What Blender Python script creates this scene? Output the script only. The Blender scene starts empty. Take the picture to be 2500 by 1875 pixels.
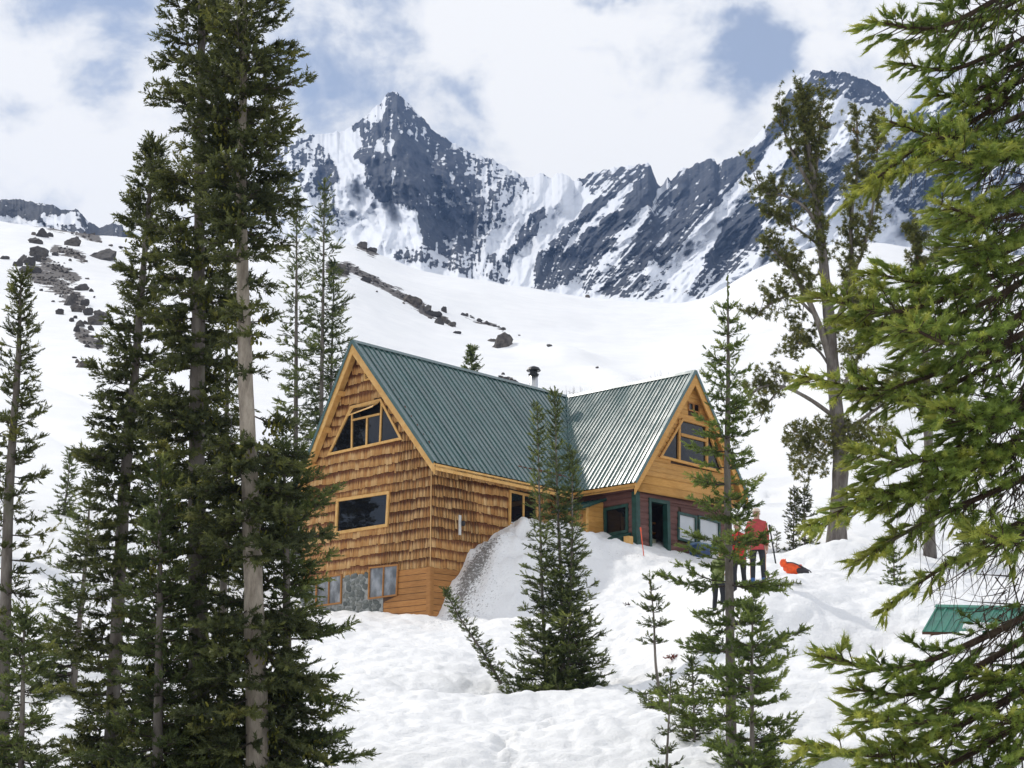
import bpy, bmesh, math, random
import numpy as np
from mathutils import Vector, Matrix

random.seed(7)
RNG = np.random.default_rng(11)
SC = bpy.context.scene
COL = SC.collection
R = math.radians

# ------------------------------------------------------------------ camera
FPX, HORIZ = 4300.0, 1945.0                    # focal length in photo pixels (2500 wide), horizon row
PITCH = math.atan((HORIZ - 937.5) / FPX)
CP, SP = math.cos(PITCH), math.sin(PITCH)
cam_d = bpy.data.cameras.new('camera')
cam_d.sensor_width = 36.0
cam_d.lens = 36.0 * FPX / 2500.0
cam_d.clip_start = 0.1
cam_d.clip_end = 12000.0
cam = bpy.data.objects.new('camera', cam_d)
COL.objects.link(cam)
cam.location = (0, 0, 0)
cam.rotation_euler = (math.pi / 2 + PITCH, 0, 0)
SC.camera = cam
SC.render.resolution_x, SC.render.resolution_y = 1024, 768

# ------------------------------------------------------------------ sun and sky
SUN_AZ, SUN_EL = R(-51), R(45)                 # azimuth from the view direction (+y), to the left and behind the hut
sdir = Vector((math.sin(SUN_AZ) * math.cos(SUN_EL), math.cos(SUN_AZ) * math.cos(SUN_EL), math.sin(SUN_EL)))
sun_d = bpy.data.lights.new('sun', 'SUN')
sun_d.energy = 2.5
sun_d.angle = R(0.6)
sun_d.color = (1.0, 0.955, 0.88)
sun = bpy.data.objects.new('sun', sun_d)
COL.objects.link(sun)
sun.rotation_euler = sdir.to_track_quat('Z', 'Y').to_euler()
sun.location = (-30, 20, 60)

world = bpy.data.worlds.new('World')
SC.world = world
world.use_nodes = True
wn, wl = world.node_tree.nodes, world.node_tree.links
wn.clear()


def WN(t, **k):
    n = wn.new(t)
    for a, b in k.items():
        setattr(n, a, b)
    return n


def wmath(op, a, b=None, c=None):
    n = WN('ShaderNodeMath', operation=op)
    for i, v in enumerate((a, b, c)):
        if v is None:
            continue
        if isinstance(v, (int, float)):
            n.inputs[i].default_value = v
        else:
            wl.new(v, n.inputs[i])
    return n.outputs[0]


w_sky = WN('ShaderNodeTexSky', sky_type='NISHITA')
w_sky.sun_disc = False
w_sky.sun_elevation = SUN_EL
w_sky.sun_rotation = SUN_AZ
w_sky.altitude = 2000
w_sky.air_density = 1.0
w_sky.dust_density = 0.8
w_sky.ozone_density = 1.2
w_tc = WN('ShaderNodeTexCoord')
w_sep = WN('ShaderNodeSeparateXYZ')
wl.new(w_tc.outputs['Generated'], w_sep.inputs[0])
w_az = wmath('ARCTAN2', w_sep.outputs[0], w_sep.outputs[1])
w_el = wmath('ARCSINE', w_sep.outputs[2])
w_cmb = WN('ShaderNodeCombineXYZ')
wl.new(wmath('MULTIPLY', w_az, 1.0), w_cmb.inputs[0])
wl.new(wmath('MULTIPLY', w_el, 1.35), w_cmb.inputs[1])
w_cmb.inputs[2].default_value = 3.7


def wnoise(scale, detail, rough, dist, off):
    m = WN('ShaderNodeVectorMath', operation='ADD')
    wl.new(w_cmb.outputs[0], m.inputs[0])
    m.inputs[1].default_value = off
    n = WN('ShaderNodeTexNoise')
    n.inputs['Scale'].default_value = scale
    n.inputs['Detail'].default_value = detail
    n.inputs['Roughness'].default_value = rough
    n.inputs['Distortion'].default_value = dist
    wl.new(m.outputs[0], n.inputs['Vector'])
    return n.outputs['Fac']


w_n1 = wnoise(6.0, 9, 0.56, 0.25, (0.3, 0.1, 0))
w_n2 = wnoise(22.0, 7, 0.6, 0.3, (4.1, 2.0, 0))
w_dens = wmath('ADD', wmath('MULTIPLY_ADD', w_n1, 1.7, -0.35), wmath('MULTIPLY_ADD', w_n2, 0.8, -0.15))


def sky_px(u, v):
    up = 937.5 - v
    d = Vector((u - 1250, FPX * CP - up * SP, FPX * SP + up * CP)).normalized()
    return math.atan2(d.x, d.y), math.asin(d.z)


# cloud banks (+) and clear gaps (-), each where it stands in the sky: photo column, row, half sizes, strength
BANKS = [(1490, 300, 330, 250, 0.42), (1150, 60, 290, 130, 0.22), (120, 400, 280, 160, 0.30), (60, 250, 220, 150, .12),
         (1880, 170, 90, 90, -0.30), (1800, 90, 110, 60, -0.22), (1950, 110, 60, 60, -0.16), (740, 190, 160, 160, -0.16), (330, 120, 170, 110, -0.18),
         (2150, 110, 170, 110, 0.20), (850, 260, 110, 60, 0.14), (1440, 15, 120, 40, -0.22), (1150, 215, 110, 45, -0.16),
         (1000, 330, 400, 100, 0.08), (1650, 12, 130, 40, 0.10)]
w_wu = wnoise(9.0, 5, 0.6, 0.0, (7.7, 1.3, 2.0))
w_wv = wnoise(9.0, 5, 0.6, 0.0, (2.2, 8.3, 5.0))
w_azw = wmath('ADD', w_az, wmath('MULTIPLY_ADD', w_wu, 0.16, -0.08))
w_elw = wmath('ADD', w_el, wmath('MULTIPLY_ADD', w_wv, 0.11, -0.055))
w_bank = None
for (u, v, ru, rv, s) in BANKS:
    a0, e0 = sky_px(u, v)
    da = wmath('DIVIDE', wmath('SUBTRACT', w_azw, a0), ru / FPX)
    de = wmath('DIVIDE', wmath('SUBTRACT', w_elw, e0), rv / FPX)
    r2 = wmath('ADD', wmath('MULTIPLY', da, da), wmath('MULTIPLY', de, de))
    g = wmath('MULTIPLY', wmath('EXPONENT', wmath('MULTIPLY', r2, -1.0)), s)
    w_bank = g if w_bank is None else wmath('ADD', w_bank, g)
w_d = wmath('ADD', w_dens, w_bank)
w_mask = WN('ShaderNodeMapRange', interpolation_type='SMOOTHSTEP')
wl.new(w_d, w_mask.inputs[0])
w_mask.inputs[1].default_value = 0.50
w_mask.inputs[2].default_value = 0.78
w_mask.inputs[3].default_value = 0.36
w_mask.inputs[4].default_value = 1.0
w_shade = WN('ShaderNodeMapRange', interpolation_type='SMOOTHSTEP')
wl.new(w_d, w_shade.inputs[0])
w_shade.inputs[1].default_value = 0.62
w_shade.inputs[2].default_value = 0.95
w_ccol = WN('ShaderNodeMix', data_type='RGBA')
wl.new(w_shade.outputs[0], w_ccol.inputs['Factor'])
w_ccol.inputs['A'].default_value = (0.70, 0.735, 0.80, 1)
w_ccol.inputs['B'].default_value = (0.975, 0.97, 0.96, 1)
w_b1 = WN('ShaderNodeBackground')
wl.new(w_sky.outputs[0], w_b1.inputs[0])
w_b1.inputs[1].default_value = 0.11
w_b2 = WN('ShaderNodeBackground')
wl.new(w_ccol.outputs['Result'], w_b2.inputs[0])
w_b2.inputs[1].default_value = 1.08
w_mix = WN('ShaderNodeMixShader')
wl.new(w_mask.outputs[0], w_mix.inputs[0])
wl.new(w_b1.outputs[0], w_mix.inputs[1])
wl.new(w_b2.outputs[0], w_mix.inputs[2])
w_out = WN('ShaderNodeOutputWorld')
wl.new(w_mix.outputs[0], w_out.inputs[0])

vs = SC.view_settings
vs.view_transform = 'Standard'
vs.look = 'None'
vs.exposure = 0.05
vs.gamma = 1.0
vs.use_curve_mapping = False
SC.cycles.max_bounces = 6
SC.cycles.diffuse_bounces = 3
SC.cycles.glossy_bounces = 2
SC.cycles.transmission_bounces = 3
SC.cycles.transparent_max_bounces = 4
SC.cycles.volume_bounces = 0

# ------------------------------------------------------------------ helpers


def unp(u, v, y):
    """world point at forward distance y seen at photo pixel u, v"""
    up = 937.5 - v
    d = np.array([u - 1250.0, FPX * CP - up * SP, FPX * SP + up * CP])
    return d * (y / d[1])


def proj(P):
    P = np.asarray(P, float)
    fw = P[..., 1] * CP + P[..., 2] * SP
    up = -P[..., 1] * SP + P[..., 2] * CP
    return 1250 + FPX * P[..., 0] / fw, 937.5 - FPX * up / fw


def _hash(ix, iy, seed):
    h = (ix.astype(np.int64) * 374761393 + iy.astype(np.int64) * 668265263 + seed * 1442695041) & 0xffffffff
    h = ((h ^ (h >> 13)) * 1274126177) & 0xffffffff
    h = h ^ (h >> 16)
    return (h & 0xffffff).astype(np.float64) / 0xffffff


def vnoise(x, y, seed=0):
    """smooth 2D gradient noise in about -1..1"""
    ix, iy = np.floor(x), np.floor(y)
    fx, fy = x - ix, y - iy
    ux, uy = fx * fx * fx * (fx * (fx * 6 - 15) + 10), fy * fy * fy * (fy * (fy * 6 - 15) + 10)

    def g(ox, oy):
        a = _hash(ix + ox, iy + oy, seed) * 2 * np.pi
        return np.cos(a) * (fx - ox) + np.sin(a) * (fy - oy)
    a = g(0, 0) * (1 - ux) + g(1, 0) * ux
    b = g(0, 1) * (1 - ux) + g(1, 1) * ux
    return (a * (1 - uy) + b * uy) * 1.5


def fbm(x, y, octv=4, seed=0, gain=0.5, lac=2.03):
    s, a = 0.0, 1.0
    for o in range(octv):
        s = s + a * vnoise(x, y, seed + o * 17)
        x, y = x * lac + 13.1, y * lac - 7.7
        a *= gain
    return s


def ridged(x, y, octv=4, seed=0, gain=0.5):
    s, a = 0.0, 1.0
    for o in range(octv):
        s = s + a * (1 - 2 * np.abs(vnoise(x, y, seed + o * 31)))
        x, y = x * 2.07 + 5.3, y * 2.07 + 1.9
        a *= gain
    return s


def mesh_np(name, V, F, smooth=False, attrs=None):
    """mesh from numpy arrays; F is an (m,3) or (m,4) array or a list of such arrays"""
    V = np.asarray(V, np.float32)
    Fs = F if isinstance(F, list) else [F]
    Fs = [np.asarray(f, np.int32) for f in Fs if len(f)]
    me = bpy.data.meshes.new(name)
    me.vertices.add(len(V))
    me.vertices.foreach_set('co', V.ravel())
    loops = np.concatenate([f.ravel() for f in Fs])
    starts, tot, o = [], [], 0
    for f in Fs:
        n, k = f.shape
        starts.append(o + np.arange(n) * k)
        tot.append(np.full(n, k))
        o += n * k
    starts, tot = np.concatenate(starts), np.concatenate(tot)
    me.loops.add(len(loops))
    me.loops.foreach_set('vertex_index', loops)
    me.polygons.add(len(starts))
    me.polygons.foreach_set('loop_start', starts.astype(np.int32))
    me.polygons.foreach_set('loop_total', tot.astype(np.int32))
    if smooth:
        me.polygons.foreach_set('use_smooth', np.ones(len(starts), bool))
    me.update(calc_edges=True)
    for k, a in (attrs or {}).items():
        at = me.attributes.new(k, 'FLOAT', 'POINT')
        at.data.foreach_set('value', np.asarray(a, np.float32))
    return me


def link(name, me, mat=None, parent=None):
    o = bpy.data.objects.new(name, me)
    COL.objects.link(o)
    if mat is not None and me is not None and not me.materials:
        me.materials.append(mat)
    if parent is not None:
        o.parent = parent
    return o


def tag(o, label, cat, group=None, kind=None):
    if label:
        o['label'] = label
    if cat:
        o['category'] = cat
    if group:
        o['group'] = group
    if kind:
        o['kind'] = kind
    return o


def empty(name, loc, label, cat, group=None):
    o = bpy.data.objects.new(name, None)
    COL.objects.link(o)
    o.location = loc
    o.empty_display_size = 0.3
    tag(o, label, cat, group)
    return o


class MB:
    """collects faces for one mesh, in world coordinates; build() makes them local to the parent's location"""

    def __init__(s):
        s.v, s.f = [], []

    def add(s, pts, faces):
        b = len(s.v)
        s.v += [tuple(map(float, p)) for p in pts]
        s.f += [tuple(b + i for i in f) for f in faces]

    def prism(s, bottom, top):
        n = len(bottom)
        s.add(list(bottom) + list(top), [tuple(reversed(range(n))), tuple(range(n, 2 * n))] +
              [(i, (i + 1) % n, n + (i + 1) % n, n + i) for i in range(n)])

    def tube(s, pts, rad, sides=8, cap=True):
        V, F = tube(pts, rad, sides, cap)
        s.add(V, [tuple(f) for f in F])

    def build(s, name, mat, parent=None, smooth=False, origin=None):
        off = np.array(origin if origin is not None else (0, 0, 0), float)
        if parent is not None:
            q = parent
            while q is not None:
                off = off + np.array(q.location)
                q = q.parent
        me = bpy.data.meshes.new(name)
        me.from_pydata([tuple(np.array(p) - off) for p in s.v], [], s.f)
        bm = bmesh.new()
        bm.from_mesh(me)
        bmesh.ops.recalc_face_normals(bm, faces=bm.faces)
        bm.to_mesh(me)
        bm.free()
        if smooth:
            me.polygons.foreach_set('use_smooth', np.ones(len(me.polygons), bool))
        o = link(name, me, mat, parent)
        if origin is not None:
            o.location = origin
        return o


def frame_of(D):
    """two unit vectors across each direction in D"""
    ref = np.where(np.abs(D[:, 2:3]) < 0.9, np.array([[0, 0, 1.0]]), np.array([[1.0, 0, 0]]))
    X = np.cross(ref, D)
    X /= np.linalg.norm(X, axis=1, keepdims=True) + 1e-9
    Y = np.cross(D, X)
    return X, Y


def tube(pts, rad, sides=8, cap=True, bump=0.0, seed=0):
    pts = np.asarray(pts, float)
    n = len(pts)
    rad = np.broadcast_to(np.asarray(rad, float), (n,))
    T = np.gradient(pts, axis=0)
    T /= np.linalg.norm(T, axis=1, keepdims=True) + 1e-9
    X, Y = frame_of(T)
    a = np.arange(sides) * 2 * np.pi / sides
    rr = rad[:, None] * np.ones(sides)
    if bump:
        rr = rr * (1 + bump * vnoise(np.arange(n)[:, None] * 0.7 + 0 * a, 3 * np.cos(a)[None] + 9 * 0 + np.sin(a)[None] * 2.2 + 0 * rr, seed))
    V = pts[:, None, :] + rr[..., None] * (np.cos(a)[None, :, None] * X[:, None, :] + np.sin(a)[None, :, None] * Y[:, None, :])
    V = V.reshape(-1, 3)
    i, j = np.meshgrid(np.arange(n - 1), np.arange(sides), indexing='ij')
    j2 = (j + 1) % sides
    F = np.stack([i * sides + j, i * sides + j2, (i + 1) * sides + j2, (i + 1) * sides + j], -1).reshape(-1, 4)
    F = [tuple(f) for f in F.tolist()]
    if cap:
        F.append(tuple(range(sides))[::-1])
        F.append(tuple((n - 1) * sides + k for k in range(sides)))
    return V, F


def smooth_path(pts, n):
    """Catmull-Rom resample of a polyline to n points"""
    P = np.asarray(pts, float)
    P = np.vstack([2 * P[0] - P[1], P, 2 * P[-1] - P[-2]])
    t = np.linspace(0, len(P) - 3 - 1e-6, n)
    i = t.astype(int)
    f = (t - i)[:, None]
    p0, p1, p2, p3 = P[i], P[i + 1], P[i + 2], P[i + 3]
    return 0.5 * (2 * p1 + (p2 - p0) * f + (2 * p0 - 5 * p1 + 4 * p2 - p3) * f ** 2 + (3 * p1 - p0 - 3 * p2 + p3) * f ** 3)


# ------------------------------------------------------------------ materials
class Mat:
    def __init__(s, name):
        s.m = bpy.data.materials.new(name)
        s.m.use_nodes = True
        s.n, s.l = s.m.node_tree.nodes, s.m.node_tree.links
        s.n.clear()
        s.out = s.n.new('ShaderNodeOutputMaterial')
        s.p = s.n.new('ShaderNodeBsdfPrincipled')
        s.l.new(s.p.outputs[0], s.out.inputs[0])

    def node(s, t, **k):
        n = s.n.new(t)
        for a, b in k.items():
            setattr(n, a, b)
        return n

    def set(s, inp, v):
        i = s.p.inputs[inp]
        if hasattr(v, 'node'):
            s.l.new(v, i)
        else:
            i.default_value = v if not isinstance(v, tuple) or len(v) == 4 else (*v, 1)
        return s

    def plug(s, n, i, v):
        if v is None:
            return
        if hasattr(v, 'node'):
            s.l.new(v, n.inputs[i])
        else:
            n.inputs[i].default_value = (*v, 1) if isinstance(v, tuple) and len(v) == 3 and n.inputs[i].type == 'RGBA' else v

    def attr(s, name):
        return s.node('ShaderNodeAttribute', attribute_name=name).outputs['Fac']

    def coord(s, which='Object', scale=(1, 1, 1), rot=(0, 0, 0)):
        if which == 'World':
            c = s.node('ShaderNodeNewGeometry').outputs['Position']
        else:
            c = s.node('ShaderNodeTexCoord').outputs[which]
        mp = s.node('ShaderNodeMapping')
        mp.inputs['Scale'].default_value = scale
        mp.inputs['Rotation'].default_value = rot
        s.l.new(c, mp.inputs[0])
        return mp.outputs[0]

    def noise(s, scale=5, detail=4, rough=0.55, vec=None, dist=0.0):
        n = s.node('ShaderNodeTexNoise')
        n.inputs['Scale'].default_value = scale
        n.inputs['Detail'].default_value = detail
        n.inputs['Roughness'].default_value = rough
        n.inputs['Distortion'].default_value = dist
        s.l.new(vec if vec is not None else s.coord(), n.inputs['Vector'])
        return n.outputs['Fac']

    def vor(s, scale=5, vec=None, feature='F1', out='Distance'):
        n = s.node('ShaderNodeTexVoronoi', feature=feature)
        n.inputs['Scale'].default_value = scale
        s.l.new(vec if vec is not None else s.coord(), n.inputs['Vector'])
        return n.outputs[out]

    def math(s, op, a, b=None, c=None, clamp=False):
        n = s.node('ShaderNodeMath', operation=op)
        n.use_clamp = clamp
        for i, v in enumerate((a, b, c)):
            s.plug(n, i, v)
        return n.outputs[0]

    def ramp(s, fac, stops):
        n = s.node('ShaderNodeValToRGB')
        el = n.color_ramp.elements
        while len(el) < len(stops):
            el.new(0.5)
        for e, (p, c) in zip(el, stops):
            e.position = p
            e.color = (*c, 1) if len(c) == 3 else c
        s.l.new(fac, n.inputs[0])
        return n.outputs[0]

    def rng(s, v, a, b, c=0.0, d=1.0, smooth=True):
        n = s.node('ShaderNodeMapRange', interpolation_type='SMOOTHSTEP' if smooth else 'LINEAR')
        s.l.new(v, n.inputs[0])
        for i, x in enumerate((a, b, c, d)):
            n.inputs[i + 1].default_value = x
        return n.outputs[0]

    def mix(s, fac, a, b, mode='MIX'):
        n = s.node('ShaderNodeMix', data_type='RGBA', blend_type=mode)
        s.plug(n, 'Factor', fac)
        for k, v in (('A', a), ('B', b)):
            if hasattr(v, 'node'):
                s.l.new(v, n.inputs[k])
            else:
                n.inputs[k].default_value = (*v, 1) if len(v) == 3 else v
        return n.outputs['Result']

    def bump(s, h, strength=0.3, dist=0.02, normal=None):
        n = s.node('ShaderNodeBump')
        n.inputs['Strength'].default_value = strength
        n.inputs['Distance'].default_value = dist
        s.l.new(h, n.inputs['Height'])
        if normal is not None:
            s.l.new(normal, n.inputs['Normal'])
        s.l.new(n.outputs[0], s.p.inputs['Normal'])
        return n.outputs[0]

    def rand(s):
        """one random number for each loose piece of each object"""
        a = s.node('ShaderNodeObjectInfo').outputs['Random']
        b = s.node('ShaderNodeNewGeometry').outputs['Random Per Island']
        return s.math('FRACT', s.math('ADD', a, b))


def simple(name, col, rough=0.6, var=0.25, scale=6.0, bump=0.0, bscale=40.0, metallic=0.0, stretch=(1, 1, 1), spec=0.5, island=0.0):
    m = Mat(name)
    f = m.noise(scale, 5, 0.6, m.coord('World', stretch))
    c = m.mix(m.rng(f, 0.3, 0.7), tuple(x * (1 - var) for x in col), tuple(min(1, x * (1 + var)) for x in col))
    if island:
        c = m.mix(1.0, c, m.ramp(m.rand(), [(0, (1 - island,) * 3), (1, (1 + island * 0.4,) * 3)]), 'MULTIPLY')
    m.set('Base Color', c).set('Roughness', rough).set('Metallic', metallic).set('Specular IOR Level', spec)
    if bump:
        m.bump(m.noise(bscale, 4, 0.6, m.coord('World', stretch)), bump, 0.02)
    return m.m
# ------------------------------------------------------------------ snow ground
# forward distances and, for each photo column, the row where the snow stands at that distance
TD = [2, 12, 20, 30, 36, 42, 46, 50, 57, 62, 70, 85, 110, 150, 220, 280, 320, 400]
TAB = {
    -900: [5300, 2380, 2060, 1890, 1740, 1600, 1520, 1450, 1350, 1290, 1210, 1090, 930, 760, 540, 440, 430, 520],
    0:    [5300, 2380, 2060, 1875, 1720, 1580, 1505, 1440, 1355, 1302, 1235, 1130, 985, 830, 620, 530, 545, 640],
    400:  [5300, 2380, 2060, 1885, 1755, 1635, 1570, 1510, 1440, 1390, 1310, 1180, 1015, 850, 665, 605, 600, 690],
    800:  [5300, 2380, 2060, 1890, 1770, 1668, 1612, 1565, 1512, 1482, 1400, 1250, 1070, 895, 700, 612, 592, 690],
    1030: [5300, 2380, 2060, 1890, 1765, 1665, 1612, 1568, 1512, 1460, 1380, 1255, 1095, 945, 775, 690, 660, 750],
    1300: [5300, 2380, 2060, 1885, 1780, 1690, 1630, 1570, 1480, 1420, 1340, 1225, 1095, 975, 830, 745, 702, 780],
    1560: [5300, 2380, 2060, 1885, 1785, 1675, 1600, 1520, 1410, 1345, 1275, 1190, 1090, 985, 855, 770, 738, 800],
    1700: [5300, 2380, 2060, 1883, 1735, 1560, 1485, 1435, 1392, 1368, 1290, 1180, 1078, 968, 830, 765, 737, 800],
    1860: [5300, 2380, 2060, 1875, 1650, 1412, 1398, 1390, 1378, 1360, 1290, 1180, 1065, 950, 800, 705, 655, 740],
    2100: [5300, 2380, 2060, 1850, 1640, 1450, 1405, 1380, 1345, 1315, 1260, 1160, 1030, 900, 735, 640, 598, 690],
    2400: [5300, 2380, 2060, 1790, 1585, 1480, 1440, 1410, 1380, 1355, 1310, 1215, 1075, 930, 765, 675, 640, 720],
    3400: [5300, 2380, 2060, 1830, 1660, 1520, 1455, 1410, 1370, 1330, 1270, 1160, 1000, 840, 660, 580, 560, 640],
}


def hermite(xs, ys, q):
    """cubic interpolation through xs, ys (limited slopes, so no overshoot)"""
    xs, ys = np.asarray(xs, float), np.asarray(ys, float)
    d = np.diff(ys) / np.diff(xs)
    m = np.zeros_like(ys)
    m[1:-1] = np.where(d[:-1] * d[1:] > 0, 0.5 * (d[:-1] + d[1:]), 0)
    m[0], m[-1] = d[0], d[-1]
    lim = 3 * np.minimum(np.abs(np.r_[d[:1], d]), np.abs(np.r_[d, d[-1:]]))
    m[1:-1] = np.clip(m[1:-1], -lim[1:-1], lim[1:-1])
    i = np.clip(np.searchsorted(xs, q) - 1, 0, len(xs) - 2)
    h = xs[i + 1] - xs[i]
    t = (q - xs[i]) / h
    tc = np.clip(t, 0, 1)
    r = (2 * tc ** 3 - 3 * tc ** 2 + 1) * ys[i] + (tc ** 3 - 2 * tc ** 2 + tc) * h * m[i] + (-2 * tc ** 3 + 3 * tc ** 2) * ys[i + 1] + (tc ** 3 - tc ** 2) * h * m[i + 1]
    return r + np.where(t < 0, t * h * m[0], 0) + np.where(t > 1, (t - 1) * h * m[-1], 0)


GC = np.linspace(-0.75, 0.75, 401)                        # x / y
GL = np.linspace(math.log(2), math.log(400), 500)         # log of y
_rows = []
for j, d in enumerate(TD):
    pts = [unp(u, TAB[u][j], d) for u in TAB]
    _rows.append(hermite([p[0] / d for p in pts], [p[2] for p in pts], GC))
_rows = np.array(_rows)
GZ = np.array([hermite(np.log(TD), _rows[:, i], GL) for i in range(len(GC))]).T
for _ in range(6):                                        # soften the creases of the table
    GZ[:, 1:-1] = 0.25 * GZ[:, :-2] + 0.5 * GZ[:, 1:-1] + 0.25 * GZ[:, 2:]
    GZ[1:-1] = 0.25 * GZ[:-2] + 0.5 * GZ[1:-1] + 0.25 * GZ[2:]

MOUNDS = []       # (x, y, radius along, radius across, direction angle, height)


def base_z(x, y):
    x, y = np.asarray(x, float), np.maximum(np.asarray(y, float), 0.5)
    c = np.clip((x / y - GC[0]) / (GC[1] - GC[0]), 0, len(GC) - 1.001)
    l = np.clip((np.log(y) - GL[0]) / (GL[1] - GL[0]), 0, len(GL) - 1.001)
    i, j = c.astype(int), l.astype(int)
    fc, fl = c - i, l - j
    return (GZ[j, i] * (1 - fc) + GZ[j, i + 1] * fc) * (1 - fl) + (GZ[j + 1, i] * (1 - fc) + GZ[j + 1, i + 1] * fc) * fl


def mound_z(x, y):
    z = np.zeros_like(np.asarray(x, float))
    for (mx, my, ra, rb, ang, h) in MOUNDS:
        dx, dy = x - mx, y - my
        a = dx * math.cos(ang) + dy * math.sin(ang)
        b = -dx * math.sin(ang) + dy * math.cos(ang)
        z = z + h * np.exp(-((a / ra) ** 2 + (b / rb) ** 2) ** 1.0)
    return z


def bank_z(x, y):
    """the steep bank of shovelled snow along the hut's side wall"""
    s = (x - HC[0]) * HA[0] + (y - HC[1]) * HA[1]          # along the side wall, from its near corner
    t = -((x - HC[0]) * HB[0] + (y - HC[1]) * HB[1])       # out from the wall
    prof = np.interp(s, [-1, 0.3, 1.0, 1.8, 2.8, 3.9, 4.8, 6.2, 7.6, 9.5, 12], [0, 0, 1.0, 1.9, 2.15, 2.25, 2.15, 1.5, 0.7, 0.2, 0])
    out = np.interp(t, [-2.0, -0.4, 0.5, 1.3, 2.4, 3.8, 5.4, 7.5], [0.0, 1.0, 1.0, 0.93, 0.66, 0.32, 0.08, 0])
    edge = 0.12 * vnoise(x * 1.3, y * 1.3, 5) + 0.05 * vnoise(x * 4, y * 4, 6)
    rough = np.clip(prof * out, 0, 1) * (0.07 * vnoise(x / 0.42, y / 0.42, 66) + 0.05 * vnoise(x / 0.17, y / 0.17, 67))
    return prof * out * (1 + edge) + rough


def ground_z(x, y):
    x, y = np.asarray(x, float), np.asarray(y, float)
    z = base_z(x, y) + mound_z(x, y) + bank_z(x, y)
    far = np.clip((y - 70) / 130, 0, 1)
    near = 1 - np.clip((y - 55) / 30, 0, 1)
    z = z + near * (0.16 * vnoise(x / 4.5, y / 4.5, 1) + 0.11 * vnoise(x / 1.5, y / 1.5, 2) + 0.075 * vnoise(x / 0.55, y / 0.55, 3))
    cups = np.minimum(np.abs(vnoise(x / 0.55 + 3, y / 0.7, 8)), 0.35)
    z = z + near * 0.14 * cups
    z = z + 0.14 * vnoise(x / 9 + y / 14, y / 1.7 - x / 9, 61) * (1 - near) + far * (1.6 * vnoise(x / 38, y / 50, 21) + 0.5 * vnoise(x / 13, y / 13, 22)) + 0.07 * vnoise(x / 3.5, y / 3, 23) * (1 - near) + 0.035 * fbm(x / 1.6, y / 1.2, 2, 51) * (1 - near)
    for (pa, pb, w, hgt) in RIDGES:
        dx, dy = pb[0] - pa[0], pb[1] - pa[1]
        L = math.hypot(dx, dy)
        a = ((x - pa[0]) * dx + (y - pa[1]) * dy) / L
        b = (-(x - pa[0]) * dy + (y - pa[1]) * dx) / L + 0.12 * w * np.sin(a * 0.35)
        z = z + hgt * np.exp(-(b / w) ** 2) * np.clip(a / (0.15 * L), 0, 1) * np.clip((L - a) / (0.15 * L), 0, 1)
    # trodden steps up to the hut
    for (pa, pb, w) in TRACKS:
        dx, dy = pb[0] - pa[0], pb[1] - pa[1]
        L = math.hypot(dx, dy)
        a = ((x - pa[0]) * dx + (y - pa[1]) * dy) / L
        b = (-(x - pa[0]) * dy + (y - pa[1]) * dx) / L + 0.25 * np.sin(a * 1.1)
        m = np.exp(-(b / w) ** 2) * np.clip(a / 1.0 + 0.5, 0, 1) * np.clip((L - a) / 1.0 + 0.5, 0, 1)
        z = z - m * (0.10 + 0.10 * np.sin(a * 2 * np.pi / 0.55 + 2.5 * np.sign(b)) + 0.13 * vnoise(x / 0.3, y / 0.3, 41))
    return z


# hut frame, needed by the bank: near wall corner, wall directions
AZM, AZW = R(43), R(45)
HA = np.array([math.sin(AZM), math.cos(AZM), 0])          # along the ridge, to the right and away
HB = np.array([-math.cos(AZM), math.sin(AZM), 0])         # across the gable, to the left and away
E1 = unp(1061, 1128.6, 57.0)                              # near low corner of the main roof
OVG, OVE = 0.38, 0.52                                     # overhang past the gable and past the side wall
HC = E1 + OVG * HA + OVE * HB
TRACKS = []
RIDGES = []


def ghit(u, v, y0=14.0, y1=340.0):
    """where the line of sight through photo pixel u, v first meets the snow"""
    ys = np.exp(np.linspace(math.log(y0), math.log(y1), 700))
    d = unp(u, v, 1.0)
    below = ground_z(d[0] * ys, ys) > d[2] * ys
    k = int(np.argmax(below)) if below.any() else len(ys) - 1
    return np.array([d[0] * ys[k], ys[k], float(ground_z(d[0] * ys[k], ys[k]))])


def pix(u, v, y):
    p = unp(u, v, y)
    return p


def on_ground(u, y):
    """point on the snow at forward distance y that stands in photo column u"""
    x = unp(u, 1500, y)[0]
    for _ in range(4):
        z = float(ground_z(x, y))
        x += (u - proj((x, y, z))[0]) * (y / FPX)
    return np.array([x, y, float(ground_z(x, y))])


_tw = unp(1330, 1690, 42)
MOUNDS += [(_tw[0] - 0.9, 42.0, 1.5, 1.1, 0.1, -0.45),             # hollow round the triple fir
           (_tw[0] - 2.6, 41.2, 0.8, 0.6, 0.3, -0.28),
           (_tw[0] + 0.1, 39.9, 2.4, 1.0, 0.0, 0.22)]
_p = unp(1640, 1720, 36)
MOUNDS += [(_p[0] - 0.9, 34.3, 2.2, 1.0, 0.25, 0.42)]              # lip before the sapling
_p = unp(1990, 1345, 50)
MOUNDS += [(_p[0], 51.5, 2.6, 1.2, -0.1, 0.42), (_p[0] + 1.0, 51.0, 1.2, .9, 0, 0.25)]    # bank behind the backpack
_p = unp(2180, 1480, 40)
MOUNDS += [(_p[0] - 1.6, 38.8, 3.0, 1.3, 0.35, -0.7), (_p[0] - 1.0, 35.5, 4.5, 1.6, 0.3, 0.3)]   # shaded trough on the right
_p = unp(1450, 1600, 44)
TRACKS += [((unp(1180, 1875, 29)[0], 29.0), (unp(1330, 1740, 37.5)[0], 37.5), 0.30), ((_p[0] + 0.2, 41.0), (_p[0] + 0.6, 50.0), 0.9)]

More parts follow.
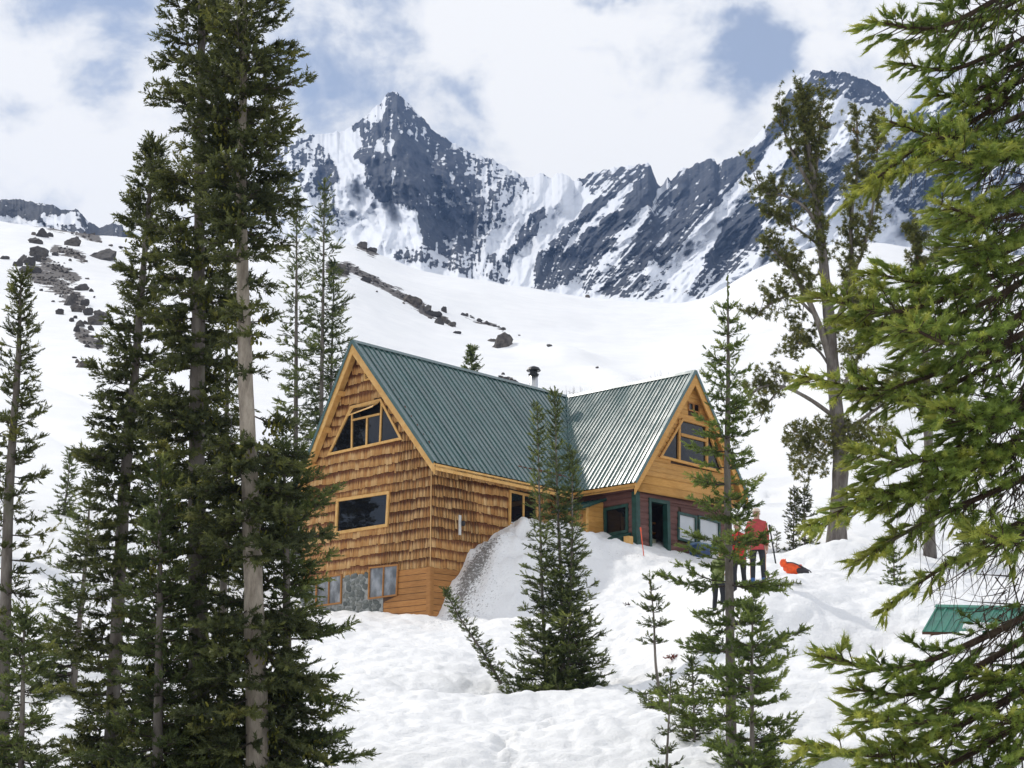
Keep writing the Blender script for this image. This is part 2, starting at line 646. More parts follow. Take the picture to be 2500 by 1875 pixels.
def far_px(x, y):
    p = ghit(x * 2500 / 2212, y * 2500 / 2212, 80)
    return (p[0], p[1])


# a wind-packed bench, old ski tracks and traverse lines across the far slopes
_R = [(far_px(1110, 745), far_px(1290, 800), 3.2, 1.3), (far_px(1270, 795), far_px(1480, 880), 2.6, 1.1)]
for (x0, y0, x1, y1) in ((1640, 1052, 1760, 1030), (1650, 1075, 1700, 1095), (1380, 690, 1600, 660), (1150, 700, 1500, 690), (20, 880, 230, 1000), (60, 800, 260, 900), (560, 640, 900, 700), (1640, 720, 1760, 640)):
    _a, _b = far_px(x0, y0), far_px(x1, y1)
    _R += [(_a, _b, 0.35 + _a[1] * 0.0022, -0.28 - _a[1] * 0.0006)]
RIDGES += _R

cs = np.concatenate([np.linspace(-0.75, -0.36, 40), np.linspace(-0.355, 0.355, 470), np.linspace(0.36, 0.75, 40)])
ys = np.concatenate([np.exp(np.linspace(math.log(2), math.log(26), 40)), np.exp(np.linspace(math.log(26.2), math.log(64), 300)),
                     np.exp(np.linspace(math.log(64.6), math.log(400), 130))])
CC, YY = np.meshgrid(cs, ys)
XX = CC * YY
ZZ = ground_z(XX, YY)
nr, nc = XX.shape
ii, jj = np.meshgrid(np.arange(nr - 1), np.arange(nc - 1), indexing='ij')
FF = np.stack([ii * nc + jj, ii * nc + jj + 1, (ii + 1) * nc + jj + 1, (ii + 1) * nc + jj], -1).reshape(-1, 4)
# dirt washed on to the bank along the wall
_s = (XX - HC[0]) * HA[0] + (YY - HC[1]) * HA[1]
_t = -((XX - HC[0]) * HB[0] + (YY - HC[1]) * HB[1])
dirt = np.exp(-((_s - 1.55) / 1.25) ** 2) * np.exp(-((_t - 0.62) / 0.42) ** 2) * 1.0
dirt += 0.42 * np.exp(-((_s - 0.2) / 1.6) ** 2) * np.exp(-((_t - 1.4) / 1.0) ** 2)
_wc = unp(1560, 1332, 60)
dirt += 0.30 * np.exp(-((XX - _wc[0] - 0.2) / 2.0) ** 2 - ((YY - 58.6) / 0.8) ** 2)
dirt += 0.22 * np.exp(-((XX - unp(1000, 1560, 52)[0]) / 1.2) ** 2 - ((YY - 53) / 2.6) ** 2)
# bare soil and scree strips on the far slopes
def q3(L):
    return [(x * 0.3014, 450 + y * 0.3014) for x, y in L]


def q4(L):
    return [(600 + x * 0.4069, 500 + y * 0.4069) for x, y in L]


SCREE = [(q3([(330, 610), (470, 680), (600, 765)]), 11), (q3([(270, 720), (430, 800), (560, 890), (640, 940)]), 16), (q3([(450, 530), (570, 555), (670, 590)]), 8),
         (q3([(420, 330), (560, 340), (680, 390), (775, 425)]), 10), (q3([(660, 1210), (700, 1260), (810, 1310)]), 11), (q3([(-60, 190), (60, 170), (180, 240), (310, 295)]), 11),
         (q3([(-60, 260), (60, 240)]), 8), (q4([(620, 190), (690, 240), (770, 280)]), 9), (q4([(600, 360), (720, 430), (860, 500), (960, 560), (1060, 612)]), 7),
         (q4([(510, 380), (600, 400)]), 11), (q4([(1050, 640), (1150, 665), (1240, 725)]), 4), (q4([(1300, 660), (1400, 695), (1550, 750)]), 2.5), (q4([(1520, 1030), (1570, 1045), (1630, 1070)]), 3)]
_vu, _vv = proj(np.stack([XX, YY, ZZ], -1))
scr = np.zeros_like(XX)
_far = YY > 75
for L, w in SCREE:
    for (x0, y0), (x1, y1) in zip(L[:-1], L[1:]):
        t = np.clip(((_vu - x0) * (x1 - x0) + (_vv - y0) * (y1 - y0)) / ((x1 - x0) ** 2 + (y1 - y0) ** 2), 0, 1)
        dist = np.hypot(_vu - x0 - t * (x1 - x0), _vv - y0 - t * (y1 - y0))
        scr = np.maximum(scr, _far * np.clip(1.25 - dist / (w * 1.7), 0, 1))
ground_me = mesh_np('snow_ground', np.stack([XX, YY, ZZ], -1).reshape(-1, 3), FF, True, {'dirt': np.clip(dirt, 0, 1).ravel(), 'scree': scr.ravel(), 'near': (1 - np.clip((YY - 50) / 60, 0, 1)).ravel()})

m = Mat('snow')
wv = m.coord('World')
n_big = m.noise(0.35, 5, 0.55, wv)
n_mid = m.noise(2.2, 6, 0.6, wv)
n_fin = m.noise(11.0, 5, 0.65, wv)
col = m.mix(m.rng(n_big, 0.35, 0.7), (0.855, 0.858, 0.865), (0.90, 0.90, 0.90))
d_at = m.attr('dirt')
d_n = m.noise(13.0, 6, 0.75, wv)
dfac = m.math('MULTIPLY', m.rng(m.math('ADD', m.math('MULTIPLY', d_at, 0.27), d_n), 0.62, 0.76), 0.88)
dfac = m.math('MULTIPLY', dfac, m.rng(d_at, 0.02, 0.2))
s_n = m.noise(0.45, 7, 0.7, wv)
sfac = m.rng(m.math('ADD', m.attr('scree'), m.math('ADD', m.math('MULTIPLY', m.math('SUBTRACT', s_n, 0.5), 2.2), m.math('MULTIPLY', m.math('SUBTRACT', m.noise(0.11, 4, 0.6, wv), 0.5), 1.6))), 0.44, 0.54)
sfac = m.math('MULTIPLY', sfac, m.rng(m.attr('scree'), 0.02, 0.15))
soil = m.mix(m.rng(m.noise(1.6, 6, 0.7, wv), 0.35, 0.65), (0.050, 0.042, 0.038), (0.125, 0.105, 0.09))
m.set('Base Color', m.mix(sfac, m.mix(dfac, col, (0.10, 0.085, 0.07)), soil)).set('Roughness', 0.62).set('Specular IOR Level', 0.35)
h = m.math('ADD', m.math('MULTIPLY', n_mid, 1.0), m.math('MULTIPLY', n_fin, 0.28))
m.bump(m.math('MULTIPLY', h, m.math('ADD', 0.25, m.math('MULTIPLY', m.attr('near'), 0.75))), 0.75, 0.12)
M_SNOW = m.m
snow_o = link('snow_ground', ground_me, M_SNOW)
snow_o['kind'] = 'structure'

# ------------------------------------------------------------------ mountains
SKYL = [(-900, 420), (-300, 470), (0, 490), (40, 486), (105, 496), (150, 510), (190, 514), (212, 538), (240, 552), (262, 549), (298, 546),
        (303, 562), (340, 572), (420, 540), (520, 480), (600, 415), (655, 385), (668, 366), (700, 345), (735, 330), (762, 325),
        (800, 329), (840, 318), (868, 300), (900, 275), (930, 251), (940, 236), (948, 226), (962, 222), (975, 227), (990, 246),
        (1010, 268), (1035, 290), (1060, 320), (1100, 345), (1140, 368), (1180, 385), (1215, 395), (1245, 415), (1275, 431),
        (1308, 429), (1322, 422), (1345, 431), (1362, 422), (1385, 430), (1400, 440), (1420, 436), (1440, 424), (1470, 417),
        (1500, 409), (1530, 406), (1568, 401), (1581, 396), (1590, 406), (1605, 444), (1613, 456), (1622, 448), (1629, 431),
        (1638, 442), (1648, 432), (1662, 412), (1690, 405), (1720, 393), (1744, 386), (1751, 401), (1762, 391), (1800, 378),
        (1830, 350), (1860, 320), (1890, 290), (1912, 247), (1930, 214), (1945, 190), (1960, 180), (1985, 171), (2010, 176),
        (2040, 172), (2080, 184), (2120, 196), (2150, 215), (2180, 246), (2200, 262), (2230, 275), (2262, 262), (2300, 236),
        (2330, 226), (2370, 236), (2420, 260), (2500, 290), (2800, 340), (3600, 380)]
# rock areas in the faces: outline (photo columns, rows), how much rock, lean of the streaks


def r1(L):
    return [(600 + x * 0.3617, 150 + y * 0.3617) for x, y in L]


def r2(L):
    return [(1300 + x * 0.452, 130 + y * 0.452) for x, y in L]


ROCK = [
    (r1([(975, 195), (1060, 260), (1210, 400), (1380, 530), (1480, 660), (1600, 820), (1640, 1000), (1560, 1180), (1500, 1340), (1400, 1330),
         (1290, 1290), (1180, 1270), (1160, 1050), (1120, 1000), (1000, 940), (900, 940), (800, 870), (790, 690), (740, 640), (780, 520),
         (700, 430), (850, 360), (940, 260)]), 0.74, -0.1),
    (r1([(940, 300), (975, 190), (1040, 200), (1130, 330), (1010, 330)]), 0.95, 0.0),
    (r1([(1000, 450), (1200, 560), (1320, 800), (1150, 970), (850, 930), (800, 700), (960, 620)]), 0.97, 0.0),
    (r1([(1150, 1000), (1300, 950), (1450, 1000), (1600, 1000), (1400, 1180), (1200, 1260)]), 0.93, 0.2),
    (r1([(1380, 530), (1620, 640), (1780, 740), (1900, 800), (1950, 900), (1800, 960), (1720, 1080), (1650, 1200), (1560, 1400), (1480, 1450),
         (1300, 1380), (1640, 1000), (1600, 820)]), 0.52, 0.4),
    (r1([(100, 640), (440, 490), (540, 560), (620, 800), (600, 960), (740, 1180), (640, 1130), (460, 1000), (430, 900), (250, 860), (150, 830)]), 0.50, 0.7),
    (r1([(500, 620), (600, 680), (620, 800), (560, 900), (480, 860), (440, 800)]), 0.80, 0.5),
    (r1([(200, 620), (440, 490), (420, 560), (260, 630)]), 0.85, 0.5),
    (r1([(690, 420), (860, 350), (900, 420), (780, 540)]), 0.62, 0.5),
    (r1([(980, 1260), (1180, 1270), (1500, 1380), (1560, 1470), (1260, 1400), (980, 1310)]), 0.58, 0.4),
    (r1([(1720, 1350), (1820, 1190), (1900, 1050), (2010, 970), (2040, 1060), (1930, 1200), (1840, 1300), (1780, 1420)]), 0.80, 0.8),
    (r1([(1560, 1460), (1640, 1300), (1700, 1310), (1740, 1440), (1800, 1500), (1700, 1500)]), 0.55, 0.8),
    (r2([(0, 1110), (250, 870), (420, 720), (540, 620), (630, 585), (690, 720), (660, 800), (560, 880), (450, 1000), (380, 1120), (280, 1180),
         (180, 1250), (0, 1290)]), 0.80, 0.95),
    (r2([(590, 600), (630, 585), (690, 720), (650, 820), (500, 920), (420, 1010), (300, 1120), (120, 1200), (300, 960), (470, 830)]), 0.97, 0.9),
    (r2([(260, 660), (420, 640), (560, 600), (560, 640), (420, 740), (330, 800), (280, 720)]), 0.62, 0.8),
    (r2([(770, 640), (900, 585), (990, 565), (1060, 660), (1090, 740), (960, 860), (840, 1000), (740, 1110), (560, 1190), (470, 1220), (450, 1150),
         (560, 960), (680, 780)]), 0.78, 0.9),
    (r2([(880, 580), (990, 565), (1060, 700), (940, 830), (760, 880), (800, 720)]), 0.92, 0.6),
    (r2([(1010, 580), (1130, 545), (1240, 460), (1390, 200), (1330, 420), (1200, 620), (1130, 760), (1030, 700)]), 0.95, 0.6),
    (r2([(1390, 205), (1540, 85), (1860, 130), (2020, 290), (2050, 420), (1900, 480), (1600, 560), (1400, 640), (1270, 740), (1110, 790), (1050, 900),
         (930, 1100), (880, 1200), (800, 1300), (1000, 1240), (1190, 1090), (1290, 1010), (1240, 930), (1380, 880), (1560, 840), (1900, 760),
         (2100, 950), (2300, 1000), (2700, 900), (2600, 400), (2300, 240), (2100, 330)]), 0.60, 0.75),
    (r2([(1540, 85), (1860, 130), (2000, 270), (1900, 300), (1700, 260), (1560, 200)]), 0.74, 0.3),
    (r2([(1390, 205), (1540, 95), (1500, 260), (1380, 420), (1300, 470), (1330, 330)]), 0.97, 0.4),
    (r2([(1050, 880), (1200, 800), (1260, 900), (1200, 1000), (1080, 1120), (930, 1150)]), 0.88, 0.8),
    (r2([(1290, 660), (1400, 560), (1560, 560), (1560, 680), (1400, 700)]), 0.88, 0.7),
    (r2([(200, 1180), (420, 1120), (640, 1200), (760, 1130), (800, 1250), (700, 1340), (420, 1320), (260, 1290)]), 0.55, 0.8),
    (r2([(820, 1290), (930, 1210), (1130, 1130), (1000, 1270), (880, 1350)]), 0.66, 0.9),
    ([(-400, 420), (0, 480), (190, 505), (215, 540), (305, 540), (330, 590), (200, 575), (60, 530), (-400, 540)], 0.97, 0.2),
    ([(95, 525), (190, 520), (205, 560), (110, 548)], -0.75, 0.2),
]
SLOTS = [(r1([(960, 520), (985, 520), (1000, 780), (1015, 920), (985, 920), (975, 700)]), -0.6),
         (r1([(860, 600), (930, 500), (945, 600)]), -0.6),
         (r1([(920, 290), (960, 300), (880, 420), (810, 400)]), -0.5),
         (r2([(300, 900), (520, 700), (540, 720), (330, 930)]), -0.8), (r2([(160, 1040), (300, 900), (320, 930), (190, 1060)]), -0.6),
         (r2([(380, 860), (590, 640), (600, 660), (400, 890)]), -0.5),
         (r2([(700, 1240), (960, 900), (1150, 640), (1190, 660), (1010, 930), (800, 1250)]), -0.9),
         (r2([(1240, 610), (1330, 470), (1350, 480), (1270, 640)]), -0.9)]


def inside_soft(u, v, poly, soft):
    """1 inside the outline, falling to 0 over soft pixels outside"""
    P = np.array(poly, float)
    Q = np.roll(P, -1, axis=0)
    ins = np.zeros(u.shape, bool)
    dist = np.full(u.shape, 1e9)
    for (x0, y0), (x1, y1) in zip(P, Q):
        c = ((y0 > v) != (y1 > v)) & (u < (x1 - x0) * (v - y0) / (y1 - y0 + 1e-9) + x0)
        ins ^= c
        t = np.clip(((u - x0) * (x1 - x0) + (v - y0) * (y1 - y0)) / ((x1 - x0) ** 2 + (y1 - y0) ** 2 + 1e-9), 0, 1)
        dist = np.minimum(dist, np.hypot(u - x0 - t * (x1 - x0), v - y0 - t * (y1 - y0)))
    return np.clip(0.5 + np.where(ins, dist, -dist) / (2 * soft), 0, 1)


mu = np.concatenate([np.linspace(-900, -20, 40), np.linspace(-15, 330, 110), np.linspace(333, 560, 40), np.linspace(563, 2300, 620), np.linspace(2304, 2560, 60), np.linspace(2580, 3600, 40)])
mt = np.concatenate([np.linspace(0, 0.2, 20), np.linspace(0.205, 1.0, 205), 1.0 + np.linspace(0.02, 0.5, 8)])     # 0 foot, 1 crest, beyond: the back
MU, MT = np.meshgrid(mu, mt)
sky_r = np.interp(MU, [p[0] for p in SKYL], [p[1] for p in SKYL])
sky_r = sky_r + np.clip(fbm(MU / 26.0, MU * 0 + 2.2, 3, 71), -1, 1) * 5.0 + np.abs(fbm(MU / 9.0, MU * 0 + 8, 3, 75)) * -4.5 + 1.0
DEEP = np.interp(MU, [-900, 0, 300, 420, 700, 960, 1300, 1600, 1750, 2000, 2500, 3600], [900, 900, 950, 1300, 1560, 1650, 1680, 1560, 1550, 1450, 1600, 1600])
FOOT = np.interp(MU, [-900, 0, 300, 420, 700, 3600], [600, 600, 640, 700, 720, 720])
foot_r = np.interp(MU, [-900, 300, 500, 3600], [620, 680, 780, 810])
tt = np.clip(MT, 0, 1)
row = foot_r + (sky_r - foot_r) * tt
# the distance of the face at each height: gentle below, steep near the crest, broken by gullies and ribs
prof = np.where(tt < 0.45, tt / 0.45 * 0.62, 0.62 + (tt - 0.45) / 0.55 * 0.38)
dd = FOOT + (DEEP - FOOT) * prof
rib_u = MU + 0.75 * (row - 500) * np.clip((MU - 1150) / 300, -0.2, 1)        # ribs run down to the left on the right-hand massif
amp = np.sin(np.pi * np.clip(tt, 0.02, 0.985)) ** 0.6
dd = dd - amp * (95 * ridged(rib_u / 240.0, row / 420.0, 2, 81) + 42 * ridged(rib_u / 85.0, row / 150.0, 3, 83) + 12 * fbm(rib_u / 22.0, row / 22.0, 3, 87))
# rock cover
rock = np.zeros_like(MU)
wu = MU + 9 * fbm(MU / 40, row / 40, 3, 91)
wv_ = row + 9 * fbm(MU / 40 + 9, row / 40 + 3, 3, 92)
for poly, dens, lean in ROCK:
    k = inside_soft(wu, wv_, poly, 7.0)
    if dens < 0:
        rock = rock + dens * k
    else:
        rock = np.maximum(rock, dens * k)
for poly, dens in SLOTS:
    rock = rock + dens * inside_soft(wu, wv_, poly, 4.0)
lean_f = np.clip((MU - 1150) / 300, 0.0, 1.0) * 0.9
su = MU + lean_f * (row - 400)
streak = fbm(su / 10.0, row / (34.0 + 30 * lean_f), 3, 95, 0.55)
speck = fbm(MU / 8.0, row / 6.0, 3, 97, 0.6)
ledge = vnoise(MU / 16.0 + 0.8 * row / 16.0, row / 7.0 - 0.3 * MU / 16, 99)
fine_ = fbm(MU / 4.2, row / 3.2, 2, 98, 0.6)
ledge2 = vnoise(MU / 30.0 + 0.9 * row / 30.0, row / 11.0, 106)
rk = rock - 0.53 + 0.40 * streak + 0.12 * speck - 0.22 * np.maximum(ledge, -0.3) - 0.20 * np.maximum(ledge2, -0.2)
crest = np.exp(-((1 - tt) / 0.025) ** 2) * 0.26 * (1 + vnoise(MU / 22, MU * 0, 101) * 1.8)
rk = rk + np.where(rock < 0.3, crest - 0.05, crest * 0.3) - 0.14 * (rock < 0.05)
rockm = np.clip(0.5 + rk / 0.50, 0, 1)
rockh = np.clip(0.5 + rk / 0.2, 0, 1)
dd = dd - amp * (rockh * 6 + 7 * rockh * fbm(su / 9.0, row / 26.0, 3, 103))
back = np.clip(MT - 1, 0, 1)
dd = np.where(MT > 1, DEEP + back * 420, dd)
row_b = np.where(MT > 1, sky_r, row)
up_ = 937.5 - row_b
dx_, dy_, dz_ = MU - 1250, FPX * CP - up_ * SP, FPX * SP + up_ * CP
MX, MY, MZ = dx_ * dd / dy_, dd, dz_ * dd / dy_
MZ = np.where(MT > 1, (dz_ * DEEP / dy_) - back * 420, MZ)
nr, nc = MX.shape
ii, jj = np.meshgrid(np.arange(nr - 1), np.arange(nc - 1), indexing='ij')
FF = np.stack([ii * nc + jj, ii * nc + jj + 1, (ii + 1) * nc + jj + 1, (ii + 1) * nc + jj], -1).reshape(-1, 4)
mt_me = mesh_np('mountain_massif', np.stack([MX, MY, MZ], -1).reshape(-1, 3), FF, True, {'rock': rockm.ravel()})
m = Mat('mountain_rock_and_snow')
wvv = m.coord('World')
wst = m.coord('World', (1, 1, 0.25))
rn = m.noise(0.035, 8, 0.65, wvv)
rs = m.noise(0.09, 6, 0.7, wst)
n_a = m.math('MULTIPLY', m.math('SUBTRACT', m.noise(0.10, 8, 0.72, m.coord('World', (1, 1, 0.5))), 0.5), 1.7)
n_b = m.math('MULTIPLY', m.math('SUBTRACT', m.noise(0.045, 5, 0.6, m.coord('World', (1, 0.6, 1.8), (0, 0.5, 0))), 0.5), 0.9)
fac = m.rng(m.math('ADD', m.attr('rock'), m.math('ADD', n_a, n_b)), 0.44, 0.56)
rc = m.mix(m.rng(rn, 0.35, 0.7), (0.026, 0.034, 0.054), (0.062, 0.072, 0.094))  # grey rock tinted blue: haze and skylight put into the colour
rc = m.mix(m.rng(rs, 0.45, 0.75), rc, (0.105, 0.110, 0.120))
m.set('Base Color', m.mix(fac, (0.80, 0.82, 0.86), rc)).set('Roughness', 0.8).set('Specular IOR Level', 0.2)
m.bump(m.math('MULTIPLY', m.noise(0.12, 8, 0.7, wst), m.math('ADD', m.math('MULTIPLY', fac, 0.9), 0.1)), 0.8, 7.0)
M_MTN = m.m
mo = link('mountain_massif', mt_me, M_MTN)
mo['kind'] = 'structure'
# ------------------------------------------------------------------ the hut
HAW = np.array([math.sin(AZW), math.cos(AZW), 0])
HBW = np.array([-math.cos(AZW), math.sin(AZW), 0])


def onp(u, v, P, d):
    r = unp(u, v, 1.0)
    n = np.array([-d[1], d[0], 0])
    return r * ((P @ n) / (r @ n))


E2 = onp(724.8, 1188, E1, HB)
AP = onp(861, 832, E1, HB)
RE = onp(1385, 968, AP, HA)
VE = onp(1400, 1201, E1, HA)
F1 = onp(1549.8, 1177.3, VE, HBW)
F2 = onp(1826.5, 1216, F1, HAW)
WA = onp(1697, 905.6, F1, HAW)
OWG, OWE = 0.42, 0.52
WC = F1 + OWG * HBW + OWE * HAW


class Pl:
    def __init__(s, o, d, n):
        s.o, s.d, s.n = np.array(o, float), np.array(d, float), np.array(n, float)

    def pt(s, t, z, out=0.0):
        p = s.o + s.d * t + s.n * out
        return np.array([p[0], p[1], z])

    def uv(s, u, v, out=0.0):
        r = unp(u, v, 1.0)
        k = ((s.o + s.n * out) @ s.n) / (r @ s.n) if abs(r[2] * s.n[2]) < 1e-9 else 0
        X = r * k
        return float((X - s.o) @ s.d), float(X[2])

    def poly(s, mb, pts, o0, o1):
        mb.prism([s.pt(t, z, o0) for t, z in pts], [s.pt(t, z, o1) for t, z in pts])

    def box(s, mb, t0, t1, z0, z1, o0, o1):
        s.poly(mb, [(t0, z0), (t1, z0), (t1, z1), (t0, z1)], o0, o1)

    def bar(s, mb, a, b, w, o0, o1):
        """board of width w along the line a-b in the wall plane"""
        a, b = np.array(a, float), np.array(b, float)
        e = (b - a) / np.linalg.norm(b - a)
        q = np.array([-e[1], e[0]]) * w / 2
        s.poly(mb, [a - q, b - q, b + q, a + q], o0, o1)


for _p in (HC, WC):
    _p[2] = 0
PG = Pl(HC, HB, -HA)          # shingled gable wall
PS = Pl(HC, HA, -HB)          # shingled side wall
PW = Pl(WC, HAW, -HBW)        # wing gable wall
PT = Pl(WC, HBW, -HAW)        # wing side wall


def g1(u, v):
    return 680 + u * 600 / 2212, 780 + v * 600 / 2212


def g2(u, v):
    return 680 + u * 600 / 2212, 1130 + v * 600 / 2212


def g3(u, v):
    return 1200 + u * 700 / 2151, 860 + v * 700 / 2151


def g4(u, v):
    return 1350 + u * 600 / 2212, 1130 + v * 600 / 2212


# --- materials
def wood(name, a, b, rough=0.6, along=(1, 1, 14), scale=3.0, island=0.18, bump=0.25):
    m = Mat(name)
    v = m.coord('World', along)
    f = m.noise(scale, 6, 0.65, v)
    k = m.noise(1.3, 3, 0.5, m.coord('World'))
    c = m.mix(m.rng(f, 0.3, 0.72), a, b)
    c = m.mix(m.rng(k, 0.45, 0.75, 0, 0.35), c, tuple(x * 0.72 for x in a))
    c = m.mix(1.0, c, m.ramp(m.rand(), [(0, (1 - island,) * 3), (1, (1 + island * 0.3,) * 3)]), 'MULTIPLY')
    m.set('Base Color', c).set('Roughness', rough).set('Specular IOR Level', 0.3)
    m.bump(f, bump, 0.015)
    return m.m


M_PINE = wood('honey_pine_boards', (0.56, 0.275, 0.066), (0.70, 0.39, 0.12))
M_TRIM = wood('pale_pine_trim', (0.66, 0.36, 0.105), (0.78, 0.49, 0.19), along=(2, 2, 2), island=0.08)
M_MAROON = wood('maroon_log_siding', (0.140, 0.062, 0.052), (0.195, 0.095, 0.078), island=0.2)
M_LOWPL = wood('orange_brown_planks', (0.36, 0.155, 0.042), (0.50, 0.24, 0.075), island=0.2)
M_DARKW = wood('dark_wall_board', (0.07, 0.035, 0.018), (0.10, 0.05, 0.025))
M_GREENT = simple('dark_green_trim_paint', (0.016, 0.062, 0.048), 0.5, 0.3, 5)
M_INT = simple('brown_room_lining', (0.10, 0.06, 0.035), 0.8, 0.3, 3)
M_BLACK = simple('black_metal', (0.02, 0.02, 0.022), 0.4, 0.2)
M_STEEL = simple('stainless_pipe', (0.62, 0.62, 0.62), 0.28, 0.1, 3, metallic=1.0)
M_MORTAR = simple('grey_mortar', (0.30, 0.31, 0.30), 0.9, 0.3, 8, 0.4, 30)
m = Mat('grey_green_stone')
v = m.coord('World')
c = m.ramp(m.rand(), [(0, (0.09, 0.10, 0.095)), (0.5, (0.17, 0.185, 0.175)), (1, (0.25, 0.25, 0.225))])
c = m.mix(m.rng(m.noise(14, 6, 0.7, v), 0.4, 0.7), c, (0.10, 0.115, 0.105))
m.set('Base Color', c).set('Roughness', 0.8)
m.bump(m.noise(22, 5, 0.65, v), 0.5, 0.02)
M_STONE = m.m

m = Mat('cedar_shingle')
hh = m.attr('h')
rnd = m.rand()
sv = m.coord('World', (22, 22, 1.6))
st = m.noise(1.0, 5, 0.65, sv)
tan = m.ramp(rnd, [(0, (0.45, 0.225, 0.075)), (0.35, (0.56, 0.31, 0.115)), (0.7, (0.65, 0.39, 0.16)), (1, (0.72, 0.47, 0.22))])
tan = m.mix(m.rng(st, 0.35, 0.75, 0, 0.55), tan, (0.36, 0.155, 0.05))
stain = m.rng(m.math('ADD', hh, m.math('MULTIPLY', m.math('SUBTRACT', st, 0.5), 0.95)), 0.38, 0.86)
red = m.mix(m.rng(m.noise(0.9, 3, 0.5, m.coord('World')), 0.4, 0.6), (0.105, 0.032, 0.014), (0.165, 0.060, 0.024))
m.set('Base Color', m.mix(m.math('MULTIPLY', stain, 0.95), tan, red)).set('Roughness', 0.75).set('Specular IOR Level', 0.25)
m.bump(m.noise(1.0, 4, 0.6, m.coord('World', (60, 60, 3))), 0.45, 0.012)
M_SHING = m.m

m = Mat('green_roof_metal')
gv = m.coord('World')
gr = m.rand()
c = m.mix(m.rng(m.noise(2.5, 5, 0.6, gv), 0.35, 0.7), (0.026, 0.086, 0.078), (0.036, 0.108, 0.098))
c = m.mix(1.0, c, m.ramp(gr, [(0, (0.85,) * 3), (1, (1.1,) * 3)]), 'MULTIPLY')
m.set('Base Color', c).set('Specular IOR Level', 0.75)
m.set('Roughness', m.rng(m.noise(1.1, 4, 0.6, gv), 0.3, 0.7, 0.19, 0.36))
m.set('Coat Weight', 0.6).set('Coat Roughness', 0.25)
m.bump(m.noise(1.0, 3, 0.6, m.coord('World', (1.1, 1.1, 1.1))), 0.10, 0.06)
M_ROOF = m.m

m = Mat('dark_window_glass')
m.set('Base Color', (0.008, 0.008, 0.009)).set('Roughness', 0.02).set('Specular IOR Level', 0.5)
m.bump(m.noise(1.2, 2, 0.5, m.coord('World')), 0.06, 0.05)
M_GLASS = m.m
m = Mat('dusty_basement_glass')
c = m.mix(m.rng(m.noise(2.4, 4, 0.55, m.coord('World', (1, 1, 0.7))), 0.35, 0.7), (0.10, 0.11, 0.12), (0.34, 0.36, 0.385))
m.set('Base Color', c).set('Roughness', 0.12).set('Specular IOR Level', 0.7)
M_DUSTY = m.m
m = Mat('pale_lit_glass')
c = m.mix(m.rng(m.noise(0.9, 3, 0.5, m.coord('World')), 0.4, 0.75), (0.56, 0.585, 0.61), (0.70, 0.715, 0.73))  # bright snow seen through the panes, put into their pale colour
m.set('Base Color', c).set('Roughness', 0.06).set('Specular IOR Level', 0.8)
M_PALEGL = m.m

hut = empty('mountain_hut', (HC[0], HC[1], 6.0), 'steep roofed wooden mountain hut with green metal roof and cedar shingles', 'hut')


def part(mb, name, mat, parent=hut, smooth=False):
    return mb.build(name, mat, parent, smooth)


def roof_z_g(t):
    """height of the main roof's top at distance t from the near corner along the gable"""
    tA = (AP - E1) @ HB - OVE
    tE = (E2 - E1) @ HB - OVE
    return np.interp(t, [-OVE, tA, tE], [E1[2], AP[2], E2[2]])


T_AP = (AP - E1) @ HB - OVE
T_LEFT = PG.uv(741, 1216)[0]
TW_AP = (WA - F1) @ HAW - OWE
TW_R = (F2 - F1) @ HAW - 2 * OWE


def roof_z_w(t):
    return np.interp(t, [-OWE, TW_AP, TW_R + OWE], [F1[2], WA[2], F2[2]])


S_V = float((VE - E1) @ HA)
S_R = float((RE - AP) @ HA)
SIDE_END = S_V + OVE + 0.2          # where the wing's wall starts on the side wall
Z_SH = 7.33                         # foot of the shingles
Z_BOT = 4.9


def in_poly(t, z, P):
    ins = False
    n = len(P)
    for i in range(n):
        (a, b), (c, d) = P[i], P[(i + 1) % n]
        if (b > z) != (d > z) and t < (c - a) * (z - b) / (d - b) + a:
            ins = not ins
    return ins


def inset(P, w):
    """polygon moved inwards by w"""
    P = [np.array(p, float) for p in P]
    n = len(P)
    area = sum(P[i][0] * P[(i + 1) % n][1] - P[(i + 1) % n][0] * P[i][1] for i in range(n))
    sg = 1 if area > 0 else -1
    L = []
    for i in range(n):
        d = P[(i + 1) % n] - P[i]
        d /= np.linalg.norm(d)
        L.append((P[i] + sg * w * np.array([-d[1], d[0]]), d))
    out = []
    for i in range(n):
        (p, d), (q, e) = L[i - 1], L[i]
        k = np.linalg.solve(np.array([d, -e]).T, q - p)
        out.append(tuple(p + d * k[0]))
    return out


def ring(pl, mb, P, w, o0, o1):
    """mitred frame round polygon P"""
    Q = inset(P, w)
    n = len(P)
    for i in range(n):
        j = (i + 1) % n
        pl.poly(mb, [P[i], P[j], Q[j], Q[i]], o0, o1)
    return Q


def window(pl, P, w, o0, o1, fmat, gmat, bars=(), bw=0.06, name='window', label=None, off=0.0):
    mb = MB()
    Q = ring(pl, mb, P, w, o0 + off, o1 + off)
    win = part(mb, name, fmat)
    if label:
        win['label'] = label
    g = MB()
    pl.poly(g, inset(Q, -0.012), off + 0.004, off + 0.018)
    part(g, 'pane', gmat, win)
    for (a, b) in bars:
        k = MB()
        pl.bar(k, a, b, bw, off + 0.012, o1 + off - 0.012)
        part(k, 'mullion', fmat, win)
    return win, Q


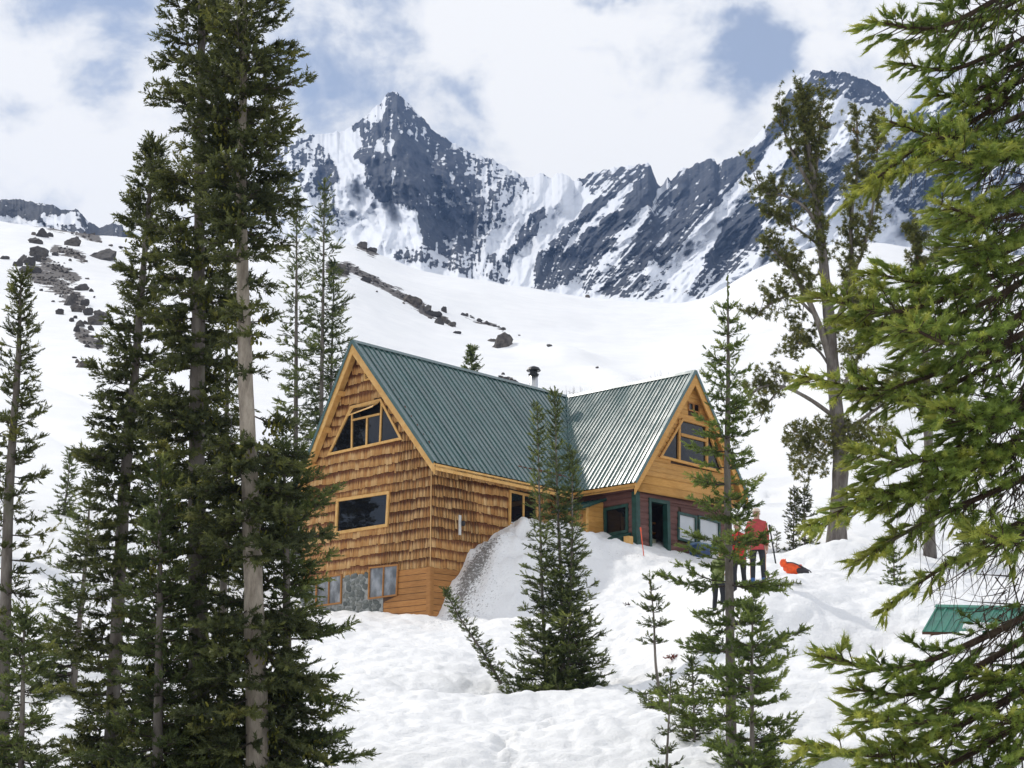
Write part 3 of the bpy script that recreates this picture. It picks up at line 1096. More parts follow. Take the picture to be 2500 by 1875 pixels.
# --- window outlines in the main walls
P_ATT = [PG.uv(*g1(x, y), 0.03) for x, y in ((440, 1228), (1118, 1080), (925, 712), (655, 780))]
P_BIG = [PG.uv(*g2(x, y), 0.03) for x, y in ((510, 648), (985, 575), (1003, 252), (525, 325))]
P_B1 = [PG.uv(*g2(x, y)) for x, y in ((820, 1232), (1080, 1198), (1094, 912), (828, 940))]
P_B2 = [PG.uv(*g2(x, y)) for x, y in ((345, 1300), (580, 1268), (585, 1000), (352, 1036))]
P_VENT = [PG.uv(*g1(x, y), 0.03) for x, y in ((772, 555), (830, 540), (830, 462), (772, 470))]
P_SIDE = [PS.uv(*g3(x, y), 0.03) for x, y in ((128, 1300), (345, 1335), (345, 1082), (132, 1032))]
OPEN_G = [P_ATT, P_BIG, P_VENT]
OPEN_S = [P_SIDE]

# --- main walls: sheathing, shingles
mb = MB()
zl = float(roof_z_g(T_LEFT)) - 0.14
PG.poly(mb, [(0, Z_BOT), (T_LEFT, Z_BOT), (T_LEFT, zl), (T_AP, AP[2] - 0.25), (0, float(roof_z_g(0)) - 0.14)], -0.22, 0.0)
gable_wall = part(mb, 'gable_wall', M_DARKW)
mb = MB()
z_side = float(roof_z_g(0)) - 0.16
PS.box(mb, 0.223, SIDE_END + 4.4, Z_BOT, z_side, -0.22, 0.0)
side_wall = part(mb, 'side_wall', M_DARKW)
mb = MB()      # far walls, out of sight
PB = Pl(HC + HB * T_LEFT, HA, HB)
PB.box(mb, 0.223, S_R + 3.0, Z_BOT, zl, -0.22, 0.0)
part(mb, 'rear_wall', M_DARKW)

SH_EXP = 0.345
protos = []
for k in range(7):
    a, b = random.uniform(-0.02, 0.02), random.uniform(-0.02, 0.02)
    th = random.uniform(0.020, 0.032)
    V = [(-0.5, 0, a), (0.5, 0, b), (0.5, th, b), (-0.5, th, a), (-0.5, 0, 0.50), (0.5, 0, 0.50), (0.5, 0.005, 0.50), (-0.5, 0.005, 0.50)]
    F = [(3, 2, 6, 7), (0, 1, 2, 3), (0, 3, 7, 4), (2, 1, 5, 6), (0, 4, 5, 1), (4, 7, 6, 5)]
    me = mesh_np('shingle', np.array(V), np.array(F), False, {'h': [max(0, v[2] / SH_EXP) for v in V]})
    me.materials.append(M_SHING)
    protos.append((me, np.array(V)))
SHF = np.array([(3, 2, 6, 7), (0, 1, 2, 3), (0, 3, 7, 4), (2, 1, 5, 6), (0, 4, 5, 1), (4, 7, 6, 5)])
shs = []


def lay(pl, wall, t0f, t1f, z0, z1, opens, seed):
    rg = random.Random(seed)
    k = 0
    z = z0
    while z < z1:
        ta, tb = t0f(z + 0.1), t1f(z + 0.1)
        t = ta
        grp = 0.0
        while t < tb - 0.03:
            w = rg.choice((0.09, 0.115, 0.14, 0.155, 0.17, 0.19)) * rg.uniform(0.9, 1.1)
            w = min(w, tb - t)
            tc = t + w / 2
            grp = rg.uniform(-0.03, 0.03) if rg.random() < 0.22 else grp
            zz = z + 0.012 * math.sin(t * 1.9 + k * 1.7) + grp + rg.uniform(-0.010, 0.010)
            if rg.random() < 0.05:
                zz -= 0.035
            if not any(in_poly(tc, zz + 0.14, P) or in_poly(tc, zz + 0.30, P) and in_poly(tc, zz + 0.06, P) for P in opens):
                shs.append((pl, wall, tc, zz, w - 0.006, rg.randrange(7), rg.uniform(0.008, 0.018)))
            t += w
        z += SH_EXP * rg.uniform(0.95, 1.05)
        k += 1


def tl_g(z):
    """range of the gable wall at height z, under the roof"""
    a = np.interp(z, [float(roof_z_g(0)) - 0.14, AP[2] - 0.25], [0.0, T_AP])
    b = np.interp(z, [zl, AP[2] - 0.25], [T_LEFT, T_AP])
    return a, b


lay(PG, gable_wall, lambda z: tl_g(z + .12)[0] + 0.01, lambda z: tl_g(z + .12)[1], Z_SH, AP[2] - 0.75, OPEN_G, 3)
lay(PS, side_wall, lambda z: 0.01, lambda z: SIDE_END, Z_SH - 0.01, z_side - 0.25, OPEN_S, 5)


def sh_key(q):
    p = q[0].pt(q[2], q[3])
    u, v = proj(p)
    hid = 30 if (u < 800 and v > 1240) or (q[0] is PS and (u > 1290 or v > 1330)) or v < 1040 else 0
    return np.linalg.norm(p) + hid


shs.sort(key=sh_key)
rest = {}
for k, (pl, wall, tc, zz, w, pi, tip) in enumerate(shs):
    p = pl.pt(tc, zz, 0.004)
    ang = math.atan2(-pl.n[0], pl.n[1])
    if k < 300:
        o = bpy.data.objects.new('shingle', protos[pi][0])
        COL.objects.link(o)
        o.parent = wall
        o.location = p - np.array(hut.location)
        o.rotation_euler = (tip, 0, ang)
        o.scale = (w, 1, 1)
    else:
        V = protos[pi][1] * np.array([w, 1, 1])
        ca, sa, ct, stt = math.cos(ang), math.sin(ang), math.cos(tip), math.sin(tip)
        V = np.stack([V[:, 0], V[:, 1] * ct - V[:, 2] * stt, V[:, 1] * stt + V[:, 2] * ct], 1)
        V = np.stack([V[:, 0] * ca - V[:, 1] * sa, V[:, 0] * sa + V[:, 1] * ca, V[:, 2]], 1) + p - np.array(hut.location)
        rest.setdefault(wall, ([], [], []))
        A = rest[wall]
        A[1].append(SHF + 8 * len(A[0]))
        A[0].append(V)
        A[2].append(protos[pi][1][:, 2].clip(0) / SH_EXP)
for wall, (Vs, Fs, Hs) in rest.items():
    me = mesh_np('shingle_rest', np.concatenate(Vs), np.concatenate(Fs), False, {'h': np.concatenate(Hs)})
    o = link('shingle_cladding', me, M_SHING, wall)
    o['kind'] = 'stuff'
mb = MB()
PG.box(mb, -0.035, 0.0, Z_SH - 0.03, float(roof_z_g(0)) - 0.3, 0.03, 0.045)
part(mb, 'corner_trim', M_SHING)


# --- boards laid in rows on a wall, cut round openings
def boards(pl, parent, z0, z1, h, t0f, t1f, opens, mat, name, o0=0.0, bulge=0.03, gap=0.006, seed=1):
    rg = random.Random(seed)
    z = z0
    while z < z1 - 0.03:
        zt = min(z + h, z1)
        for P in opens:
            for e_ in (min(p[1] for p in P), max(p[1] for p in P)):
                if z + 0.03 < e_ < zt - 0.03:
                    zt = e_
        segs = [(t0f(z), t0f(zt), t1f(z), t1f(zt))]
        for P in opens:
            lo = min(p[1] for p in P)
            hi = max(p[1] for p in P)
            if hi <= z + 0.02 or lo >= zt - 0.02:
                continue
            zm = min(max(0.5 * (z + zt), lo + 0.01), hi - 0.01)
            xs = []
            for i in range(len(P)):
                (a, b), (c, d) = P[i], P[(i + 1) % len(P)]
                if (b > zm) != (d > zm):
                    xs.append((c - a) * (zm - b) / (d - b) + a)
            if len(xs) < 2:
                continue
            xa, xb = min(xs) + 0.02, max(xs) - 0.02
            new = []
            for (a0, a1, b0, b1) in segs:
                if xb <= min(a0, a1) or xa >= max(b0, b1):
                    new.append((a0, a1, b0, b1))
                    continue
                if xa > max(a0, a1):
                    new.append((a0, a1, xa, xa))
                if xb < min(b0, b1):
                    new.append((xb, xb, b0, b1))
            segs = new
        for (a0, a1, b0, b1) in segs:
            if max(b0, b1) - min(a0, a1) < 0.04:
                continue
            mb = MB()
            N = 5
            oj = o0 + rg.uniform(-0.003, 0.003)
            pr = []
            for k in range(N):
                f = k / (N - 1)
                zz = z + (zt - z - gap) * f
                oo = oj + bulge * math.sin(math.pi * (0.08 + 0.84 * f)) ** 0.7
                pr.append((a0 + (a1 - a0) * f, b0 + (b1 - b0) * f, zz, oo))
            pts = [pl.pt(a, zz, oo) for a, b, zz, oo in pr] + [pl.pt(b, zz, oo) for a, b, zz, oo in pr]
            pts += [pl.pt(pr[0][0], pr[0][2], oj - 0.03), pl.pt(pr[-1][0], pr[-1][2], oj - 0.03), pl.pt(pr[0][1], pr[0][2], oj - 0.03), pl.pt(pr[-1][1], pr[-1][2], oj - 0.03)]
            fs = [(k, k + 1, N + k + 1, N + k) for k in range(N - 1)]
            fs += [tuple(range(N)) + (2 * N + 1, 2 * N), tuple(range(N, 2 * N)) + (2 * N + 3, 2 * N + 2),
                   (2 * N, 2 * N + 2, N, 0), (2 * N + 1, 2 * N + 3, 2 * N - 1, N - 1), (2 * N, 2 * N + 1, 2 * N + 3, 2 * N + 2)]
            mb.add(pts, fs)
            part(mb, name, mat, parent)
        z = zt


# basement: planks by the corner, stone wall beyond
t_pl = PG.uv(*g2(950, 1300))[0]
mb = MB()
PG.box(mb, 0.02, t_pl + 0.02, Z_BOT, Z_SH + 0.05, 0.001, 0.02)
low = part(mb, 'plank_wall', M_DARKW)
zb1 = P_B1[1][1]
boards(PG, low, Z_BOT, Z_SH + 0.04, 0.205, lambda z: 0.16, lambda z: t_pl if z < zb1 - 0.02 else min(t_pl, P_B1[1][0] - 0.01), [], M_LOWPL, 'plank', 0.022, 0.014, 0.018, 4)
mb = MB()
PG.box(mb, -0.02, 0.14, Z_BOT, Z_SH + 0.02, 0.022, 0.055)
part(mb, 'corner_post', M_LOWPL, low)
mb = MB()
PS.box(mb, 0.02, 4.0, Z_BOT, Z_SH + 0.02, 0.002, 0.02)
low2 = part(mb, 'side_plank_wall', M_DARKW)
boards(PS, low2, Z_BOT, Z_SH + 0.02, 0.205, lambda z: 0.12, lambda z: 4.0, [], M_LOWPL, 'plank', 0.022, 0.014, 0.018, 6)
mb = MB()
PS.box(mb, -0.052, 0.10, Z_BOT, Z_SH + 0.01, 0.022, 0.05)
part(mb, 'corner_post', M_LOWPL, low2)
mb = MB()
PG.box(mb, t_pl + 0.022, T_LEFT, Z_BOT, Z_SH - 0.02, 0.002, 0.035)
stonew = part(mb, 'stone_wall', M_MORTAR)
smeshes = []
for k in range(8):
    bm = bmesh.new()
    bmesh.ops.create_icosphere(bm, subdivisions=2, radius=1.0)
    rg = random.Random(k)
    ax, ay = rg.uniform(0, 9), rg.uniform(0, 9)
    for v in bm.verts:
        q = np.array([v.co.x * 1.3 + ax]), np.array([v.co.z * 1.3 + ay + v.co.y])
        f = 1 + 0.28 * float(vnoise(q[0], q[1], k)[0])
        v.co = Vector((np.sign(v.co.x) * abs(v.co.x) ** 0.75 * f, v.co.y * 0.9, np.sign(v.co.z) * abs(v.co.z) ** 0.75 * f))
    me = bpy.data.meshes.new('stone')
    bm.to_mesh(me)
    bm.free()
    me.polygons.foreach_set('use_smooth', np.ones(len(me.polygons), bool))
    me.materials.append(M_STONE)
    smeshes.append(me)
rg = random.Random(12)
z = 5.15
rowi = 0
while z < Z_SH - 0.08:
    t = t_pl + 0.10 + 0.1 * (rowi % 2)
    hrow = rg.uniform(0.15, 0.22)
    while t < T_LEFT - 0.05:
        w = rg.uniform(0.16, 0.36)
        tc, zc = t + w / 2, z + hrow / 2 + rg.uniform(-0.03, 0.03)
        hit = any(in_poly(tc + a, zc + b, P) for P in (P_B1, P_B2) for a in (-w / 2, 0, w / 2) for b in (-0.07, 0.07))
        if not hit:
            o = bpy.data.objects.new('stone', rg.choice(smeshes))
            COL.objects.link(o)
            o.parent = stonew
            o.location = PG.pt(tc, zc, 0.03) - np.array(hut.location)
            o.rotation_euler = (0, rg.uniform(-0.5, 0.5), math.atan2(-PG.n[0], PG.n[1]) + rg.choice((0, math.pi)))
            o.scale = (w * 0.49, rg.uniform(0.035, 0.06), hrow * rg.uniform(0.46, 0.56))
        t += w
    z += hrow
    rowi += 1

# --- windows of the main house
win, Q = window(PG, P_BIG, 0.105, 0.0, 0.075, M_TRIM, M_GLASS, label='wide dark picture window in pale pine frame')
ca, cb, cc, cd_ = Q
# attic window with its tilted top sash
a, b = lambda x, y: PG.uv(*g1(x, y), 0.04), None
bars = [(a(658, 1172), a(662, 850)), (a(912, 1112), a(928, 735)), (a(790, 1145), a(797, 880)), (a(668, 905), a(912, 850))]
win, Q = window(PG, P_ATT, 0.085, 0.0, 0.07, M_TRIM, M_GLASS, bars, 0.07, label='trapezoid attic window with tilted open top sash')
mb = MB()      # open awning sash
s0, s1 = a(672, 800), a(912, 745)
low0, low1 = PG.uv(*g1(610, 868), 0.42), PG.uv(*g1(905, 770), 0.42)
tp = [PG.pt(*s0, 0.07), PG.pt(*s1, 0.07)]
bt = [PG.pt(*low0, 0.36), PG.pt(s1[0], low1[1], 0.36)]
n_ = np.array([0, 0, 0.03])


def strip(mb, p, q, w, up):
    p, q = np.array(p), np.array(q)
    mb.prism([p, q, q + w, p + w], [p + up, q + up, q + w + up, p + w + up])


dn = (bt[0] - tp[0]) * 0.10
strip(mb, bt[0], bt[1], -dn, n_)
strip(mb, tp[0], tp[1], dn, n_)
ex = (tp[1] - tp[0]) * 0.06
strip(mb, tp[0] + dn, bt[0] - dn, ex, n_)
strip(mb, tp[1] + dn, bt[1] - dn, -ex, n_)
sash = part(mb, 'open_sash', M_TRIM, win)
mb = MB()
mb.prism([tp[0] + dn + n_ * .4, tp[1] + dn + n_ * .4, bt[1] - dn + n_ * .4, bt[0] - dn + n_ * .4], [tp[0] + dn + n_ * .6, tp[1] + dn + n_ * .6, bt[1] - dn + n_ * .6, bt[0] - dn + n_ * .6])
part(mb, 'sash_pane', M_GLASS, win)
# basement windows
m1 = ((P_B1[0][0] + P_B1[1][0]) / 2, P_B1[0][1] + 0.03), ((P_B1[2][0] + P_B1[3][0]) / 2, P_B1[2][1] - 0.03)
window(PG, P_B1, 0.055, 0.03, 0.075, M_LOWPL, M_DUSTY, [m1], 0.04, label='dusty basement window beside the planks', off=0.02)
m2 = ((P_B2[0][0] + P_B2[1][0]) / 2, P_B2[0][1] + 0.03), ((P_B2[2][0] + P_B2[3][0]) / 2, P_B2[2][1] - 0.03)
window(PG, P_B2, 0.055, 0.03, 0.075, M_LOWPL, M_DUSTY, [m2], 0.04, label='dusty basement window in the stone wall', off=0.02)
ms = ((P_SIDE[0][0] + P_SIDE[1][0]) / 2, P_SIDE[0][1] + 0.06), ((P_SIDE[2][0] + P_SIDE[3][0]) / 2, P_SIDE[2][1] - 0.06)
window(PS, P_SIDE, 0.085, 0.0, 0.07, M_TRIM, M_GLASS, [ms], 0.07, label='two light window in the shingled side wall')
mb = MB()      # louvred vent under the gable
Qv = ring(PG, mb, P_VENT, 0.05, 0.01, 0.06)
vent = part(mb, 'gable_vent', M_TRIM)
for k in range(4):
    mb = MB()
    zz = Qv[0][1] + (Qv[3][1] - Qv[0][1]) * (k + 0.5) / 4
    PG.box(mb, Qv[1][0], Qv[0][0], zz - 0.02, zz - 0.002, 0.012, 0.05)
    part(mb, 'slat', M_TRIM, vent)
mb = MB()      # white cable cover and lamp on the side wall
a0, a1 = PS.uv(*g2(1632, 650), 0.05), PS.uv(*g2(1632, 470), 0.05)
PS.box(mb, a0[0] - 0.055, a0[0] + 0.055, a0[1], a1[1], 0.03, 0.06)
cov = part(mb, 'cable_cover', simple('off_white_plastic', (0.62, 0.60, 0.56), 0.5, 0.15))
mb = MB()
c0 = PS.pt(*PS.uv(*g2(1662, 545), 0.1), 0.10)
mb.tube([c0 + (0, 0, 0.09), c0 + (0, 0, 0.06), c0 + (0, 0, -0.05), c0 + (0, 0, -0.09)], [0.03, 0.07, 0.07, 0.04], 8)
part(mb, 'wall_lamp', M_BLACK)


# --- metal roofs
def roof_panels(P, a0, a1, l0, parent, width, seed, name='roof_panel', mid=True, wav=0.006):
    """P(a, l) gives the roof surface; panels run up the slope between l0(a) and 1"""
    rg = random.Random(seed)
    n = max(1, round((a1 - a0) / width))
    w = (a1 - a0) / n
    e = 1e-3
    pa, pl_ = P(a0 + 0.5, 0.5), None
    da = (P((a0 + a1) / 2 + e, 0.6) - P((a0 + a1) / 2, 0.6)) / e
    dl = (P((a0 + a1) / 2, 0.6 + e) - P((a0 + a1) / 2, 0.6)) / e
    nn = np.cross(da, dl)
    nn = nn / np.linalg.norm(nn)
    if nn[2] < 0:
        nn = -nn
    for i in range(n):
        x = a0 + i * w
        tl = rg.uniform(-wav, wav)
        profile = [(0, 0.0), (0.010, 0.034), (0.034, 0.034), (0.044, 0.0), (w * 0.5, tl * 0.6 - 0.003), (w * 0.5 + 0.012, tl * 0.6 + 0.006), (w * 0.5 + 0.024, tl * 0.6 - 0.003), (w - 0.001, tl)]
        if not mid:
            profile = profile[:4] + profile[-1:]
        mb = MB()
        N = len(profile)
        top, bot = [], []
        for (px, ph) in profile:
            q = l0(x + px)
            top.append((P(x + px, q) + nn * (ph + 0.012), P(x + px, 1.0) + nn * (ph + 0.012)))
            bot.append((P(x + px, q) + nn * 0.002, P(x + px, 1.0) + nn * 0.002))
        pts = [t[0] for t in top] + [t[1] for t in top] + [t[0] for t in bot] + [t[1] for t in bot]
        fs = [(k, k + 1, N + k + 1, N + k) for k in range(N - 1)]
        fs += [(2 * N, 3 * N - 1, 4 * N - 1, 3 * N)]
        fs += [tuple(range(N)) + (3 * N - 1, 2 * N), tuple(range(N, 2 * N)) + (4 * N - 1, 3 * N), (0, N, 3 * N, 2 * N), (N - 1, 2 * N - 1, 4 * N - 1, 3 * N - 1)]
        mb.add(pts, fs)
        part(mb, name, M_ROOF, parent)


def deck(pts, name, mat, dz=0.10, parent=hut, sink=0.004):
    mb = MB()
    P = [np.array(p, float) for p in pts]
    mb.prism([p - (0, 0, dz + sink) for p in P], [p - (0, 0, sink) for p in P])
    return part(mb, name, mat, parent)


LR = float((RE - AP) @ HA)


def PM(a_, l):
    b = E1 + HA * a_ + np.array([0, 0, (VE[2] - E1[2]) * a_ / S_V])
    t = AP + HA * a_ + np.array([0, 0, (RE[2] - AP[2]) * a_ / LR])
    return b + (t - b) * l


roof = deck([E1, VE, RE, AP], 'main_roof', M_DARKW, 0.06, sink=0.09)
roof_panels(PM, 0.03, S_R - 0.02, lambda a_: max(0.0, min(0.999, (a_ - S_V) / (S_R - S_V))), roof, 0.262, 3, mid=False)
E2b = E2 + HA * LR
deck([E2, AP, RE, E2b], 'rear_roof', M_ROOF)
LW = float((F1 - VE) @ -HBW)
B_R = float((RE - VE) @ -HBW)
B_W = float((WA - VE) @ -HBW)


def PWR(b_, l):
    b = VE - HBW * b_ + np.array([0, 0, (F1[2] - VE[2]) * b_ / LW])
    t = RE + (WA - RE) * ((b_ - B_R) / (B_W - B_R))
    return b + (t - b) * l


wroof = deck([VE, F1, WA, RE], 'wing_roof', M_DARKW, 0.06, sink=0.12)
roof_panels(PWR, B_R + 0.03, B_W - 0.02, lambda b_: max(0.0, min(0.999, b_ / B_R)) if b_ < 0 else 0.0, wroof, 0.205, 5, wav=0.010)
F2b = F2 + HBW * (B_W - B_R)
deck([F2, WA, RE, F2b], 'wing_rear_roof', M_ROOF)
deck([E2b, RE, F2b], 'hip_roof', M_ROOF)


def trim(p, q, w_dir, w, n, th, name, mat, parent):
    """flat strip from p to q, w wide along w_dir, th thick along n"""
    mb = MB()
    p, q, w_dir, n = (np.array(k, float) for k in (p, q, w_dir, n))
    w_dir = w_dir / np.linalg.norm(w_dir)
    n = n / np.linalg.norm(n)
    mb.prism([p, q, q + w_dir * w, p + w_dir * w], [p + n * th, q + n * th, q + w_dir * w + n * th, p + w_dir * w + n * th])
    return part(mb, name, mat, parent)


def rnorm(a_, b, c):
    n = np.cross(np.array(b) - a_, np.array(c) - a_)
    n /= np.linalg.norm(n)
    return n if n[2] > 0 else -n


nM, nMb = rnorm(E1, VE, AP), rnorm(E2, AP, E2b)
nW, nWb = rnorm(VE, F1, WA), rnorm(F2, WA, F2b)
# ridge caps, rake trims, valley
trim(AP - HA * 0.03 + nM * 0.052, RE + nM * 0.052, E1 - AP, 0.17, nM, 0.012, 'ridge_cap', M_ROOF, roof)
trim(AP - HA * 0.03 + nMb * 0.02, RE + nMb * 0.02, E2 - AP, 0.17, nMb, 0.045, 'ridge_cap', M_ROOF, roof)
trim(RE + nW * 0.052, WA - HBW * 0.03 + nW * 0.052, F1 - WA, 0.16, nW, 0.012, 'ridge_cap', M_ROOF, wroof)
trim(RE + nWb * 0.02, WA - HBW * 0.03 + nWb * 0.02, F2 - WA, 0.16, nWb, 0.045, 'ridge_cap', M_ROOF, wroof)
for (p, q, along, n, par, wd) in ((AP, E1, HA, nM, roof, 0.10), (AP, E2, HA, nMb, roof, 0.10), (WA, F1, HBW, nW, wroof, 0.14), (WA, F2, HBW, nWb, wroof, 0.14)):
    trim(p - along * 0.045 + n * 0.05, q - along * 0.045 + n * 0.05, along, wd, n, 0.01, 'rake_flashing', M_ROOF, par)
    mb = MB()      # the turned down edge
    a0, a1 = p - along * 0.05, q - along * 0.05
    mb.prism([a0 + n * 0.06, a1 + n * 0.06, a1 + along * 0.012 + n * 0.06, a0 + along * 0.012 + n * 0.06], [a0 - n * 0.06, a1 - n * 0.06, a1 + along * 0.012 - n * 0.06, a0 + along * 0.012 - n * 0.06])
    part(mb, 'rake_edge', M_ROOF, par)
vd = RE - VE
trim(VE + nM * 0.047, RE + nM * 0.047, np.cross(nM, vd), 0.10, nM, 0.008, 'valley_flashing', M_ROOF, roof)
trim(VE + nW * 0.047, RE + nW * 0.047, np.cross(vd, nW), 0.10, nW, 0.008, 'valley_flashing', M_ROOF, wroof)


def rake_board(pl, out, A_, B_, name, drop, mat, th=0.04, cut=0.0):
    """fascia under the sloping roof edge from A_ (apex) to B_ (foot)"""
    ta, tb = float((A_ - pl.o) @ pl.d), float((B_ - pl.o) @ pl.d)
    mb = MB()
    pl.poly(mb, [(ta, A_[2] - 0.03), (tb, B_[2] - 0.03), (tb, B_[2] - 0.03 - drop * 0.8), (ta, A_[2] - 0.03 - drop)], out, out + th)
    return part(mb, name, mat)


rake_board(PG, OVG - 0.03, AP, E1, 'rake_fascia', 0.46, M_TRIM)
rake_board(PG, OVG - 0.03, AP, E2, 'rake_fascia', 0.46, M_TRIM)
rake_board(PW, OWG - 0.03, WA, F1, 'wing_rake_fascia', 0.50, M_PINE)
rake_board(PW, OWG - 0.03, WA, F2, 'wing_rake_fascia', 0.50, M_PINE)
mb = MB()
PS.poly(mb, [(-OVG + 0.045, E1[2] - 0.03), (S_V - OVG + OVE * 0, VE[2] - 0.03), (S_V - OVG, VE[2] - 0.25), (-OVG + 0.045, E1[2] - 0.25)], OVE - 0.04, OVE)
part(mb, 'eave_fascia', M_TRIM)
mb = MB()
PT.poly(mb, [(-OWG + 0.045, F1[2] - 0.03), (LW - OWG, VE[2] - 0.03), (LW - OWG, VE[2] - 0.21), (-OWG + 0.045, F1[2] - 0.21)], OWE - 0.04, OWE)
part(mb, 'wing_eave_fascia', M_PINE)
# soffits and the purlin ends under the gable
for (p, q, r_, s_, nm) in ((E1 - (0, 0, 0.13), AP - (0, 0, 0.13), HA * 0.5, 0.02, 'soffit'), (E2 - (0, 0, 0.13), AP - (0, 0, 0.13), HA * 0.5, 0.02, 'soffit')):
    mb = MB()
    p, q = p + HA * 0.02, q + HA * 0.02
    mb.prism([p, q, q + r_, p + r_], [p - (0, 0, s_), q - (0, 0, s_), q + r_ - (0, 0, s_), p + r_ - (0, 0, s_)])
    part(mb, nm, M_TRIM)
for f in (0.30, 0.55, 0.80):
    p = AP + (E2 - AP) * f - np.array([0, 0, 0.20])
    mb = MB()
    ex = HB * 0.10
    mb.prism([p + HA * 0.04 - ex, p + HA * 0.04 + ex, p + HA * 0.5 + ex, p + HA * 0.5 - ex], [k - np.array([0, 0, 0.16]) for k in (p + HA * 0.04 - ex, p + HA * 0.04 + ex, p + HA * 0.5 + ex, p + HA * 0.5 - ex)])
    part(mb, 'purlin_end', M_TRIM)
for (p, q) in ((F1, WA), (F2, WA)):
    mb = MB()
    p, q = p + HBW * 0.02 - (0, 0, 0.13), q + HBW * 0.02 - (0, 0, 0.13)
    mb.prism([p, q, q + HBW * 0.5, p + HBW * 0.5], [k - np.array([0, 0, 0.02]) for k in (p, q, q + HBW * 0.5, p + HBW * 0.5)])
    part(mb, 'soffit', M_PINE)
# chimney pipe behind the main ridge
cb0 = RE - HA * 2.9 + HB * 2.0
ch = unp(*g3(318, 200), cb0[1])
cx, cy = unp(*g3(316, 230), cb0[1])[:2]
zt = unp(*g3(318, 165), cy)[2]
mb = MB()
mb.tube([(cx, cy, RE[2] - 3.4), (cx, cy, RE[2] - 0.3), (cx, cy, zt)], [0.17, 0.17, 0.17], 14)
chim = part(mb, 'chimney_pipe', M_STEEL, smooth=True)
mb = MB()
mb.tube([(cx, cy, zt - 0.10), (cx, cy, zt), (cx, cy, zt + 0.02)], [0.18, 0.22, 0.18], 14)
mb.tube([(cx, cy, zt + 0.02), (cx, cy, zt + 0.12)], [0.15, 0.15], 12)
mb.tube([(cx, cy, zt + 0.12), (cx, cy, zt + 0.15), (cx, cy, zt + 0.26), (cx, cy, zt + 0.32)], [0.27, 0.29, 0.22, 0.07], 16)
part(mb, 'chimney_cap', M_BLACK, chim)

# --- the wing
Z_BAND = PW.uv(*g3(1112, 1052))[1]
P_WIN = [PW.uv(*g3(x, y), 0.16) for x, y in ((1247, 790), (1735, 912), (1612, 548), (1420, 497))]
P_WV = [PW.uv(*g3(x, y), 0.16) for x, y in ((1468, 437), (1553, 458), (1553, 393), (1468, 372))]
P_DOOR = [PW.uv(*g4(x, y)) for x, y in ((868, 1010), (1050, 1055), (1052, 355), (868, 312))]
P_DOOR = [(P_DOOR[0][0], 7.6), (P_DOOR[1][0], 7.6), (P_DOOR[1][0], P_DOOR[2][1]), (P_DOOR[0][0], P_DOOR[2][1])]
P_K1 = [PW.uv(*g4(x, y), 0.03) for x, y in ((1118, 690), (1290, 740), (1290, 480), (1120, 438))]
P_K2 = [PW.uv(*g4(x, y), 0.03) for x, y in ((1303, 738), (1500, 790), (1500, 530), (1303, 472))]
P_TW = [PT.uv(*g3(x, y), 0.03) for x, y in ((1028, 1352), (850, 1385), (845, 1172), (1028, 1135))]
zr = float(roof_z_w(TW_R)) - 0.14
UP = 0.14
mb = MB()
PW.poly(mb, [(0, Z_BAND + 0.02), (TW_R, Z_BAND + 0.02), (TW_R, zr), (TW_AP, WA[2] - 0.25), (0, float(roof_z_w(0)) - 0.14)], -0.15, UP - 0.004)
wgw = part(mb, 'wing_gable_wall', M_DARKW)
ZU0 = Z_BAND + 0.62


def w0(z):
    return float(np.interp(z, [float(roof_z_w(0)) - 0.14, WA[2] - 0.25], [0.0, TW_AP])) + 0.0


def w1(z):
    return float(np.interp(z, [zr, WA[2] - 0.25], [TW_R, TW_AP]))


boards(PW, wgw, ZU0, WA[2] - 0.4, 0.185, w0, w1, [P_WIN, P_WV], M_PINE, 'board', UP + 0.03, 0.022, 0.006, 9)
for k, (za, zb_, oa) in enumerate(((Z_BAND + 0.30, ZU0 + 0.0, 0.075), (Z_BAND, Z_BAND + 0.30, 0.145))):       # the flared skirt
    mb = MB()
    pts = []
    N = 6
    for i in range(N):
        f = i / (N - 1)
        zz = za + (zb_ - za - 0.006) * f
        oo = UP + 0.03 + oa * (1 - f) ** 1.6 + (0.0 if k == 0 else 0.075 * f) + 0.012 * math.sin(math.pi * f)
        pts.append((zz, oo))
    A_ = [PW.pt(-0.02, zz, oo) for zz, oo in pts] + [PW.pt(TW_R + 0.02, zz, oo) for zz, oo in pts]
    A_ += [PW.pt(-0.02, pts[0][0], UP), PW.pt(-0.02, pts[-1][0], UP), PW.pt(TW_R + 0.02, pts[0][0], UP), PW.pt(TW_R + 0.02, pts[-1][0], UP)]
    mb.add(A_, [(i, i + 1, N + i + 1, N + i) for i in range(N - 1)] + [tuple(range(N)) + (2 * N + 1, 2 * N), tuple(range(N, 2 * N)) + (2 * N + 3, 2 * N + 2), (0, N, 2 * N + 2, 2 * N), (N - 1, 2 * N - 1, 2 * N + 3, 2 * N + 1)])
    part(mb, 'skirt_board', M_PINE, wgw, True)
# upper window
b1, b2 = PW.uv(*g3(1400, 830), 0.17), PW.uv(*g3(1402, 510), 0.17)
b3, b4 = PW.uv(*g3(1607, 875), 0.17), PW.uv(*g3(1607, 555), 0.17)
b5, b6 = PW.uv(*g3(1412, 618), 0.17), PW.uv(*g3(1600, 665), 0.17)
window(PW, P_WIN, 0.09, 0.02, 0.10, M_PINE, M_GLASS, [(b1, b2), (b3, b4), (b5, b6)], 0.105, label='three light gable window in honey pine frame', off=UP + 0.02)
mv = ((P_WV[0][0] + P_WV[1][0]) / 2, P_WV[0][1]), ((P_WV[0][0] + P_WV[1][0]) / 2, P_WV[2][1])
window(PW, P_WV, 0.04, 0.03, 0.08, M_LOWPL, M_GLASS, [mv], 0.06, name='gable_vent', off=UP + 0.01)
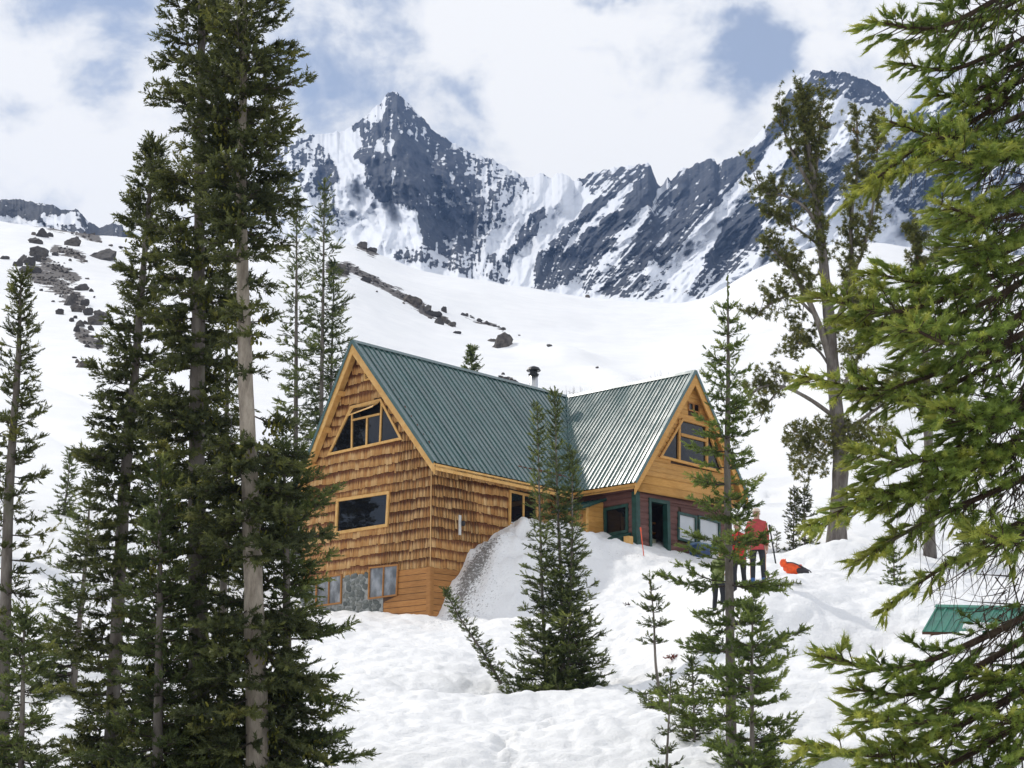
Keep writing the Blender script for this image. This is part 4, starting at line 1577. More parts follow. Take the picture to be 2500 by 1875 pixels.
# lower maroon wall with open doorway
Z_WB = 7.3
mb = MB()
dl, dr, dt = min(p[0] for p in P_DOOR), max(p[0] for p in P_DOOR), P_DOOR[2][1]
PW.box(mb, 0.0, dl, Z_WB, Z_BAND + 0.018, -0.12, 0.0)
PW.box(mb, dr, TW_R, Z_WB, Z_BAND + 0.018, -0.12, 0.0)
PW.box(mb, dl, dr, dt, Z_BAND + 0.018, -0.12, 0.0)
wlow = part(mb, 'wing_front_wall', M_DARKW)
boards(PW, wlow, 7.45, Z_BAND + 0.012, 0.215, lambda z: 0.06, lambda z: TW_R, [P_DOOR, P_K1, P_K2], M_MAROON, 'log_siding', 0.004, 0.035, 0.004, 11)
mb = MB()
for (t0, t1, z0, z1) in ((dl - 0.02, dl + 0.10, 7.5, dt + 0.02), (dr - 0.14, dr + 0.02, 7.5, dt + 0.02), (dl + 0.102, dr - 0.142, dt - 0.10, dt + 0.02)):
    PW.box(mb, t0, t1, z0, z1, -0.14, 0.075)
door = part(mb, 'door_frame', M_GREENT)
mb = MB()      # half door of pale board standing in the opening
hz0 = PW.uv(*g4(890, 655))[1]
PW.box(mb, dl + 0.13, dr - 0.16, 7.5, hz0, -0.55, -0.48)
part(mb, 'half_door', simple('lichen_green_board', (0.23, 0.24, 0.16), 0.8, 0.35, 9), door)
mb = MB()
PW.box(mb, dl + 0.35, dr - 0.16, 7.5, hz0 - 0.42, -0.47, -0.44)
part(mb, 'door_panel', M_LOWPL, door)
RL = max(0.3, dl - 0.8)
mb = MB()      # the dark room seen through the doorway: floor, ceiling and far walls
PW.box(mb, RL, dr + 1.2, 7.3, 7.42, -3.2, -0.15)
PW.box(mb, RL, dr + 1.2, dt + 0.10, dt + 0.16, -3.2, -0.15)
PW.box(mb, RL, dr + 1.2, 7.42, dt + 0.10, -3.3, -3.2)
PW.box(mb, RL - 0.06, RL, 7.42, dt + 0.10, -3.2, -0.15)
PW.box(mb, dr + 1.2, dr + 1.26, 7.42, dt + 0.10, -3.2, -0.15)
part(mb, 'room_lining', M_INT)
for zz in (dt - 0.62, dt - 0.98):
    mb = MB()
    PW.box(mb, RL + 0.02, dr + 0.6, zz, zz + 0.07, -1.4, -1.1)
    part(mb, 'shelf', M_LOWPL)
mb = MB()
PW.bar(mb, (dl + 0.1, dt + 0.05), (dr - 0.0, dt - 0.75), 0.10, -0.9, -0.8)
part(mb, 'stair_string', M_DARKW)
mb = MB()
PW.box(mb, -0.05, 0.12, 7.4, Z_BAND - 0.002, 0.042, 0.09)
PT.box(mb, -0.09, 0.12, 7.4, Z_BAND - 0.002, 0.042, 0.085)
part(mb, 'corner_post', M_GREENT)
window(PW, P_K1, 0.085, 0.02, 0.085, M_GREENT, M_PALEGL, label='green framed window with a pale bright pane')
window(PW, P_K2, 0.085, 0.02, 0.085, M_GREENT, M_PALEGL, label='green framed window next to the pale pane window')
# wing side wall
Z_WT = float(roof_z_w(0)) - 0.2
mb = MB()
PT.box(mb, 0.123, LW + 0.3, Z_WB, Z_WT, -0.12, 0.0)
wside = part(mb, 'wing_side_wall', M_DARKW)
boards(PT, wside, 7.45, Z_WT - 0.36, 0.215, lambda z: 0.10, lambda z: LW + 0.2, [P_TW], M_MAROON, 'log_siding', 0.004, 0.035, 0.004, 13)
boards(PT, wside, Z_WT - 0.36, Z_WT, 0.18, lambda z: 0.0, lambda z: LW + 0.2, [], M_PINE, 'board', 0.05, 0.02, 0.005, 14)
mt_ = None
window(PT, P_TW, 0.10, 0.02, 0.085, M_GREENT, M_GLASS, label='green framed window in the maroon side wall')
# green box with sloping lid under that window
mb = MB()
t0, t1 = P_TW[1][0] - 0.12, P_TW[0][0] - 0.14
zlid = P_TW[0][1] - 0.05
A_ = [PT.pt(t0, zlid - 0.70, 0.05), PT.pt(t1, zlid - 0.70, 0.05), PT.pt(t1, zlid - 0.70, 0.60), PT.pt(t0, zlid - 0.70, 0.60)]
B_ = [PT.pt(t0, zlid, 0.05), PT.pt(t1, zlid, 0.05), PT.pt(t1, zlid - 0.22, 0.60), PT.pt(t0, zlid - 0.22, 0.60)]
mb.prism(A_, B_)
bx_ = part(mb, 'storage_box', M_GREENT)
mb = MB()
mb.prism([p + np.array([0, 0, 0.004]) for p in B_[:2]] + [p + PT.n * 0.08 + np.array([0, 0, -0.015]) for p in B_[2:]], [p + np.array([0, 0, 0.04]) for p in B_[:2]] + [p + PT.n * 0.08 + np.array([0, 0, 0.02]) for p in B_[2:]])
part(mb, 'box_lid', M_GREENT, bx_)
mb = MB()
PT.box(mb, t1 - 0.30 if t1 < t0 else t0 - 0.3, (t1 if t1 < t0 else t0) - 0.06, zlid - 0.7, zlid - 0.16, 0.30, 0.52)
part(mb, 'pale_post', M_TRIM)
# shingled bump-out with its own small green roof, in the corner between hut and wing
c_l, c_r = PT.uv(*g3(842, 1300), 0.0)[0], PT.uv(*g3(842, 1300), 0.0)[0] + 1.5
zt0 = PT.uv(*g3(840, 1105), 0.02)[1]
mb = MB()
PT.poly(mb, [(c_l, 7.2), (c_l + 1.6, 7.2), (c_l + 1.6, zt0 - 0.35), (c_l, zt0 - 0.35)], 0.04, 0.95)
bump_out = part(mb, 'bump_out', M_PINE)
PX = Pl(PT.pt(c_l, 0, 0.0), -HAW, -HBW)        # its face towards the door
boards(PX, bump_out, 7.5, zt0 - 0.10, 0.19, lambda z: 0.05, lambda z: 0.95 if z < zt0 - 0.4 else max(0.06, 0.95 - (z - zt0 + 0.4) * 2.6), [], M_PINE, 'board', 0.02, 0.02, 0.005, 15)
mb = MB()
PX.box(mb, 0.86, 0.98, 7.3, zt0 - 0.30, 0.045, 0.07)
part(mb, 'corner_board', M_TRIM, bump_out)
PY = Pl(PT.pt(c_l, 0, 0.95), HBW, -HAW)        # its shingled front
rg = random.Random(44)
for r_ in range(7):
    t = 0.10
    while t < 1.55:
        w = rg.uniform(0.11, 0.2)
        mb = MB()
        zz = zt0 - 0.62 - r_ * 0.30 + rg.uniform(-0.02, 0.02)
        PY.poly(mb, [(t, zz), (t + w - 0.006, zz), (t + w - 0.006, zz + 0.34), (t, zz + 0.34)], 0.004 + 0.008 * (6 - r_) * 0 + 0.004, 0.03 - 0.0)
        mb.v = mb.v[:]
        for idx in (6, 7):
            q = np.array(mb.v[idx])
            mb.v[idx] = tuple(q - PY.n * 0.018)
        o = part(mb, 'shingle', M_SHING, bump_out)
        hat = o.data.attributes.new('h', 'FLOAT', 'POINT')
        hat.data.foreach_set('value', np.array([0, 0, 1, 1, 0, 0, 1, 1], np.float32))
        t += w
A0, A1 = PT.pt(c_l - 0.18, zt0, 0.02), PT.pt(c_l + 1.7, zt0, 0.02)
B0, B1 = PT.pt(c_l - 0.18, zt0 - 0.42, 1.22), PT.pt(c_l + 1.7, zt0 - 0.42, 1.22)
brf = deck([B0, B1, A1, A0], 'bump_out_roof', M_GREENT, 0.05)
roof_panels(lambda a_, l: (B0 + (B1 - B0) * a_ / 1.88) * (1 - l) + (A0 + (A1 - A0) * a_ / 1.88) * l, 0.0, 1.88, lambda a_: 0.0, brf, 0.21, 8)
# far wall of the wing
mb = MB()
PWr = Pl(WC + HAW * TW_R, HBW, HAW)
PWr.box(mb, 0.2, 5.0, Z_WB, zr, -0.12, 0.0)
part(mb, 'wing_rear_wall', M_MAROON)
# ------------------------------------------------------------------ trees
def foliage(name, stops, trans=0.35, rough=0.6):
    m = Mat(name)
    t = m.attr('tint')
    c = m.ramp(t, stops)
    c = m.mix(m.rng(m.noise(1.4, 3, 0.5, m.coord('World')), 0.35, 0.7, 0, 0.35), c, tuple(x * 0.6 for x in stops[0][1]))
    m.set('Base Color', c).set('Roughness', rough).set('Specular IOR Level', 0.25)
    tr = m.node('ShaderNodeBsdfTranslucent')
    m.l.new(m.mix(1.0, c, (1.25, 1.2, 0.7), 'MULTIPLY'), tr.inputs[0])
    mx = m.node('ShaderNodeMixShader')
    mx.inputs[0].default_value = trans
    m.l.new(m.p.outputs[0], mx.inputs[1])
    m.l.new(tr.outputs[0], mx.inputs[2])
    m.l.new(mx.outputs[0], m.out.inputs[0])
    return m.m


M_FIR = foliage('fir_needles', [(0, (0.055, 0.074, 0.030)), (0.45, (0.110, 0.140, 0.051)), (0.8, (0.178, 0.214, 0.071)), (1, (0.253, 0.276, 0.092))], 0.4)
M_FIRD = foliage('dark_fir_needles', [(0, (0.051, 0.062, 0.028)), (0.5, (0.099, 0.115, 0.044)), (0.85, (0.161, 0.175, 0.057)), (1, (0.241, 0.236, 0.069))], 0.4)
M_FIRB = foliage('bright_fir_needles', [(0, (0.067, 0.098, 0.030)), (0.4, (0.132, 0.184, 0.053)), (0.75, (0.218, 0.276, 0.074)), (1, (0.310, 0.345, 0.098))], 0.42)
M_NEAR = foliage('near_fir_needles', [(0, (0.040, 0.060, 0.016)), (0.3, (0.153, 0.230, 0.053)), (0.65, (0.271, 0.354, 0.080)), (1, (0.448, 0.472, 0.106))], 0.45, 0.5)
M_PNEED = foliage('olive_pine_needles', [(0, (0.095, 0.111, 0.035)), (0.5, (0.169, 0.182, 0.061)), (0.85, (0.250, 0.236, 0.081)), (1, (0.297, 0.162, 0.068))], 0.4)
M_LICH = foliage('yellow_green_lichen', [(0, (0.10, 0.11, 0.02)), (0.5, (0.19, 0.195, 0.035)), (1, (0.30, 0.29, 0.05))])
M_BROWNTW = foliage('brown_dead_twigs', [(0, (0.035, 0.022, 0.016)), (0.6, (0.06, 0.035, 0.022)), (1, (0.12, 0.05, 0.025))], 0.1)


def bark(name, a, b, scale=7):
    m = Mat(name)
    v = m.coord('World', (1, 1, 0.28))
    f = m.noise(scale, 7, 0.7, v)
    w = m.vor(scale * 1.3, v)
    c = m.mix(m.rng(f, 0.32, 0.7), a, b)
    c = m.mix(m.rng(m.noise(2.2, 5, 0.6, m.coord('World')), 0.55, 0.72, 0, 0.5), c, (0.16, 0.17, 0.10))
    m.set('Base Color', c).set('Roughness', 0.85).set('Specular IOR Level', 0.2)
    m.bump(m.math('ADD', f, m.math('MULTIPLY', w, 0.5)), 0.8, 0.03)
    return m.m


M_BARK = bark('grey_fir_bark', (0.115, 0.095, 0.080), (0.24, 0.215, 0.19))
M_BARKP = bark('pale_fir_bark', (0.17, 0.14, 0.11), (0.44, 0.385, 0.315), 5)
M_BARKD = bark('dark_branch_bark', (0.05, 0.038, 0.030), (0.10, 0.08, 0.065))
M_BARKG = bark('weathered_pine_bark', (0.085, 0.070, 0.060), (0.20, 0.18, 0.165), 5)


def proto_spindle(n):
    """blunt finger of needles along +z, length 1, radius 1"""
    a = np.arange(n) * 2 * np.pi / n
    alt = np.where(np.arange(n) % 2 == 0, 1.0, 0.72)
    r1_ = np.stack([np.cos(a) * 0.85 * alt, np.sin(a) * 0.85 * alt, np.full(n, 0.22)], 1)
    r2_ = np.stack([np.cos(a + 0.4) * alt, np.sin(a + 0.4) * alt, np.full(n, 0.72)], 1)
    V = np.vstack([[0, 0, 0], r1_, r2_, [0, 0, 1.0]])
    F = []
    for i in range(n):
        j = (i + 1) % n
        F += [(0, 1 + j, 1 + i), (1 + i, 1 + j, n + 1 + j), (1 + i, n + 1 + j, n + 1 + i), (n + 1 + i, n + 1 + j, 2 * n + 1)]
    return V, np.array(F)


def proto_brush(k, seed, ang=0.9, core=True, blade=0.10):
    """bottle-brush of k single-triangle needles; needles reach radius 1, stem length 1"""
    rg = np.random.default_rng(seed)
    V, F = [], []
    for i in range(k):
        z = 0.02 + 0.96 * (i + rg.random()) / k
        a = i * 2.399963 + rg.normal(0, 0.3)
        fw = 0.18 + 0.16 * rg.random()
        tip = 0.8 + 0.3 * rg.random()
        d = np.array([math.cos(a), math.sin(a), 0])
        s = np.array([-math.sin(a), math.cos(a), 0]) * blade
        b = np.array([0, 0, z])
        o = len(V)
        V += [b - s, b + s, b + d * tip + np.array([0, 0, fw])]
        F.append((o, o + 1, o + 2))
    return np.array(V), np.array(F)


def proto_tuft(k, seed):
    """round tuft of needles round the origin"""
    rg = np.random.default_rng(seed)
    V, F = [], []
    for i in range(k):
        d = rg.normal(size=3)
        d[2] += 0.5
        d /= np.linalg.norm(d)
        s = np.cross(d, rg.normal(size=3))
        s = s / np.linalg.norm(s) * 0.11
        o = len(V)
        V += [d * 0.05 - s, d * 0.05 + s, d * (0.75 + 0.35 * rg.random())]
        F.append((o, o + 1, o + 2))
    return np.array(V), np.array(F)


def proto_finger(n, needles, seed, core=0.62, blade=0.10, one=False):
    """finger of needles: a solid core with single-triangle needles standing out of it"""
    if one:
        a = np.arange(n) * 2 * np.pi / n
        V = np.vstack([[0, 0, 0], np.stack([np.cos(a), np.sin(a), np.full(n, 0.55)], 1), [0, 0, 1.0]])
        F = np.array([(0, 1 + (i + 1) % n, 1 + i) for i in range(n)] + [(1 + i, 1 + (i + 1) % n, n + 1) for i in range(n)])
    else:
        V, F = proto_spindle(n)
    V = V * np.array([core, core, 1.0])
    V2, F2 = proto_brush(needles, seed, blade=blade)
    V2[2::3, 2] -= 0.08
    return np.vstack([V, V2]), np.vstack([F, F2 + len(V)])


SP4, SP5, SP3 = proto_spindle(4), proto_spindle(5), proto_spindle(3)
BRUSH = [proto_finger(4, 38, k, 0.50, 0.080, True) for k in range(4)]
BRUSHM = [proto_brush(12, k, blade=0.34) for k in range(4)]
TUFT = [proto_tuft(20, k) for k in range(3)]


def scatter(proto, P, D, L, Rr, tint, rng):
    """copies of proto at P, pointing along D, as arrays"""
    V0, F0 = proto
    n = len(P)
    D = D / (np.linalg.norm(D, axis=1, keepdims=True) + 1e-9)
    X, Y = frame_of(D)
    a = rng.random(n) * 2 * np.pi
    X2 = X * np.cos(a)[:, None] + Y * np.sin(a)[:, None]
    Y2 = -X * np.sin(a)[:, None] + Y * np.cos(a)[:, None]
    Rr = np.broadcast_to(Rr, (n,))
    L = np.broadcast_to(L, (n,))
    V = P[:, None, :] + (V0[None, :, 0] * Rr[:, None])[..., None] * X2[:, None, :] + (V0[None, :, 1] * Rr[:, None])[..., None] * Y2[:, None, :] + (V0[None, :, 2] * L[:, None])[..., None] * D[:, None, :]
    F = F0[None] + (np.arange(n) * len(V0))[:, None, None]
    return V.reshape(-1, 3), F.reshape(-1, F0.shape[1]), np.repeat(tint, len(V0))


def join(parts):
    Vs, Fs, Ts, o = [], [], [], 0
    for V, F, T in parts:
        Vs.append(V)
        Fs.append(F + o)
        Ts.append(T)
        o += len(V)
    return np.concatenate(Vs), np.concatenate(Fs), np.concatenate(Ts)


def limbs_mesh(P0, P1, P2, P3, r0, r1=None):
    """three-sided tapering limbs through four points each"""
    n = len(P0)
    rows = [P0, P1, P2, P3]
    T = P3 - P0
    T = T / (np.linalg.norm(T, axis=1, keepdims=True) + 1e-9)
    X, Y = frame_of(T)
    V = []
    for k, P in enumerate(rows):
        r = (r0 * (1 - k / 3.4))[:, None]
        for a in (0, 2.094, 4.189):
            V.append(P + r * (math.cos(a) * X + math.sin(a) * Y))
    V = np.stack(V, 1).reshape(-1, 3)
    F0 = []
    for k in range(3):
        for j in range(3):
            j2 = (j + 1) % 3
            F0.append((k * 3 + j, k * 3 + j2, (k + 1) * 3 + j2, (k + 1) * 3 + j))
    F0 = np.array(F0)
    F = (F0[None] + (np.arange(n) * 12)[:, None, None]).reshape(-1, 4)
    return V, F


TRI = [0]


def twigs_mesh(P, E_, r):
    """thin three-sided twigs from P to E_"""
    T = E_ - P
    T = T / (np.linalg.norm(T, axis=1, keepdims=True) + 1e-9)
    X, Y = frame_of(T)
    V = []
    for Q, k in ((P, 1.0), (E_, 0.45)):
        for a in (0, 2.094, 4.189):
            V.append(Q + np.asarray(r)[:, None] * k * (math.cos(a) * X + math.sin(a) * Y))
    V = np.stack(V, 1).reshape(-1, 3)
    F0 = np.array([(0, 1, 4, 3), (1, 2, 5, 4), (2, 0, 3, 5)])
    return V, (F0[None] + (np.arange(len(P)) * 6)[:, None, None]).reshape(-1, 4)


def conifer(name, label, path, r_base, prof, seed, mat=None, barkm=None, group=None, cat='tree', nb=120, twig=0.30, shoot=(0.14, 0.030),
            dens=1.0, gaps=(), droop=0.25, proto=None, lichen=0, start=0.02, topbare=0.0, side=None, sp=0.12, whorl=0.0, minlen=0.12, stems=None, tint0=0.0, upturn=0.35):
    """path: trunk points from base to tip (world); prof: (fraction of height, branch length in metres)"""
    rng = np.random.default_rng(seed)
    mat, barkm, proto = mat or M_FIR, barkm or M_BARK, proto or BRUSHM
    dens = dens * 1.25
    nb = int(nb * 1.16)
    paths = [smooth_path(np.array(p, float), 40) for p in ([path] + (stems or []))]
    base = paths[0][0]
    t = empty(name, tuple(base), label, cat, group)
    fol, wood_, lich = [], [], []
    for si, pth in enumerate(paths):
        H = pth[-1, 2] - pth[0, 2]
        seg = np.linspace(0, 1, 40)
        rad = r_base * (0.75 if si else 1.0) * np.clip(1 - seg, 0.02, 1) ** 0.85 + 0.006
        rad[:3] *= np.array([1.25, 1.1, 1.03])
        V, F = tube(pth - base, rad, 12, True, 0.12, seed)
        tm = bpy.data.meshes.new('trunk')
        tm.from_pydata([tuple(v) for v in V], [], F)
        tm.polygons.foreach_set('use_smooth', np.ones(len(tm.polygons), bool))
        link('trunk', tm, barkm, t)
        # branches
        n = int(nb * (0.8 if si else 1.0))
        h = start + (0.985 - topbare - start) * (np.arange(n) + rng.random(n)) / n
        if whorl:
            k = np.round(h / whorl) * whorl
            h = np.clip(k + (h - k) * 0.25, start, 0.99)
        keep = np.ones(n, bool)
        for (g0, g1, pr) in gaps:
            keep &= ~((h > g0) & (h < g1) & (rng.random(n) < pr))
        h = h[keep]
        n = len(h)
        az = np.arange(n) * 2.399963 + rng.normal(0, 0.5, n)
        if side is not None:
            az = np.where(rng.random(n) < side[1], side[0] + rng.normal(0, 0.7, n), az)
        L = np.interp(h, [p[0] for p in prof], [p[1] for p in prof]) * np.clip(rng.normal(0.85, 0.24, n), 0.35, 1.4)
        L = np.maximum(L, minlen)
        ti = h * 39
        i0 = np.clip(ti.astype(int), 0, 38)
        P0 = pth[i0] + (pth[i0 + 1] - pth[i0]) * (ti - i0)[:, None]
        out = np.stack([np.cos(az), np.sin(az), 0 * az], 1)
        a0 = np.interp(h, [0, 0.5, 0.85, 1], [-droop - 0.15, -droop, 0.15, 0.9]) + rng.normal(0, 0.12, n)
        curve = upturn + rng.normal(0, 0.10, n)

        def bp(ix, s):
            s = s[:, None]
            return P0[ix] + L[ix][:, None] * (out[ix] * s * np.sqrt(np.maximum(0.3, 1 - a0[ix] ** 2 * 0.5))[:, None] + np.array([[0, 0, 1]]) * (a0[ix][:, None] * s + curve[ix][:, None] * s * s))

        def bdir(ix, s):
            s = s[:, None]
            d = out[ix] + np.array([[0, 0, 1]]) * (a0[ix][:, None] + 2 * curve[ix][:, None] * s)
            return d / np.linalg.norm(d, axis=1, keepdims=True)
        ar = np.arange(n)
        q = [bp(ar, np.full(n, s)) for s in (0, 0.33, 0.66, 0.97)]
        br = np.clip(0.006 + 0.012 * L, 0.008, 0.035)
        wood_.append(limbs_mesh(*q, br))
        btint = rng.normal(0, 0.16, n)
        # shoots along the branch itself
        ns = np.maximum(2, (L / sp * dens).astype(int))
        ix = np.repeat(ar, ns)
        s = 0.12 + 0.88 * rng.random(len(ix))
        P = bp(ix, s)
        D = bdir(ix, s) + rng.normal(0, 0.45, (len(ix), 3)) + np.array([0, 0, 0.22])
        items = [(P, D, ix, s)]
        tipP = bp(ar, np.ones(n) * 0.96)
        items.append((tipP, bdir(ar, np.ones(n)), ar, np.ones(n)))
        # side twigs
        nt = np.maximum(1, (L / (sp * 1.25)).astype(int)) * 2
        ix = np.repeat(ar, nt)
        s = 0.10 + 0.86 * rng.random(len(ix))
        sg = np.where(rng.random(len(ix)) < 0.5, -1.0, 1.0)
        bd = bdir(ix, s)
        sd = np.stack([-out[ix][:, 1], out[ix][:, 0], 0 * s], 1) * sg[:, None]
        td = bd * 0.62 + sd * 0.78 + np.array([0, 0, 0.06]) + rng.normal(0, 0.10, (len(ix), 3))
        td /= np.linalg.norm(td, axis=1, keepdims=True)
        lt = np.clip(L[ix] * twig * (1.15 - s) * np.clip(rng.normal(0.95, 0.25, len(ix)), 0.4, 1.5), 0.05, 1.2)
        P = bp(ix, s)
        wood_.append(twigs_mesh(P, P + td * lt[:, None], np.full(len(ix), 0.006)))
        nk = np.maximum(1, (lt / (sp * 0.85) * dens).astype(int))
        jx = np.repeat(np.arange(len(ix)), nk)
        u = 0.15 + 0.85 * rng.random(len(jx))
        PP = P[jx] + td[jx] * (lt[jx] * u)[:, None]
        DD = td[jx] + rng.normal(0, 0.42, (len(jx), 3)) + np.array([0, 0, 0.20])
        items.append((PP, DD, ix[jx], s[jx]))
        items.append((P + td * lt[:, None] * 0.9, td, ix, s))
        P = np.concatenate([i[0] for i in items])
        D = np.concatenate([i[1] for i in items])
        ib = np.concatenate([i[2] for i in items])
        ss = np.concatenate([i[3] for i in items])
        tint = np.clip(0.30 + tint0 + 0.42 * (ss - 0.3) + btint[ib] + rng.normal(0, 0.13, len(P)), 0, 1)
        sl = shoot[0] * np.clip(rng.normal(1, 0.28, len(P)), 0.5, 1.8)
        sr = shoot[1] * 1.25 * np.clip(rng.normal(1, 0.2, len(P)), 0.6, 1.6)
        if isinstance(proto, list):
            gsel = rng.integers(0, len(proto), len(P))
            for k, pr in enumerate(proto):
                w = gsel == k
                fol.append(scatter(pr, P[w], D[w], sl[w], sr[w], tint[w], rng))
        else:
            fol.append(scatter(proto, P, D, sl, sr, tint, rng))
        # leader shoots at the top of the stem
        kt = 26
        hs = np.linspace(0.90 if not topbare else 1 - topbare, 1.0, kt)
        ti2 = np.clip(hs * 39, 0, 38.99)
        j0 = ti2.astype(int)
        TP = pth[j0] + (pth[j0 + 1] - pth[j0]) * (ti2 - j0)[:, None]
        TD_ = rng.normal(0, 0.5, (kt, 3)) + np.array([0, 0, 1.2])
        fol.append(scatter(SP4, TP, TD_, np.full(kt, shoot[0] * 0.55), np.full(kt, shoot[1] * 0.75), np.full(kt, 0.6), rng))
        if lichen:
            k = int(lichen)
            w = rng.integers(0, len(P), k)
            w = w[(ss[w] < 0.75)]
            cl = np.repeat(P[w], 12, axis=0) + rng.normal(0, 0.055, (len(w) * 12, 3)) * np.array([1, 1, 1.5])
            lich.append(scatter(SP3, cl, rng.normal(0, 0.35, cl.shape) + np.array([0, 0, -1.0]), 0.05 + 0.05 * rng.random(len(cl)), 0.022, rng.random(len(cl)), rng))
    V, F, T = join(fol)
    TRI[0] += len(F)
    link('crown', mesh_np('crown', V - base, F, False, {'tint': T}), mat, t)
    Vs, Fs, o = [], [], 0
    for V, F in wood_:
        Vs.append(V)
        Fs.append(F + o)
        o += len(V)
    link('branches', mesh_np('branches', np.concatenate(Vs) - base, np.concatenate(Fs)), M_BARKD, t)
    if lich:
        V, F, T = join(lich)
        link('lichen', mesh_np('lichen', V - base, F, False, {'tint': T}), M_LICH, t)['kind'] = 'stuff'
    return t


def dp(x, y):
    """pixel of the 2212-wide view to photo pixel"""
    return x * 2500 / 2212, y * 2500 / 2212


def trunk_px(pts, depth, base_to_ground=True, dd=None):
    """trunk through display pixels (top first or base first, sorted by row), ending in the snow"""
    P = []
    for k, (x, y) in enumerate(sorted(pts, key=lambda p: -p[1])):
        P.append(unp(*dp(x, y), depth + (dd[k] if dd else 0)))
    b = P[0].copy()
    gz = float(ground_z(b[0], b[1]))
    if base_to_ground and b[2] > gz + 0.05:
        sl = (P[1][:2] - P[0][:2]) / max(0.5, P[1][2] - P[0][2])
        nb_ = np.array([b[0] - sl[0] * (b[2] - gz), b[1], 0])
        nb_[2] = float(ground_z(nb_[0], nb_[1])) - 0.12
        P = [nb_] + P
    elif base_to_ground:
        P[0][2] = gz - 0.12
    return P


# --- tall group on the left
conifer('subalpine_fir', 'tall dark fir with grey trunk, left of the two tallest trunks, top out of frame', trunk_px([(440, -330), (436, 0), (430, 600), (425, 1000), (432, 1640)], 26),
        0.185, [(0, 1.0), (0.15, 0.98), (0.35, 0.86), (0.55, 0.78), (0.75, 0.72), (0.9, 0.5), (1, 0.1)], 21, M_FIRD, nb=300, twig=0.5, upturn=0.2, lichen=230, shoot=(0.15, 0.037), droop=0.42, gaps=[(0.10, 0.16, 0.6), (0.47, 0.50, 0.7)], sp=0.105, group='tall firs left of the hut')
conifer('subalpine_fir', 'tall fir with smooth pale trunk, nearest the hut in the tall left group', trunk_px([(528, -300), (528, 80), (521, 400), (530, 800), (546, 1200), (556, 1640)], 24.5),
        0.18, [(0, 0.55), (0.12, 0.7), (0.26, 0.95), (0.40, 0.9), (0.5, 0.5), (0.58, 0.6), (0.66, 0.82), (0.82, 0.74), (0.93, 0.4), (1, 0.1)], 22, M_FIRD, M_BARKP, nb=290, twig=0.5, upturn=0.2, lichen=150, shoot=(0.15, 0.037), droop=0.40,
        gaps=[(0.0, 0.10, 0.8), (0.14, 0.19, 0.75), (0.44, 0.60, 0.78), (0.30, 0.335, 0.85)], sp=0.105, group='tall firs left of the hut')
conifer('subalpine_fir', 'slim pointed dark fir left of the two tallest trunks, leaning slightly right', trunk_px([(333, 300), (318, 480), (292, 800), (266, 1100), (238, 1640)], 29),
        0.14, [(0, 1.25), (0.2, 1.1), (0.45, 0.75), (0.7, 0.55), (0.9, 0.3), (1, 0.05)], 23, M_FIRD, nb=250, twig=0.45, upturn=0.25, lichen=30, shoot=(0.15, 0.037), droop=0.25, sp=0.11, group='tall firs left of the hut')
conifer('subalpine_fir', 'dark fir standing between and behind the two tallest trunks', trunk_px([(486, 560), (490, 900), (482, 1300), (478, 1640)], 31),
        0.11, [(0, 1.3), (0.3, 1.05), (0.6, 0.75), (0.9, 0.4), (1, 0.05)], 24, M_FIRD, nb=120, lichen=40, sp=0.13, group='tall firs left of the hut')
conifer('subalpine_fir', 'bushy low fir right of the pale trunk, before the shingled gable', trunk_px([(612, 960), (618, 1200), (622, 1640)], 25.5),
        0.11, [(0, 1.3), (0.25, 1.2), (0.5, 0.95), (0.8, 0.6), (1, 0.08)], 25, M_FIR, twig=0.42, nb=125, lichen=50, droop=0.35, sp=0.10, group='tall firs left of the hut')
conifer('subalpine_fir', 'low bushy fir at the foot of the slim pointed fir, bottom left', trunk_px([(345, 1010), (345, 1300), (340, 1640)], 25),
        0.10, [(0, 1.15), (0.3, 1.0), (0.6, 0.8), (0.85, 0.45), (1, 0.08)], 26, M_FIR, nb=105, lichen=40, droop=0.3, sp=0.105, group='tall firs left of the hut')
# --- left edge
conifer('subalpine_fir', 'pointed fir cut by the left edge of the picture', trunk_px([(46, 590), (38, 800), (18, 1100), (4, 1640)], 27),
        0.13, [(0, 1.1), (0.2, 0.85), (0.5, 0.52), (0.8, 0.28), (1, 0.05)], 27, M_FIRD, nb=150, droop=0.15, sp=0.11)
conifer('subalpine_fir', 'young fir at the bottom left corner in front of the edge fir', trunk_px([(52, 1330), (50, 1450), (46, 1640)], 24),
        0.05, [(0, 0.85), (0.4, 0.6), (0.8, 0.3), (1, 0.05)], 28, M_FIR, nb=60, sp=0.10)
conifer('subalpine_fir', 'spreading young fir on the snow between left edge fir and tall group', trunk_px([(196, 1040), (186, 1200), (168, 1380)], 38),
        0.08, [(0, 1.35), (0.35, 1.0), (0.7, 0.55), (1, 0.05)], 29, M_FIR, nb=80, droop=0.1, sp=0.14, side=(math.pi, 0.45))
conifer('subalpine_fir', 'lone small fir far up the open snow at left', trunk_px([(152, 985), (147, 1040), (140, 1092)], 70),
        0.06, [(0, 0.75), (0.5, 0.45), (1, 0.05)], 30, M_FIR, nb=45, sp=0.2, shoot=(0.2, 0.045), droop=0.2)
